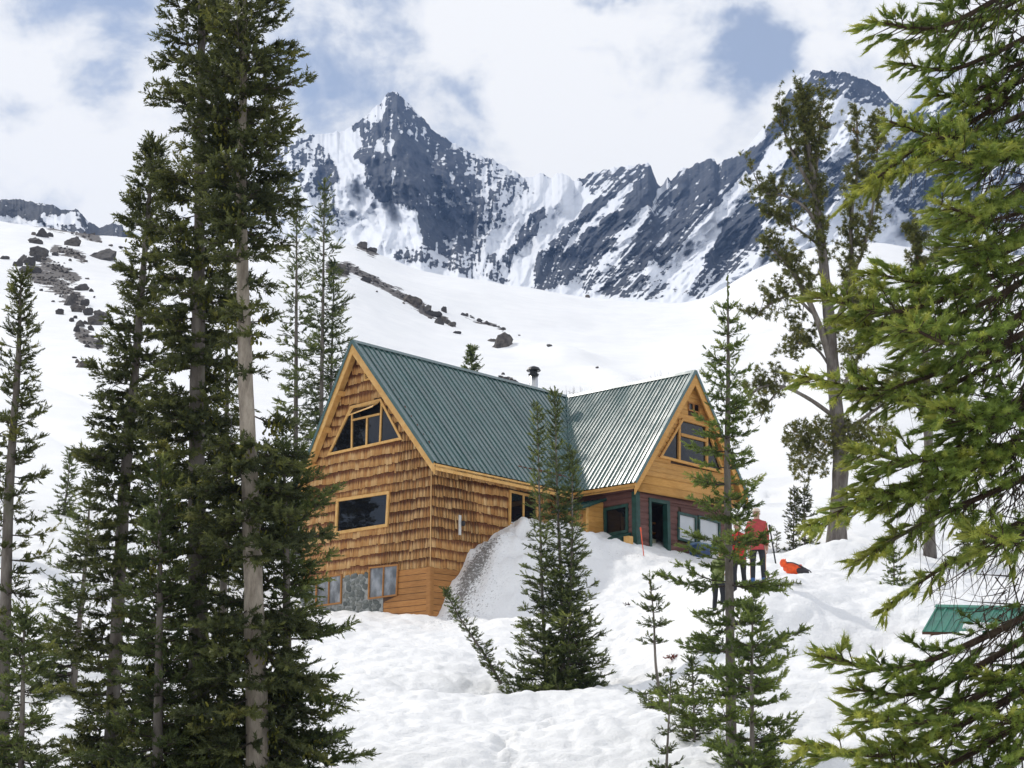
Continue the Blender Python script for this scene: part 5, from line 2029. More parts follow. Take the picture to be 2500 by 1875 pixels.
# --- behind the hut
conifer('subalpine_fir', 'left of two tall firs rising behind the shingled gable', trunk_px([(641, 408), (640, 700), (638, 1060)], 74),
        0.16, [(0, 1.7), (0.25, 1.6), (0.5, 1.25), (0.8, 0.65), (1, 0.05)], 31, M_FIR, nb=130, droop=0.3, sp=0.2, shoot=(0.26, 0.05), group='firs behind the gable')
conifer('subalpine_fir', 'right of two tall firs rising behind the shingled gable, twin trunked', trunk_px([(701, 385), (697, 700), (690, 1080)], 72),
        0.16, [(0, 0.6), (0.15, 1.0), (0.35, 1.4), (0.6, 1.15), (0.85, 0.6), (1, 0.05)], 32, M_FIR, nb=130, droop=0.3, sp=0.2, shoot=(0.26, 0.05), group='firs behind the gable',
        stems=[trunk_px([(722, 560), (716, 800), (708, 1080)], 72.4)])
conifer('subalpine_fir', 'small fir tip showing above the main roof ridge', trunk_px([(1020, 752), (1019, 790), (1018, 850)], 105),
        0.10, [(0, 1.0), (0.5, 0.55), (1, 0.05)], 33, M_FIR, nb=55, sp=0.3, shoot=(0.32, 0.07), droop=0.0)
# --- before the hut
p_c = trunk_px([(1198, 838), (1205, 1100), (1214, 1300), (1216, 1495)], 42)
conifer('subalpine_fir', 'three stemmed bushy fir in front of the side wall', p_c, 0.075,
        [(0, 0.75), (0.2, 1.1), (0.4, 0.9), (0.55, 0.52), (0.7, 0.3), (0.92, 0.14), (1, 0.03)], 34, M_FIR, M_BARK, nb=165, twig=0.42, droop=0.12, sp=0.12, shoot=(0.15, 0.03),
        stems=[trunk_px([(1160, 872), (1166, 1100), (1172, 1300), (1180, 1495)], 42.2), trunk_px([(1236, 975), (1236, 1150), (1232, 1300), (1228, 1490)], 41.8)])
conifer('fir_sapling', 'thin sapling leaning left before the snow bank', trunk_px([(958, 1272), (1000, 1345), (1050, 1420), (1082, 1478)], 43, False),
        0.035, [(0, 0.20), (0.3, 0.25), (0.8, 0.14), (1, 0.04)], 35, M_FIR, nb=60, droop=-0.05, sp=0.10, shoot=(0.11, 0.026), minlen=0.06)
conifer('fir_sapling', 'slender sapling with bare mid stem and low skirt, in its snow hollow', trunk_px([(1404, 1255), (1412, 1330), (1418, 1450), (1440, 1545)], 36),
        0.032, [(0, 0.75), (0.12, 0.7), (0.27, 0.5), (0.3, 0.25), (0.7, 0.28), (0.9, 0.12), (1, 0.02)], 36, M_FIR, nb=60, droop=0.0, sp=0.10, shoot=(0.11, 0.024), gaps=[(0.30, 0.42, 0.9), (0.86, 0.97, 0.8)], whorl=0.1, minlen=0.08)
conifer('fir_sapling', 'bare topped sapling at the bottom edge left of the big front fir', trunk_px([(1450, 1452), (1445, 1550), (1440, 1650)], 28),
        0.022, [(0, 0.50), (0.25, 0.3), (0.6, 0.14), (0.9, 0.1), (1, 0.02)], 37, M_FIR, nb=34, droop=-0.1, sp=0.07, shoot=(0.07, 0.018), whorl=0.14, minlen=0.07)
conifer('fir_sapling', 'small sapling close left of the big front fir', trunk_px([(1494, 1425), (1497, 1480), (1500, 1570)], 33),
        0.025, [(0, 0.55), (0.4, 0.45), (0.7, 0.25), (1, 0.03)], 38, M_FIR, nb=42, droop=-0.05, sp=0.09, shoot=(0.09, 0.022))
conifer('subalpine_fir', 'tall slim bright fir standing before the people and wing gable', trunk_px([(1572, 598), (1573, 800), (1571, 1000), (1576, 1300), (1580, 1640)], 30),
        0.088, [(0, 1.2), (0.15, 1.15), (0.35, 0.9), (0.5, 0.6), (0.7, 0.4), (0.85, 0.26), (0.9, 0.13), (1, 0.03)], 39, M_FIRB, nb=105, twig=0.42, droop=0.06, sp=0.095, shoot=(0.12, 0.029), gaps=[(0.93, 0.99, 0.75)], whorl=0.035)
conifer('subalpine_fir', 'young bright fir beside the tall slim front fir, on its right', trunk_px([(1626, 1306), (1624, 1450), (1625, 1645)], 27),
        0.05, [(0, 0.85), (0.3, 0.75), (0.6, 0.5), (0.85, 0.24), (1, 0.03)], 40, M_FIRB, nb=66, droop=-0.05, sp=0.085, shoot=(0.11, 0.027), whorl=0.06)
# --- small firs on the right
conifer('fir_sapling', 'left of two slim small firs by the orange pack', trunk_px([(1716, 1062), (1715, 1120), (1713, 1190)], 62), 0.03, [(0, 0.38), (0.5, 0.25), (1, 0.03)], 41, M_FIRD, nb=40, sp=0.14, shoot=(0.14, 0.035), droop=0.0)
conifer('fir_sapling', 'right of two slim small firs by the orange pack', trunk_px([(1737, 1058), (1738, 1120), (1739, 1195)], 61), 0.035, [(0, 0.48), (0.5, 0.32), (1, 0.03)], 42, M_FIRD, nb=44, sp=0.14, shoot=(0.14, 0.035), droop=0.0)
conifer('fir_sapling', 'tiny fir tip beside the upright pole', trunk_px([(1678, 1148), (1678, 1165), (1678, 1188)], 58), 0.012, [(0, 0.16), (1, 0.02)], 43, M_FIRD, nb=16, sp=0.1, shoot=(0.08, 0.02), minlen=0.05)
conifer('subalpine_fir', 'small fir on the snow crest, seen through the near boughs at right', trunk_px([(2092, 1085), (2091, 1150), (2090, 1232)], 56), 0.04, [(0, 0.55), (0.5, 0.4), (1, 0.03)], 44, M_FIR, nb=46, sp=0.14, shoot=(0.15, 0.035))
conifer('subalpine_fir', 'small fir left of the buried shed roof', trunk_px([(1930, 1190), (1932, 1260), (1935, 1345)], 44), 0.04, [(0, 0.45), (0.5, 0.32), (1, 0.03)], 45, M_FIRB, nb=44, sp=0.13, shoot=(0.12, 0.03))
# ------------------------------------------------------------------ the near fir on the right
NB = np.array([unp(*dp(2290, 1700), 9.3)[0], 9.3, 0.0])
NB[2] = float(ground_z(NB[0], NB[1])) - 0.15
near = empty('subalpine_fir', tuple(NB), 'large near fir with bright drooping boughs along the right edge', 'tree')
pth = smooth_path([NB, unp(*dp(2285, 1500), 9.3), unp(*dp(2292, 600), 9.35), unp(*dp(2286, -200), 9.3), unp(*dp(2284, -900), 9.3)], 60)
V, F = tube(pth - NB, np.linspace(0.20, 0.08, 60), 14, True, 0.1, 3)
tm = bpy.data.meshes.new('trunk')
tm.from_pydata([tuple(v) for v in V], [], F)
tm.polygons.foreach_set('use_smooth', np.ones(len(tm.polygons), bool))
link('trunk', tm, M_BARK, near)


M_TWIG = bark('brown_inner_twigs', (0.040, 0.026, 0.018), (0.085, 0.055, 0.038))


def bough(root, tip, seed, tint0=0.0, wide=1.0, sag=0.12, dens=1.0, dead=0.40):
    """one bough from the trunk to its tip (display pixels and distance): axis, side sprays, needle shoots"""
    rng = np.random.default_rng(seed)
    r = unp(*dp(root[0], root[1]), root[2])
    q = unp(*dp(tip[0], tip[1]), tip[2])
    L = np.linalg.norm(q - r)
    mid1, mid2 = r + (q - r) * 0.35, r + (q - r) * 0.7
    mid1[2] -= sag * L * 0.7
    mid2[2] -= sag * L
    ax = smooth_path([r, mid1, mid2, q], 24)
    n = max(6, int(L / 0.036))
    s = np.linspace(0.10, 0.99, n) + rng.normal(0, 0.008, n)
    i = np.clip((s * 23).astype(int), 0, 22)
    P = ax[i] + (ax[i + 1] - ax[i]) * (s * 23 - i)[:, None]
    T = ax[i + 1] - ax[i]
    T /= np.linalg.norm(T, axis=1, keepdims=True)
    sd = np.cross(T, np.array([[0, 0, 1.0]]))
    sd /= np.linalg.norm(sd, axis=1, keepdims=True)
    upv = np.cross(sd, T)
    sg = np.where(np.arange(n) % 2 == 0, 1.0, -1.0)
    roll = rng.normal(0, 0.45, n) - 0.15
    D = T * 0.66 + (sd * np.cos(roll)[:, None] + upv * np.sin(roll)[:, None]) * sg[:, None] * 0.75 + np.array([0, 0, -0.10])
    D /= np.linalg.norm(D, axis=1, keepdims=True)
    lt = np.clip((0.05 + 0.33 * (1.02 - s)) * wide * min(1.25, L) * np.clip(rng.normal(1, 0.25, n), 0.4, 1.6), 0.05, 0.5)
    wood_ = [twigs_mesh(P, P + D * lt[:, None], np.full(n, 0.005))]
    nk = np.maximum(1, (lt / 0.030 * dens).astype(int))
    jx = np.repeat(np.arange(n), nk)
    u = 0.18 + 0.80 * rng.random(len(jx))
    inner = (s[jx] < dead) | (u < dead * 0.6)
    keep = ~(inner & (rng.random(len(jx)) < 0.75))
    jx, u = jx[keep], u[keep]
    PP = P[jx] + D[jx] * (lt[jx] * u)[:, None]
    sd2 = np.cross(D[jx], upv[jx])
    DD = D[jx] * 0.75 + sd2 * rng.choice([-0.42, 0.42], len(jx))[:, None] + rng.normal(0, 0.15, (len(jx), 3)) + np.array([0, 0, 0.10])
    tips = P + D * (lt * 0.92)[:, None]
    aP = P[s > dead]
    aD = T[s > dead] + rng.normal(0, 0.22, aP.shape)
    P_ = np.concatenate([PP, tips, aP, ax[-1:]])
    D_ = np.concatenate([DD, D, aD, T[-1:]])
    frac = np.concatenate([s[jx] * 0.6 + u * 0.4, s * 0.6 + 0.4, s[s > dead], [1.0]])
    tint = np.clip(0.02 + tint0 + 0.80 * frac ** 1.6 + rng.normal(0, 0.13, len(P_)), 0, 1)  # shade inside the bough and lit tips put into the needle tint
    sl = 0.088 * np.clip(rng.normal(1, 0.22, len(P_)), 0.55, 1.6)
    sr = 0.0235 * np.clip(rng.normal(1, 0.15, len(P_)), 0.6, 1.5)
    fol = []
    sel = rng.integers(0, len(BRUSH), len(P_))
    for k, pr in enumerate(BRUSH):
        w = sel == k
        if w.any():
            fol.append(scatter(pr, P_[w], D_[w], sl[w], sr[w], tint[w], rng))
    V, F, Tn = join(fol)
    TRI[0] += len(F)
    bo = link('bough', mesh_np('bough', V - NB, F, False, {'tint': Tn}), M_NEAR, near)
    Va, Fa = tube(ax, np.linspace(0.020, 0.005, 24) * min(1.2, 0.5 + L * 0.5), 6, False)
    wood_.append((Va, np.array(Fa)))
    # thin dead twigs and beard lichen hanging under the inner half
    k = int((30 if sag > 0 else 75) * L)
    w = rng.integers(0, n, k)
    w = w[s[w] < 0.7]
    hp = P[w] + rng.normal(0, 0.03, (len(w), 3))
    hl = 0.06 + (0.18 if sag > 0 else 0.34) * rng.random(len(w)) ** 2
    hd = rng.normal(0, 0.35, (len(w), 3)) + np.array([0, 0, -1.0])
    wood_.append(limbs_mesh(hp, hp + hd * (hl * 0.3)[:, None], hp + hd * (hl * 0.6)[:, None] + rng.normal(0, 0.012, hp.shape), hp + hd * hl[:, None], np.full(len(w), 0.0028)))
    Vs, Fs, o = [], [], 0
    for V, F in wood_:
        Vs.append(V)
        Fs.append(F + o)
        o += len(V)
    link('twigs', mesh_np('twigs', np.concatenate(Vs) - NB, np.concatenate(Fs)), M_TWIG, bo)
    return bo


BOUGHS = [((2290, -90, 9.3), (1893, 48, 8.7), 0.05, 0.9), ((2290, -60, 9.3), (1990, 70, 9.4), 0.15, 0.9), ((2290, 40, 9.3), (1942, 136, 8.9), 0.0, 0.55), ((2290, 70, 9.3), (2005, 208, 9.1), 0.10, 0.6),
          ((2290, 110, 9.3), (1832, 438, 8.8), 0.38, 0.62), ((2290, 150, 9.3), (1900, 400, 9.1), 0.30, 0.6), ((2290, 210, 9.3), (1922, 262, 8.6), 0.12, 0.55), ((2290, 240, 9.3), (2040, 330, 8.4), 0.20, 1.0),
          ((2290, 330, 9.3), (2030, 440, 8.3), 0.18, 1.0), ((2290, 420, 9.3), (2080, 520, 8.5), 0.10, 1.0), ((2290, 480, 9.3), (1880, 590, 8.8), 0.10, 0.8), ((2290, 520, 9.3), (1768, 640, 8.5), 0.24, 0.95),
          ((2290, 560, 9.3), (1840, 700, 8.8), 0.18, 0.85), ((2290, 620, 9.3), (1950, 700, 8.2), 0.12, 1.0), ((2290, 680, 9.3), (1728, 812, 8.7), 0.24, 0.75), ((2290, 700, 9.3), (1850, 850, 9.0), 0.16, 0.75),
          ((2290, 800, 9.3), (2020, 880, 8.5), 0.05, 1.0), ((2290, 840, 9.3), (1845, 970, 8.5), 0.20, 0.9), ((2290, 880, 9.3), (1855, 1060, 8.7), 0.12, 0.9), ((2290, 950, 9.3), (1746, 1134, 8.6), 0.26, 0.62),
          ((2290, 1000, 9.3), (1850, 1212, 8.9), 0.28, 0.6), ((2290, 1080, 9.3), (1906, 1316, 9.2), 0.30, 0.55), ((2290, 1290, 9.3), (1776, 1418, 8.7), 0.10, 0.75), ((2290, 1330, 9.3), (1842, 1490, 8.9), 0.06, 0.8),
          ((2290, 1380, 9.3), (1850, 1545, 8.5), 0.15, 0.8), ((2290, 1440, 9.3), (1736, 1604, 8.5), 0.26, 0.75), ((2290, 1500, 9.3), (1900, 1650, 8.7), 0.20, 0.9), ((2290, 1560, 9.3), (2000, 1690, 8.4), 0.22, 1.0)]
for k, (r_, q_, t0, wd) in enumerate(BOUGHS):
    bough(r_, q_, 500 + k, t0, wd, 0.10 if k not in (4, 5, 19, 20, 21) else -0.02)
rg = random.Random(5)
for k in range(13):
    y = -80 + k * 138 + rg.uniform(-30, 30)
    if 1180 < y < 1330:
        continue
    bough((2290, y - rg.uniform(40, 110), 9.35), (rg.uniform(2020, 2170), y, rg.uniform(8.3, 9.9)), 700 + k, rg.uniform(-0.08, 0.22), rg.uniform(0.8, 1.15), 0.08)
# bare dead twigs by the trunk
rng = np.random.default_rng(9)
n = 620
hz_ = rng.uniform(-100, 1700, n)
P0 = np.array([unp(*dp(x, y), d) for x, y, d in zip(rng.uniform(2120, 2290, n), hz_, rng.uniform(8.9, 9.7, n))])
dv = rng.normal(0, 0.5, (n, 3)) + np.array([-0.5, 0, -0.8])
l = rng.uniform(0.10, 0.42, n)[:, None]
V, F = limbs_mesh(P0, P0 + dv * l * 0.33, P0 + dv * l * 0.66 + rng.normal(0, 0.02, (n, 3)), P0 + dv * l + rng.normal(0, 0.03, (n, 3)), rng.uniform(0.0025, 0.006, n))
o = link('dead_twigs', mesh_np('dead_twigs', V - NB, F), M_BARKD, near)
o['kind'] = 'stuff'


# ------------------------------------------------------------------ old pines on the right
def pine(name, label, trunk, limbs, depth, r0, seed, group=None, fill=1.0, dense=()):
    """gnarled pine: trunk and limbs through display pixels, short upturned twigs with round needle tufts"""
    rng = np.random.default_rng(seed)
    tp = trunk_px(trunk, depth)
    base = tp[0]
    t = empty(name, tuple(base), label, 'tree', group)
    pth = smooth_path(tp, 50)
    V, F = tube(pth - base, np.interp(np.linspace(0, 1, 50), [0, 0.06, 0.4, 0.8, 1], [r0 * 1.35, r0, r0 * 0.72, r0 * 0.35, 0.03]), 12, True, 0.16, seed)
    tm = bpy.data.meshes.new('trunk')
    tm.from_pydata([tuple(v) for v in V], [], F)
    tm.polygons.foreach_set('use_smooth', np.ones(len(tm.polygons), bool))
    link('trunk', tm, M_BARKG, t)
    tw, tufts, tints = [], [], []
    alll = [(list(reversed(sorted(trunk, key=lambda p: -p[1]))), 0, 0.0, 0.55, 0.05)] + list(limbs)
    for k, (pts, dz, r, f0, red) in enumerate(alll):
        d = depth + np.linspace(0, dz, len(pts))
        lp = smooth_path([unp(*dp(x, y), dd_) for (x, y), dd_ in zip(pts, d)], 26)
        if k:
            V, F = tube(lp - base, np.linspace(r, r * 0.25, 26), 8, True, 0.15, seed + k)
            me = bpy.data.meshes.new('limb')
            me.from_pydata([tuple(v) for v in V], [], F)
            me.polygons.foreach_set('use_smooth', np.ones(len(me.polygons), bool))
            link('limb', me, M_BARK, t)
        L = np.linalg.norm(lp[-1] - lp[0])
        n = int(L * 11 * fill)
        s = (f0 + (1 - f0) * rng.random(n)) if k else (1 - rng.random(n) * 0.5) * 0.5 + 0 * rng.random(n)
        if not k:
            s = rng.random(n) * 0.45         # trunk is listed top first
        ti = np.clip(s * 25, 0, 24.99)
        i0 = ti.astype(int)
        P = lp[i0] + (lp[i0 + 1] - lp[i0]) * (ti - i0)[:, None]
        T = lp[i0 + 1] - lp[i0]
        T /= np.linalg.norm(T, axis=1, keepdims=True)
        D = rng.normal(0, 0.75, (n, 3)) + T * 0.35 * (1 if k else -1) + np.array([0, 0, 0.55])
        D /= np.linalg.norm(D, axis=1, keepdims=True)
        l = rng.uniform(0.18, 0.75, n)
        e = P + D * l[:, None] + np.array([0, 0, 1]) * (0.25 * l)[:, None]
        tw.append(twigs_mesh(P, e, np.full(n, 0.010)))
        m_ = rng.integers(5, 11, n)
        jx = np.repeat(np.arange(n), m_)
        u = rng.uniform(0.45, 1.05, len(jx))
        Q = P[jx] + (e - P)[jx] * u[:, None] + rng.normal(0, 0.055, (len(jx), 3))
        tufts.append(Q)
        tints.append(np.clip(rng.normal(0.45, 0.2, len(jx)), 0, 0.85) + 0.15 * (rng.random(len(jx)) < red * 0.6))
    for (x0, y0, x1, y1, n, dd_) in dense:
        Q = np.array([unp(*dp(x, y), z) for x, y, z in zip(rng.uniform(x0, x1, n), rng.uniform(y0, y1, n), depth + rng.normal(0, dd_, n))])
        cx, cy = (x0 + x1) / 2, (y0 + y1) / 2
        c = unp(*dp(cx, cy), depth)
        rad = np.linalg.norm((Q - c) / np.array([abs(unp(*dp(x1, cy), depth)[0] - c[0]), dd_ * 1.6, abs(unp(*dp(cx, y0), depth)[2] - c[2])]), axis=1)
        Q = Q[rad < 1.05]
        tufts.append(Q)
        tints.append(np.clip(rng.normal(0.55, 0.2, len(Q)), 0, 0.9))
        st_ = Q[::5]
        tw.append(limbs_mesh(st_, st_ * 0.75 + c * 0.25, st_ * 0.5 + c * 0.5, st_ * 0.3 + c * 0.7, np.full(len(st_), 0.010)))
    P = np.concatenate(tufts)
    T = np.concatenate(tints)
    sel = rng.integers(0, 3, len(P))
    fol = []
    for k in range(3):
        w = sel == k
        sc = rng.uniform(0.08, 0.15, w.sum())
        fol.append(scatter(TUFT[k], P[w], rng.normal(0, 0.4, (w.sum(), 3)) + np.array([0, 0, 1.0]), sc, sc, T[w], rng))
    V, F, Tn = join(fol)
    TRI[0] += len(F)
    link('crown', mesh_np('crown', V - base, F, False, {'tint': Tn}), M_PNEED, t)
    Vs, Fs, o = [], [], 0
    for V, F in tw:
        Vs.append(V)
        Fs.append(F + o)
        o += len(V)
    link('branches', mesh_np('branches', np.concatenate(Vs) - base, np.concatenate(Fs)), M_BARKD, t)
    return t


pine('old_pine', 'gnarled old pine with thick grey trunk and many upswept limbs', [(1806, 1195), (1816, 1000), (1806, 880), (1792, 700), (1778, 560), (1762, 420), (1742, 290), (1735, 215)],
     [([(1800, 720), (1838, 600), (1838, 480), (1852, 360), (1850, 235)], 0.8, 0.10, 0.2, 0.3),
      ([(1782, 520), (1745, 455), (1700, 425), (1650, 415), (1630, 380)], -0.8, 0.07, 0.35, 0.05),
      ([(1782, 540), (1730, 500), (1680, 470), (1640, 455)], 0.5, 0.05, 0.4, 0.0),
      ([(1765, 430), (1722, 350), (1695, 285), (1682, 225)], -0.3, 0.07, 0.3, 0.15),
      ([(1760, 400), (1768, 320), (1772, 250), (1780, 215)], 0.2, 0.05, 0.2, 0.1),
      ([(1800, 800), (1765, 690), (1720, 600), (1690, 560), (1658, 530)], -0.9, 0.12, 0.35, 0.0),
      ([(1760, 680), (1710, 640), (1660, 660), (1625, 690)], -0.5, 0.06, 0.3, 0.0),
      ([(1815, 640), (1858, 560), (1885, 450), (1895, 330), (1892, 265)], 1.2, 0.06, 0.3, 0.35),
      ([(1802, 900), (1745, 860), (1690, 835), (1640, 838), (1612, 870)], -0.6, 0.08, 0.45, 0.05),
      ([(1690, 835), (1660, 870), (1640, 910)], -0.2, 0.04, 0.2, 0.0),
      ([(1808, 820), (1770, 760), (1730, 740), (1700, 760)], 0.6, 0.05, 0.3, 0.0),
      ([(1806, 860), (1850, 780), (1880, 700), (1890, 620)], 0.9, 0.07, 0.3, 0.05),
      ([(1800, 620), (1770, 590), (1740, 640), (1730, 720)], 0.4, 0.04, 0.3, 0.0),
      ([(1812, 940), (1870, 900), (1920, 860), (1950, 800)], 1.0, 0.07, 0.35, 0.0),
      ([(1842, 640), (1852, 700), (1850, 800), (1840, 880)], 0.4, 0.05, 0.0, 0.0)],
     55, 0.27, 61, dense=((1690, 905, 1775, 975, 420, 0.5), (1735, 895, 1860, 985, 700, 0.7), (1700, 950, 1765, 1042, 300, 0.4), (1790, 920, 1905, 1005, 480, 0.6), (1850, 900, 1935, 960, 220, 0.5), (1745, 970, 1800, 1030, 160, 0.4),
            (1815, 580, 1870, 690, 260, 0.5), (1805, 680, 1860, 800, 260, 0.6), (1650, 590, 1725, 690, 130, 0.5), (1690, 690, 1745, 780, 120, 0.4), (1740, 250, 1790, 330, 90, 0.4)), fill=1.2)
pine('old_pine', 'second old pine half hidden behind the near fir', [(2010, 1230), (2004, 900), (1996, 720), (1985, 600), (1975, 500)],
     [([(2000, 800), (1960, 740), (1930, 700), (1920, 640)], -0.5, 0.06, 0.3, 0.1), ([(2003, 860), (2050, 800), (2080, 740)], 0.4, 0.06, 0.3, 0.05),
      ([(1992, 680), (2020, 600), (2030, 540)], 0.4, 0.05, 0.3, 0.1), ([(2004, 900), (1960, 860), (1920, 850), (1890, 870)], -0.3, 0.06, 0.35, 0.0)],
     58, 0.17, 62, dense=((1930, 560, 2040, 900, 500, 0.8),))
# ------------------------------------------------------------------ rocks on the slopes
m = Mat('dark_andesite_rock')
v = m.coord('World')
c = m.ramp(m.rand(), [(0, (0.060, 0.056, 0.056)), (0.5, (0.105, 0.097, 0.092)), (1, (0.175, 0.150, 0.128))])
c = m.mix(m.rng(m.noise(1.7, 7, 0.7, v), 0.38, 0.68), c, (0.055, 0.050, 0.048))
m.set('Base Color', c).set('Roughness', 0.85).set('Specular IOR Level', 0.25)
m.bump(m.noise(3.0, 7, 0.7, v), 0.7, 0.12)
M_ROCK = m.m


def rock_mesh(seed, sub=2, cuts=9):
    bm = bmesh.new()
    bmesh.ops.create_icosphere(bm, subdivisions=sub, radius=1.0)
    rg = np.random.default_rng(seed)
    N = rg.normal(size=(cuts, 3))
    N /= np.linalg.norm(N, axis=1, keepdims=True)
    dd_ = rg.uniform(0.45, 0.85, cuts)
    for vv in bm.verts:
        p = np.array(vv.co)
        for k in range(cuts):
            e = p @ N[k] - dd_[k]
            if e > 0:
                p = p - N[k] * e
        p *= 1 + 0.06 * rg.normal()
        vv.co = p
    me = bpy.data.meshes.new('boulder')
    bm.to_mesh(me)
    bm.free()
    me.materials.append(M_ROCK)
    return me


RK = [rock_mesh(100 + k, 3 if k < 4 else 2) for k in range(12)]


def boulder(u, v, w, h, label=None, seed=0, group=None, tilt=0.0, cat='boulder', depthf=0.8):
    """rock whose foot centre is seen at photo pixel u, v; w, h in photo pixels"""
    p = ghit(u, v, 70 if v < 1200 else 20)
    k = p[1] / FPX
    rg = random.Random(seed * 7 + int(u))
    o = bpy.data.objects.new('boulder', RK[rg.randrange(4) if w > 14 else rg.randrange(4, 12)])
    COL.objects.link(o)
    sx, sz = w * k * 0.62, h * k * 0.95
    o.location = (p[0], p[1] + sx * 0.2, p[2] + sz * 0.18)
    o.rotation_euler = (0, tilt, rg.uniform(-0.6, 0.6))
    o.scale = (sx, sx * depthf, sz)
    return tag(o, label, cat, group)


def z3(x, y):
    return x * 0.3014, 450 + y * 0.3014


def z4(x, y):
    return 600 + x * 0.4069, 500 + y * 0.4069


BIGS = [(345, 430, 100, 95, 'slanted upright slab near the top of the left slope', -0.6), (590, 500, 170, 85, 'broad angular boulder below the dark ledge on the left slope', 0.45),
        (845, 605, 270, 95, 'long flat block with snow on top, right of the left slope rocks', 0.18), (310, 580, 190, 85, 'topmost wide rock of the pile on the left slope', 0.2),
        (240, 660, 115, 80, 'rounded boulder in the middle of the left slope pile', 0.0), (705, 1488, 145, 80, 'lone dark boulder lowest on the left slope', 0.0),
        (770, 1140, 165, 80, 'largest dark boulder at the lower end of the left rock band', 0.2), (665, 865, 110, 65, 'wedge shaped rock right of the left rock band', 0.5)]
for k, (x, y, w, h, lab, tl) in enumerate(BIGS):
    boulder(*z3(x, y), w * 0.3014, h * 0.3014, lab, k, None, tl)
SM = [(140, 668, 70, 50), (300, 625, 75, 50), (205, 715, 125, 50), (292, 720, 85, 45), (40, 608, 62, 34), (740, 870, 40, 28), (570, 985, 85, 75), (612, 1032, 90, 60), (684, 985, 62, 60),
      (716, 1058, 75, 65), (805, 1075, 115, 55), (856, 1085, 45, 45), (735, 1182, 52, 42), (482, 1058, 76, 44), (577, 1112, 46, 30), (650, 1150, 62, 45), (622, 1195, 46, 40), (332, 862, 28, 20),
      (702, 768, 34, 16), (922, 705, 42, 28), (802, 1322, 62, 60), (708, 1322, 42, 26), (628, 1450, 36, 34), (600, 1412, 36, 20), (265, 420, 40, 40), (400, 425, 60, 30), (285, 480, 120, 50),
      (600, 940, 60, 50), (660, 1025, 50, 45), (430, 960, 30, 14), (180, 640, 90, 60), (345, 600, 70, 60), (280, 560, 70, 50), (445, 580, 60, 30), (690, 630, 34, 16), (568, 622, 24, 14), (895, 500, 34, 14), (975, 515, 34, 16),
      (800, 470, 60, 16), (765, 915, 18, 10), (605, 1090, 34, 30), (690, 1135, 40, 30), (765, 1245, 44, 20)]
ORD = ['nearest', 'second nearest', 'third nearest', 'fourth nearest', 'fifth nearest', 'sixth nearest', 'seventh nearest', 'eighth nearest', 'ninth nearest', 'tenth nearest',
       'eleventh nearest', 'twelfth nearest', 'thirteenth nearest', 'fourteenth nearest', 'fifteenth nearest', 'sixteenth nearest', 'seventeenth nearest', 'eighteenth nearest']


def rank_labels(pts, marks, what):
    """a label for each small rock: how near it lies to the closest landmark, and on which side"""
    own = {}
    for i, p in enumerate(pts):
        dist, mk = min((math.hypot(p[0] - x, p[1] - y), j) for j, (x, y, _) in enumerate(marks))
        own.setdefault(mk, []).append((dist, i))
    out = {}
    for mk, L in own.items():
        x, y, nm = marks[mk]
        for r_, (dist, i) in enumerate(sorted(L)):
            dx, dy = pts[i][0] - x, pts[i][1] - y
            sd = ('right of' if dx > 0 else 'left of') if abs(dx) > abs(dy) else ('below' if dy > 0 else 'above')
            out[i] = '%s %s %s, %s to it' % (what(pts[i]), sd, nm, ORD[min(r_, len(ORD) - 1)])
    return out


MK = [(345, 400, 'the slanted upright slab'), (590, 455, 'the broad boulder under the ledge'), (845, 560, 'the long flat block'), (310, 545, 'the wide rock topping the pile'),
      (240, 620, 'the rounded boulder of the pile'), (705, 1450, 'the lone lowest boulder'), (770, 1100, 'the largest boulder of the rock band'), (665, 835, 'the wedge shaped rock')]
lab = rank_labels(SM, MK, lambda p: 'small dark rock' if p[2] < 45 else ('dark rock' if p[2] < 80 else 'broad dark rock'))
for k, (x, y, w, h) in enumerate(SM):
    boulder(*z3(x, y), w * 0.3014 * 1.1, h * 0.3014 * 1.15, lab[k], 40 + k, 'rocks on the left slope')
boulder(*z4(1545, 862), 130 * 0.41, 95 * 0.41, 'big dark boulder alone on the snow above the main roof', 3, None, 0.35)
boulder(*z4(1482, 825), 55 * 0.41, 26 * 0.41, 'small rock at the left foot of the big lone boulder', 4)
boulder(*z4(1000, 595), 100 * 0.41, 62 * 0.41, 'pointed block at the lower end of the rock rib behind the hut', 5, None, 0.5)
boulder(*z4(555, 405), 130 * 0.41, 60 * 0.41, 'dark outcrop beside the firs at the top of the rock rib', 6)
boulder(*z4(720, 462), 60 * 0.41, 34 * 0.41, 'small dark outcrop under the upper rock rib', 6)
CM = [(1090, 638, 64, 34), (1190, 642, 38, 30), (1122, 668, 92, 30), (1162, 716, 50, 38), (1160, 670, 30, 28), (1186, 697, 32, 26), (1212, 716, 34, 26), (1240, 732, 42, 30), (1270, 776, 44, 18), (1306, 668, 44, 16),
      (1400, 704, 34, 20), (1455, 718, 28, 14), (1490, 733, 24, 15), (1547, 754, 28, 16), (1640, 786, 16, 10), (1820, 854, 30, 18), (2108, 982, 18, 12), (1524, 1040, 26, 18), (1562, 1052, 34, 20), (1616, 1078, 52, 22),
      (1358, 682, 30, 12), (2052, 556, 26, 14), (785, 522, 14, 8), (1545, 1020, 20, 14), (1105, 685, 24, 10), (595, 415, 50, 40), (840, 305, 40, 20), (900, 318, 34, 18), (760, 285, 60, 30), (700, 262, 70, 40)]
MK = [(1545, 815, 'the big lone boulder'), (1000, 565, 'the pointed block of the rib'), (555, 380, 'the outcrop by the firs'), (720, 445, 'the small outcrop under the rib')]
lab = rank_labels(CM, MK, lambda p: 'tiny rock' if p[2] < 30 else ('small rock' if p[2] < 50 else 'low rock'))
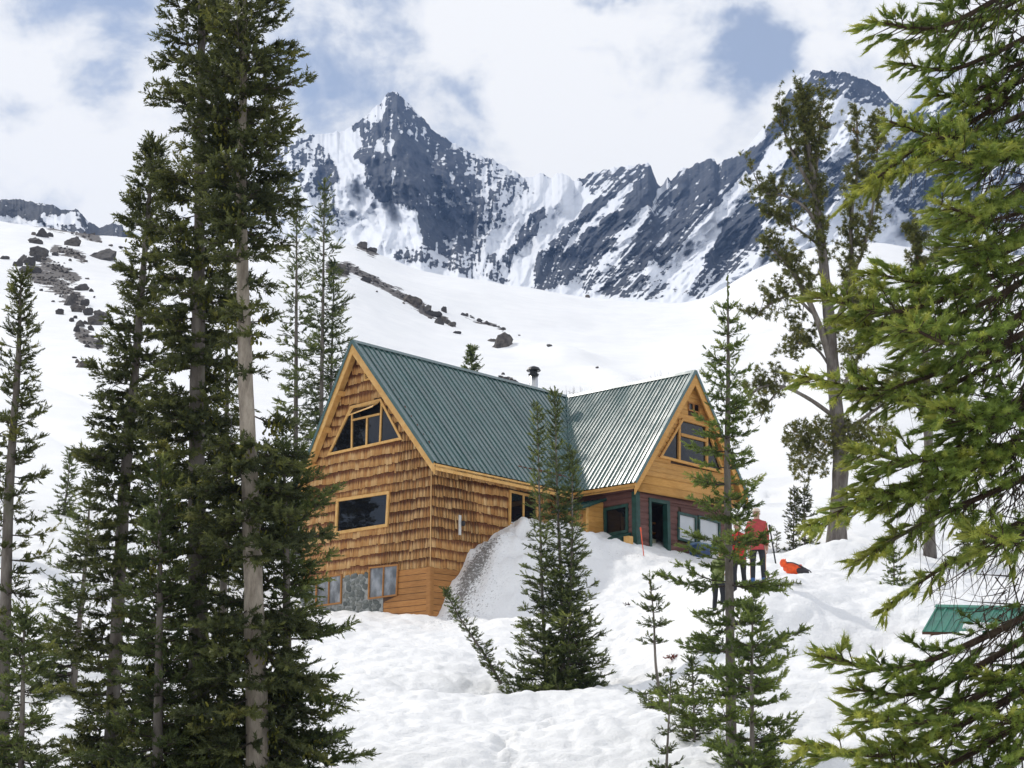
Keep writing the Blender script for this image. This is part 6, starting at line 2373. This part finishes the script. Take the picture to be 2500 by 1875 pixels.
for k, (x, y, w, h) in enumerate(CM):
    boulder(*z4(x, y), w * 0.4069 * 1.1, h * 0.4069 * 1.15, lab[k], 90 + k, 'rocks on the slope behind the hut')
# loose scree on the bare strips
rng = np.random.default_rng(77)
ICO = rock_mesh(300, 1, 6)
iv = np.array([v.co for v in ICO.vertices])
if_ = np.array([p.vertices[:] for p in ICO.polygons])
P, S = [], []
for L, w in SCREE:
    for (x0, y0), (x1, y1) in zip(L[:-1], L[1:]):
        n = int(math.hypot(x1 - x0, y1 - y0) * w * 0.075) + 4
        for _ in range(n):
            f = rng.random()
            u, v = x0 + (x1 - x0) * f + rng.normal(0, w * 0.6), y0 + (y1 - y0) * f + rng.normal(0, w * 0.6)
            p = ghit(u, v, 80)
            if p[1] > 330:
                continue
            P.append(p)
            S.append(p[1] / FPX * rng.uniform(1.4, 5.0))
P, S = np.array(P), np.array(S)
V, F, T = scatter((iv, if_), P, rng.normal(0, 1, P.shape), S, S * rng.uniform(0.7, 1.3, len(S)), np.zeros(len(P)), rng)
so = link('scree', mesh_np('scree', V, F), M_ROCK)
tag(so, 'loose brown scree on the bare strips of the slopes', 'scree', kind='stuff')
# ------------------------------------------------------------------ people
def cloth(name, col, rough=0.75):
    return simple(name, col, rough, 0.18, 9, 0.35, 14)


M_SKIN = simple('skin', (0.45, 0.26, 0.18), 0.55, 0.08)
M_TROU = cloth('black_trousers', (0.018, 0.020, 0.026))
M_BOOT = cloth('dark_boots', (0.03, 0.03, 0.035))


def person(name, label, foot, h, face, jacket, hatc, lean=0.0, arms='down', bootm=None, hood=False, legs=0.12):
    """standing figure grown over a skeleton; face is the direction looked at (radians from +y)"""
    k = h / 1.78
    lx = legs
    J = {'pelvis': (0, 0, 0.93, 0.150, 0.115), 'waist': (0, 0.01, 1.08, 0.180, 0.130), 'chest': (0, lean * 0.5, 1.28, 0.205, 0.145), 'upper': (0, lean * 0.8, 1.42, 0.155, 0.105),
         'neck': (0, lean, 1.51, 0.062, 0.062), 'head0': (0, lean + 0.015, 1.58, 0.072, 0.080), 'head1': (0, lean + 0.03, 1.67, 0.080, 0.095), 'crown': (0, lean + 0.02, 1.745, 0.06, 0.07)}
    E_ = [('pelvis', 'waist'), ('waist', 'chest'), ('chest', 'upper'), ('upper', 'neck'), ('neck', 'head0'), ('head0', 'head1'), ('head1', 'crown')]
    for sg, sd in ((1, 'l'), (-1, 'r')):
        J['hip' + sd] = (0.095 * sg, 0, 0.88, 0.105, 0.105)
        J['thigh' + sd] = (0.105 * sg + 0.01 * sg, 0.02, 0.70, 0.092, 0.095)
        J['knee' + sd] = (lx * sg, 0.03, 0.49, 0.068, 0.070)
        J['calf' + sd] = ((lx + 0.005) * sg, 0.0, 0.32, 0.066, 0.070)
        J['ankle' + sd] = ((lx + 0.01) * sg, -0.015, 0.10, 0.055, 0.060)
        J['heel' + sd] = ((lx + 0.01) * sg, -0.03, 0.045, 0.048, 0.045)
        J['toe' + sd] = ((lx + 0.03) * sg, 0.17, 0.04, 0.045, 0.035)
        E_ += [('pelvis', 'hip' + sd), ('hip' + sd, 'thigh' + sd), ('thigh' + sd, 'knee' + sd), ('knee' + sd, 'calf' + sd), ('calf' + sd, 'ankle' + sd), ('ankle' + sd, 'heel' + sd), ('heel' + sd, 'toe' + sd)]
        J['sh' + sd] = (0.175 * sg, lean * 0.75, 1.42, 0.080, 0.080)
        if arms == 'down':
            J['el' + sd] = (0.225 * sg, lean * 0.5 - 0.02, 1.13, 0.066, 0.066)
            wr = np.array((0.215 * sg, lean * 0.4 + 0.09, 0.90))
            fd = np.array((0.0, 0.25, -1.0))
        else:
            J['el' + sd] = (0.245 * sg, lean * 0.6 + 0.02, 1.14, 0.058, 0.058)
            wr = np.array((0.12 * sg, lean * 0.6 + 0.26, 1.10))
            fd = np.array((-0.7 * sg, 0.8, 0.0))
        fd = fd / np.linalg.norm(fd)
        J['wr' + sd] = (*wr, 0.040, 0.040)
        pm = wr + fd * 0.07
        J['palm' + sd] = (*pm, 0.038, 0.026)
        E_ += [('upper', 'sh' + sd), ('sh' + sd, 'el' + sd), ('el' + sd, 'wr' + sd), ('wr' + sd, 'palm' + sd)]
        ac = np.array((0, 1.0, 0.2)) if arms == 'down' else np.array((0, 0, 1.0))
        for fi, (off, ln) in enumerate(((0.028, 0.075), (0.009, 0.085), (-0.010, 0.08), (-0.028, 0.065))):
            a = pm + fd * 0.035 + ac * off
            b = a + fd * ln * 0.55
            c = b + fd * ln * 0.35 + np.array((-0.02 * sg, 0, 0))
            for nm, q in (('a', a), ('b', b), ('c', c)):
                J['f%d%s%s' % (fi, nm, sd)] = (*q, 0.0095, 0.0095)
            E_ += [('palm' + sd, 'f%da%s' % (fi, sd)), ('f%da%s' % (fi, sd), 'f%db%s' % (fi, sd)), ('f%db%s' % (fi, sd), 'f%dc%s' % (fi, sd))]
        th = wr + fd * 0.04 + ac * 0.035
        J['th' + sd] = (*th, 0.012, 0.012)
        J['tt' + sd] = (*(th + fd * 0.045 + ac * 0.03), 0.010, 0.010)
        E_ += [('wr' + sd, 'th' + sd), ('th' + sd, 'tt' + sd)]
    names = list(J)
    me = bpy.data.meshes.new('body')
    me.from_pydata([J[n][:3] for n in names], [(names.index(a), names.index(b)) for a, b in E_], [])
    o = bpy.data.objects.new('body', me)
    COL.objects.link(o)
    o.modifiers.new('skin', 'SKIN')
    for i, n in enumerate(names):
        sv_ = me.skin_vertices[0].data[i]
        sv_.radius = J[n][3:5]
        sv_.use_root = (n == 'pelvis')
    ss_ = o.modifiers.new('sub', 'SUBSURF')
    ss_.levels = ss_.render_levels = 1
    dg = bpy.context.evaluated_depsgraph_get()
    dg.update()
    nm_ = bpy.data.meshes.new_from_object(o.evaluated_get(dg))
    bpy.data.objects.remove(o)
    nm_.name = 'body'
    nm_.materials.clear()
    for mm in (jacket, M_TROU, bootm or M_BOOT, M_SKIN):
        nm_.materials.append(mm)
    co = np.zeros(len(nm_.vertices) * 3)
    nm_.vertices.foreach_get('co', co)
    co = co.reshape(-1, 3)
    rgw = np.random.default_rng(len(label))
    tor = (co[:, 2] > 0.88) & (co[:, 2] < 1.46)
    co[tor, :2] *= 1 + 0.05 * vnoise(co[tor, 0] * 9 + co[tor, 1] * 7, co[tor, 2] * 14, 3)[:, None]
    nm_.vertices.foreach_set('co', co.ravel())
    mi = []
    for p in nm_.polygons:
        c = co[list(p.vertices)].mean(0)
        hand = abs(c[0]) > 0.17 and c[2] < 0.90 and arms == 'down' or arms != 'down' and c[1] > lean * 0.6 + 0.27 and 0.9 < c[2] < 1.3
        if c[2] > 1.53:
            mi.append(0 if hood and (c[1] < lean + 0.05 or c[2] > 1.72) else 3)
        elif hand:
            mi.append(3)
        elif c[2] > 0.86 or abs(c[0]) > 0.215:
            mi.append(0)
        elif c[2] > 0.17:
            mi.append(1)
        else:
            mi.append(2)
    nm_.polygons.foreach_set('material_index', np.array(mi, np.int32))
    nm_.polygons.foreach_set('use_smooth', np.ones(len(mi), bool))
    root = empty(name, tuple(foot), label, 'person', 'people beside the hut')
    root.rotation_euler = (0, 0, -face)
    root.scale = (k, k, k)
    link('body', nm_, None, root)
    # jacket hem, face and hat
    mb = MB()
    a = np.arange(14) * 2 * np.pi / 14
    rows = [(0.80, 0.175, 0.145), (0.86, 0.178, 0.148), (0.98, 0.165, 0.135)]
    pts = [(rx * math.cos(t), ry * math.sin(t) + 0.005, z) for z, rx, ry in rows for t in a]
    mb.add(pts, [(r_ * 14 + i, r_ * 14 + (i + 1) % 14, (r_ + 1) * 14 + (i + 1) % 14, (r_ + 1) * 14 + i) for r_ in range(2) for i in range(14)])
    me = bpy.data.meshes.new('jacket_hem')
    me.from_pydata(mb.v, [], mb.f)
    me.polygons.foreach_set('use_smooth', np.ones(len(me.polygons), bool))
    link('jacket_hem', me, jacket, root)
    hc = np.array((0, lean + 0.03, 1.665))
    for nm, c, r_, mt in (('nose', (0, 0.098, -0.015), (0.012, 0.020, 0.020), M_SKIN), ('ear', (0.080, 0, -0.01), (0.010, 0.020, 0.030), M_SKIN), ('ear', (-0.080, 0, -0.01), (0.010, 0.020, 0.030), M_SKIN),
                          ('eye', (0.032, 0.086, 0.012), (0.010, 0.008, 0.007), M_BLACK), ('eye', (-0.032, 0.086, 0.012), (0.010, 0.008, 0.007), M_BLACK), ('mouth', (0, 0.088, -0.055), (0.022, 0.006, 0.006), M_LIP)):
        bm = bmesh.new()
        bmesh.ops.create_icosphere(bm, subdivisions=2, radius=1)
        for v in bm.verts:
            v.co = Vector(hc + np.array(c) + np.array(v.co) * np.array(r_))
        me = bpy.data.meshes.new(nm)
        bm.to_mesh(me)
        bm.free()
        link(nm, me, mt, root)
    bm = bmesh.new()
    bmesh.ops.create_uvsphere(bm, u_segments=14, v_segments=10, radius=1)
    bmesh.ops.delete(bm, geom=[v for v in bm.verts if v.co.z < -0.15], context='VERTS')
    for v in bm.verts:
        v.co = Vector(hc + np.array((0, -0.008, 0.035)) + np.array(v.co) * np.array((0.096, 0.112, 0.098)))
    me = bpy.data.meshes.new('hat')
    bm.to_mesh(me)
    bm.free()
    me.polygons.foreach_set('use_smooth', np.ones(len(me.polygons), bool))
    hat = link('hat', me, hatc, root)
    return root


M_LIP = simple('lips', (0.35, 0.14, 0.11), 0.5, 0.05)
pA = on_ground(1755, 43.5) - np.array([0, 0, 0.16])
pB = on_ground(1806, 43.2) - np.array([0, 0, 0.12])
pC = on_ground(1852, 42.0) - np.array([0, 0, 0.02])
person('person', 'person in olive green jacket and dark cap, stooping beside the hut', pA, 1.66, R(40), cloth('olive_green_jacket', (0.16, 0.20, 0.055)), cloth('black_cap', (0.02, 0.02, 0.022)), lean=0.16, arms='front')
person('person', 'person in bright red jacket and pale hat, between the other two', pB, 1.76, R(-10), cloth('bright_red_jacket', (0.62, 0.020, 0.022)), cloth('cream_hat', (0.62, 0.55, 0.46)), lean=0.05, arms='front')
person('person', 'person in faded red jacket seen from behind, black trousers and blue boots', pC, 1.84, R(10), cloth('faded_red_jacket', (0.42, 0.055, 0.055)), cloth('beige_hat', (0.60, 0.50, 0.40)), lean=0.0, arms='down', bootm=cloth('blue_boots', (0.03, 0.10, 0.30)))

# ------------------------------------------------------------------ things by the hut
# blue tub with lid
q = onp(*g4(1325, 905), PW.pt(2.8, 0, 0.55), HAW)
gz_ = float(ground_z(q[0], q[1]))
tub = empty('storage_tub', (q[0], q[1], gz_), 'blue plastic tub with lid on the snow by the maroon wall', 'tub')
M_BLUE = simple('blue_plastic', (0.035, 0.075, 0.19), 0.4, 0.2, 4)
M_BLUEL = simple('pale_blue_lid', (0.12, 0.20, 0.33), 0.45, 0.2, 4)


def rrect(cx, cy, z, hx, hy, ang, r=0.06, n=5):
    pts = []
    for (sx, sy, a0) in ((1, 1, 0), (-1, 1, 90), (-1, -1, 180), (1, -1, 270)):
        for i in range(n):
            a = R(a0 + 90 * i / (n - 1))
            x, y = sx * (hx - r) + r * math.cos(a), sy * (hy - r) + r * math.sin(a)
            pts.append((cx + x * math.cos(ang) - y * math.sin(ang), cy + x * math.sin(ang) + y * math.cos(ang), z))
    return pts


an = math.atan2(HAW[1], HAW[0])
mb = MB()
mb.prism(rrect(q[0], q[1], gz_ - 0.12, 0.31, 0.21, an), rrect(q[0], q[1], gz_ + 0.36, 0.37, 0.26, an))
mb.build('tub_body', M_BLUE, tub)
mb = MB()
mb.prism(rrect(q[0], q[1], gz_ + 0.362, 0.40, 0.29, an), rrect(q[0], q[1], gz_ + 0.41, 0.40, 0.29, an))
mb.prism(rrect(q[0], q[1], gz_ + 0.411, 0.36, 0.25, an), rrect(q[0], q[1], gz_ + 0.47, 0.27, 0.15, an))
mb.build('tub_lid', M_BLUEL, tub)
for s in (-1, 1):
    mb = MB()
    c = q + HAW * 0.39 * s
    mb.prism([(c + HBW * a_ + HAW * b_ * s) * np.array([1, 1, 0]) + np.array([0, 0, gz_ + 0.24]) for a_, b_ in ((-0.09, -0.05), (0.09, -0.05), (0.09, 0.025), (-0.09, 0.025))],
             [(c + HBW * a_ + HAW * b_ * s) * np.array([1, 1, 0]) + np.array([0, 0, gz_ + 0.30]) for a_, b_ in ((-0.09, -0.05), (0.09, -0.05), (0.09, 0.035), (-0.09, 0.035))])
    mb.build('tub_handle', M_BLUE, tub)


# orange pack lying on the snow
def blob(name, c, r, mat, parent, seed, amp=0.18, rot=0.0):
    bm = bmesh.new()
    bmesh.ops.create_icosphere(bm, subdivisions=3, radius=1)
    off = np.array(parent.location) if parent else np.zeros(3)
    for v in bm.verts:
        p = np.array(v.co)
        f = 1 + amp * float(vnoise(np.array([p[0] * 1.8 + seed]), np.array([p[2] * 1.8 + p[1]]), seed)[0]) + amp * 0.5 * float(vnoise(np.array([p[0] * 5 + seed]), np.array([p[2] * 5 + p[1] * 4]), seed)[0])
        p = np.sign(p) * np.abs(p) ** 0.8 * f * np.array(r)
        p = np.array([p[0] * math.cos(rot) - p[2] * math.sin(rot), p[1], p[0] * math.sin(rot) + p[2] * math.cos(rot)])
        v.co = Vector(np.array(c) + p - off)
    me = bpy.data.meshes.new(name)
    bm.to_mesh(me)
    bm.free()
    me.polygons.foreach_set('use_smooth', np.ones(len(me.polygons), bool))
    return link(name, me, mat, parent)


pk = on_ground(1938, 46.5)
pack = empty('backpack', tuple(pk), 'bright orange and dark grey pack lying on the snow bank', 'backpack')
M_ORG = cloth('orange_pack_fabric', (0.85, 0.10, 0.012), 0.6)
M_GREYC = cloth('dark_grey_fabric', (0.045, 0.04, 0.045))
blob('pack_body', pk + (0.0, 0, 0.17), (0.34, 0.20, 0.17), M_ORG, pack, 3, 0.2, -0.15)
blob('pack_lid', pk + (-0.33, 0.0, 0.34), (0.11, 0.12, 0.13), M_ORG, pack, 5, 0.25, 0.4)
blob('back_panel', pk + (0.26, -0.13, 0.10), (0.24, 0.10, 0.11), M_GREYC, pack, 6, 0.2, -0.2)
blob('side_pocket', pk + (-0.12, -0.16, 0.16), (0.15, 0.07, 0.11), M_ORG, pack, 8, 0.25, 0.6)
mb = MB()
mb.tube(smooth_path([pk + (0.40, -0.10, 0.17), pk + (0.52, -0.16, 0.10), pk + (0.56, -0.2, 0.02), pk + (0.48, -0.22, -0.02)], 12), 0.018, 6)
mb.build('strap', M_GREYC, pack)
mb = MB()
mb.tube(smooth_path([pk + (-0.25, -0.14, 0.35), pk + (-0.05, -0.22, 0.33), pk + (0.15, -0.22, 0.26), pk + (0.3, -0.20, 0.2)], 12), 0.02, 6)
mb.build('strap', M_GREYC, pack)
pack.scale = (0.78, 0.78, 0.9)


def pole(name, label, cat, u0, v0, u1, v1, d, r, mat, tipmat=None):
    b = unp(u1, v1, d)
    gz0 = float(ground_z(b[0], b[1]))
    t_ = unp(u0, v0, d)
    e = (b - t_) / (t_[2] - b[2])
    b2 = b + e * max(0.0, b[2] - gz0 + 0.25)
    o = empty(name, tuple(b2), label, cat)
    mb = MB()
    mb.tube([b2, b2 * 0.5 + t_ * 0.5, t_], r, 8)
    mb.build('shaft', mat, o)
    mb = MB()
    k = (t_ - b2) / np.linalg.norm(t_ - b2)
    mb.tube([t_ - k * 0.12, t_ - k * 0.11, t_ + k * 0.0, t_ + k * 0.02], [r * 1.05, r * 1.6, r * 1.7, r * 0.9], 8)
    mb.build('grip', tipmat or mat, o)
    return o


pole('upright_pole', 'dark upright pole in the snow right of the people', 'pole', *g4(1948, 562), *g4(1985, 785), 50, 0.022, M_BLACK)
pole('marker_stake', 'thin orange marker stake leaning by the green corner post', 'stake', *g4(788, 585), *g4(808, 755), 58.6, 0.016, simple('orange_paint', (0.75, 0.10, 0.03), 0.5, 0.1))
pole('marker_stake', 'small bare stick standing in the snow before the doorway', 'stake', *g4(870, 1058), *g4(876, 1110), 48, 0.014, M_LOWPL)


# twigs and a rusty dead branch lying on the snow
def litter(name, label, u, v, w, mat, seed, n=40):
    p = ghit(u, v, 20)
    rng = np.random.default_rng(seed)
    k = w * p[1] / FPX
    o = empty(name, tuple(p), label, 'branch')
    mb = MB()
    mb.tube(smooth_path([p + (-k * 0.5, 0, 0.03), p + (0, 0.05, 0.07), p + (k * 0.5, 0, 0.04)], 10), np.linspace(0.012, 0.005, 10), 6)
    mb.build('stem', M_BARKD, o)
    P0 = p + np.stack([rng.uniform(-k * 0.5, k * 0.5, n), rng.normal(0, 0.06, n), 0.05 + 0 * rng.random(n)], 1)
    D = rng.normal(0, 0.6, (n, 3)) + np.array([0.2, 0, 0.35])
    V, F, T = scatter(BRUSHM[0], P0, D, rng.uniform(0.06, 0.12, n), 0.025, rng.random(n), rng)
    link('needles', mesh_np('needles', V - p, F, False, {'tint': T}), mat, o)
    return o


M_RUST = foliage('rusty_needles', [(0, (0.12, 0.028, 0.018)), (1, (0.26, 0.06, 0.035))], 0.2)
litter('fallen_branch', 'rusty red dead branch lying on the snow near the slender sapling', 1643, 1616, 40, M_RUST, 4, 60)
litter('fallen_branch', 'small green fir twig lying on the open snow at right', 1942, 1432, 24, M_FIR, 5, 20)
litter('fallen_branch', 'dark scrap of branch on the trodden snow below the doorway', 1532, 1482, 12, M_BROWNTW, 6, 10)

# firs further left, out of frame, that the hut's windows mirror
def copy_tree(src, loc, label, rz, sc=1.0):
    r_ = src.copy()
    COL.objects.link(r_)
    r_.location = loc
    r_.rotation_euler = (0, 0, rz)
    r_.scale = (sc, sc, sc)
    r_['label'] = label
    r_['group'] = 'firs left of the frame'
    for ch in src.children:
        c_ = ch.copy()
        COL.objects.link(c_)
        c_.parent = r_
    return r_


_src = [o for o in bpy.data.objects if o.get('label', '').startswith(('tall dark fir', 'slim pointed'))]
for k, (x, y) in enumerate(((-27, 58), (-33, 60.5), (-24, 61.5), (-30, 55.5))):
    copy_tree(_src[k % 2], (x, y, float(ground_z(x, y)) - 0.1), 'dark fir beyond the left edge, mirrored in the hut windows, %s of four' % ('first', 'second', 'third', 'fourth')[k], k * 1.3)

# thin cable hanging among the tall firs
mb = MB()
c0, c1 = unp(*dp(500, 900), 25.2), unp(*dp(492, 1330), 25.2)
mb.tube([c0, c0 * 0.5 + c1 * 0.5, c1], 0.006, 6)
cb_ = mb.build('hanging_cable', M_BLACK, origin=tuple(c1))
tag(cb_, 'thin dark cable hanging among the tall left firs', 'cable')


# bare shrubs poking above the roof
def shrub(label, u, v, d, h, seed, n=26):
    rng = np.random.default_rng(seed)
    b = on_ground(u, d)
    top = unp(u, v, d)[2]
    o = empty('bare_shrub', tuple(b), label, 'shrub', 'bare shrubs behind the roof')
    P0 = np.tile(b, (n, 1)) + rng.normal(0, 0.10, (n, 3)) * np.array([1, 1, 0])
    e = np.stack([b[0] + rng.normal(0, 0.35 * h, n), b[1] + rng.normal(0, 0.3, n), top - rng.random(n) ** 2 * h * 0.8], 1)
    m1, m2 = P0 + (e - P0) * 0.35 * np.array([0.6, 0.6, 1.1]), P0 + (e - P0) * 0.7 * np.array([0.8, 0.8, 1.05])
    V, F = limbs_mesh(P0, m1, m2, e, np.full(n, 0.025))
    s = rng.uniform(0.5, 0.95, 60)
    ix = rng.integers(0, n, 60)
    Q = P0[ix] + (e - P0)[ix] * s[:, None]
    D = rng.normal(0, 0.25, (60, 3)) + np.array([0, 0, 0.25])
    V2, F2 = limbs_mesh(Q, Q + D * 0.33, Q + D * 0.66, Q + D, np.full(60, 0.012))
    link('stems', mesh_np('stems', V - b, F), M_BARKD, o)
    link('twigs', mesh_np('twigs', V2 - b, F2), M_BARKD, o)


shrub('bare twiggy shrub showing left of the roof valley', *g3(570, 272), 82, 1.2, 1)
shrub('bare twiggy shrub showing right above the roof valley', *g3(680, 258), 80, 1.3, 2)
shrub('bare twiggy shrub showing near the top of the wing ridge', *g3(1308, 150), 80, 1.0, 3)

# ------------------------------------------------------------------ buried shed at lower right
def z8(x, y):
    return 1800 + x * 0.5636, 940 + y * 0.5636


rA, rB = unp(*z8(862, 960), 39.4), unp(*z8(862, 960), 39.4)
dirs = np.array([math.cos(R(10)), math.sin(R(10)), 0])
rB = rA + dirs * 3.2
rB[2] = rA[2]
eC = unp(*z8(800, 1068), 38.0)
sl_ = eC - rA
sl_ = sl_ - dirs * (sl_ @ dirs) * 0.0
eD = rB + sl_
shed = empty('small_shed', (rA[0], rA[1] - 0.5, float(ground_z(rA[0], rA[1]))), 'small shed buried in snow with bright green metal roof', 'shed')
M_GRN2 = simple('bright_green_roof_metal', (0.035, 0.20, 0.13), 0.35, 0.2, 2.5)
back_e = rA + np.array([-sl_[0], -sl_[1], sl_[2]])
back_f = rB + np.array([-sl_[0], -sl_[1], sl_[2]])
mb = MB()
mb.prism([p - np.array([0, 0, 0.06]) for p in (eC, eD, rB, rA)], [p - np.array([0, 0, 0.01]) for p in (eC, eD, rB, rA)])
srf = mb.build('roof', M_DARKW, shed)
n_s = rnorm(eC, eD, rA)
N_ = 14
for i in range(N_):
    f0, f1 = i / N_, (i + 1) / N_
    a0, a1 = eC + (eD - eC) * f0, eC + (eD - eC) * f1
    b0, b1 = rA + (rB - rA) * f0, rA + (rB - rA) * f1
    w_ = (a1 - a0)
    mb = MB()
    prof = [(0, 0.0), (0.06, 0.035), (0.2, 0.035), (0.26, 0.0), (0.995, 0.0)]
    pts = [a0 + w_ * x + n_s * (h_ + 0.004) for x, h_ in prof] + [b0 + w_ * x + n_s * (h_ + 0.004) for x, h_ in prof]
    pts += [a0, a0 + w_ * 0.995, b0 + w_ * 0.995, b0]
    mb.add(pts, [(k, k + 1, 5 + k + 1, 5 + k) for k in range(4)] + [(0, 1, 2, 3, 4, 11, 10), (5, 6, 7, 8, 9, 12, 13), (10, 11, 12, 13), (0, 5, 13, 10), (4, 9, 12, 11)])
    mb.build('roof_panel', M_GRN2, srf)
mb = MB()
mb.prism([p - np.array([0, 0, 0.05]) for p in (back_e, back_f, rB, rA)], [p + np.array([0, 0, 0.0]) for p in (back_e, back_f, rB, rA)])
mb.build('rear_roof', M_GRN2, shed)
mb = MB()
mb.prism([rA + n_s * 0.045 - dirs * 0.02, rB + n_s * 0.045, rB + sl_ * 0.10 + n_s * 0.045, rA + sl_ * 0.10 + n_s * 0.045 - dirs * 0.02], [rA + n_s * 0.055 - dirs * 0.02, rB + n_s * 0.055, rB + sl_ * 0.10 + n_s * 0.055, rA + sl_ * 0.10 + n_s * 0.055 - dirs * 0.02])
mb.build('ridge_cap', M_GRN2, srf)
mb = MB()
lowz = float(ground_z(rA[0], rA[1])) - 0.6
wl_ = [rA * 0.12 + eC * 0.88 + dirs * 0.15, rA * 0.12 + back_e * 0.88 + dirs * 0.15, rB * 0.12 + back_f * 0.88 - dirs * 0.15, rB * 0.12 + eD * 0.88 - dirs * 0.15]
mb.prism([np.array([p[0], p[1], lowz]) for p in wl_], [np.array([p[0], p[1], eC[2] + 0.05]) for p in wl_])
mb.build('wall', M_LOWPL, shed)
mb = MB()
tri = [eC * 0.88 + rA * 0.12, back_e * 0.88 + rA * 0.12, rA - np.array([0, 0, 0.08])]
mb.prism([p + dirs * 0.15 for p in tri], [p + dirs * 0.19 for p in tri])
mb.build('gable', M_LOWPL, shed)
blob('snow_patch', eC + (eD - eC) * 0.42 - sl_ * 0.10 + n_s * 0.05, (0.42, 0.14, 0.12), M_SNOW, shed, 4, 0.15)
# ------------------------------------------------------------------ haze
hb = MB()
x0, x1, y0, y1, z0, z1 = -1750, 1750, -20, 2000, -60, 700
hb.prism([(x0, y0, z0), (x1, y0, z0), (x1, y1, z0), (x0, y1, z0)], [(x0, y0, z1), (x1, y0, z1), (x1, y1, z1), (x0, y1, z1)])
hm = bpy.data.materials.new('haze_air')
hm.use_nodes = True
hm.node_tree.nodes.clear()
ho = hm.node_tree.nodes.new('ShaderNodeOutputMaterial')
pv = hm.node_tree.nodes.new('ShaderNodeVolumePrincipled')
pv.inputs['Color'].default_value = (0.34, 0.54, 0.98, 1)
pv.inputs['Density'].default_value = 0.00015
pv.inputs['Anisotropy'].default_value = 0.0
hm.node_tree.links.new(pv.outputs[0], ho.inputs['Volume'])
hz = hb.build('haze', hm)
tag(hz, None, None, kind='stuff')
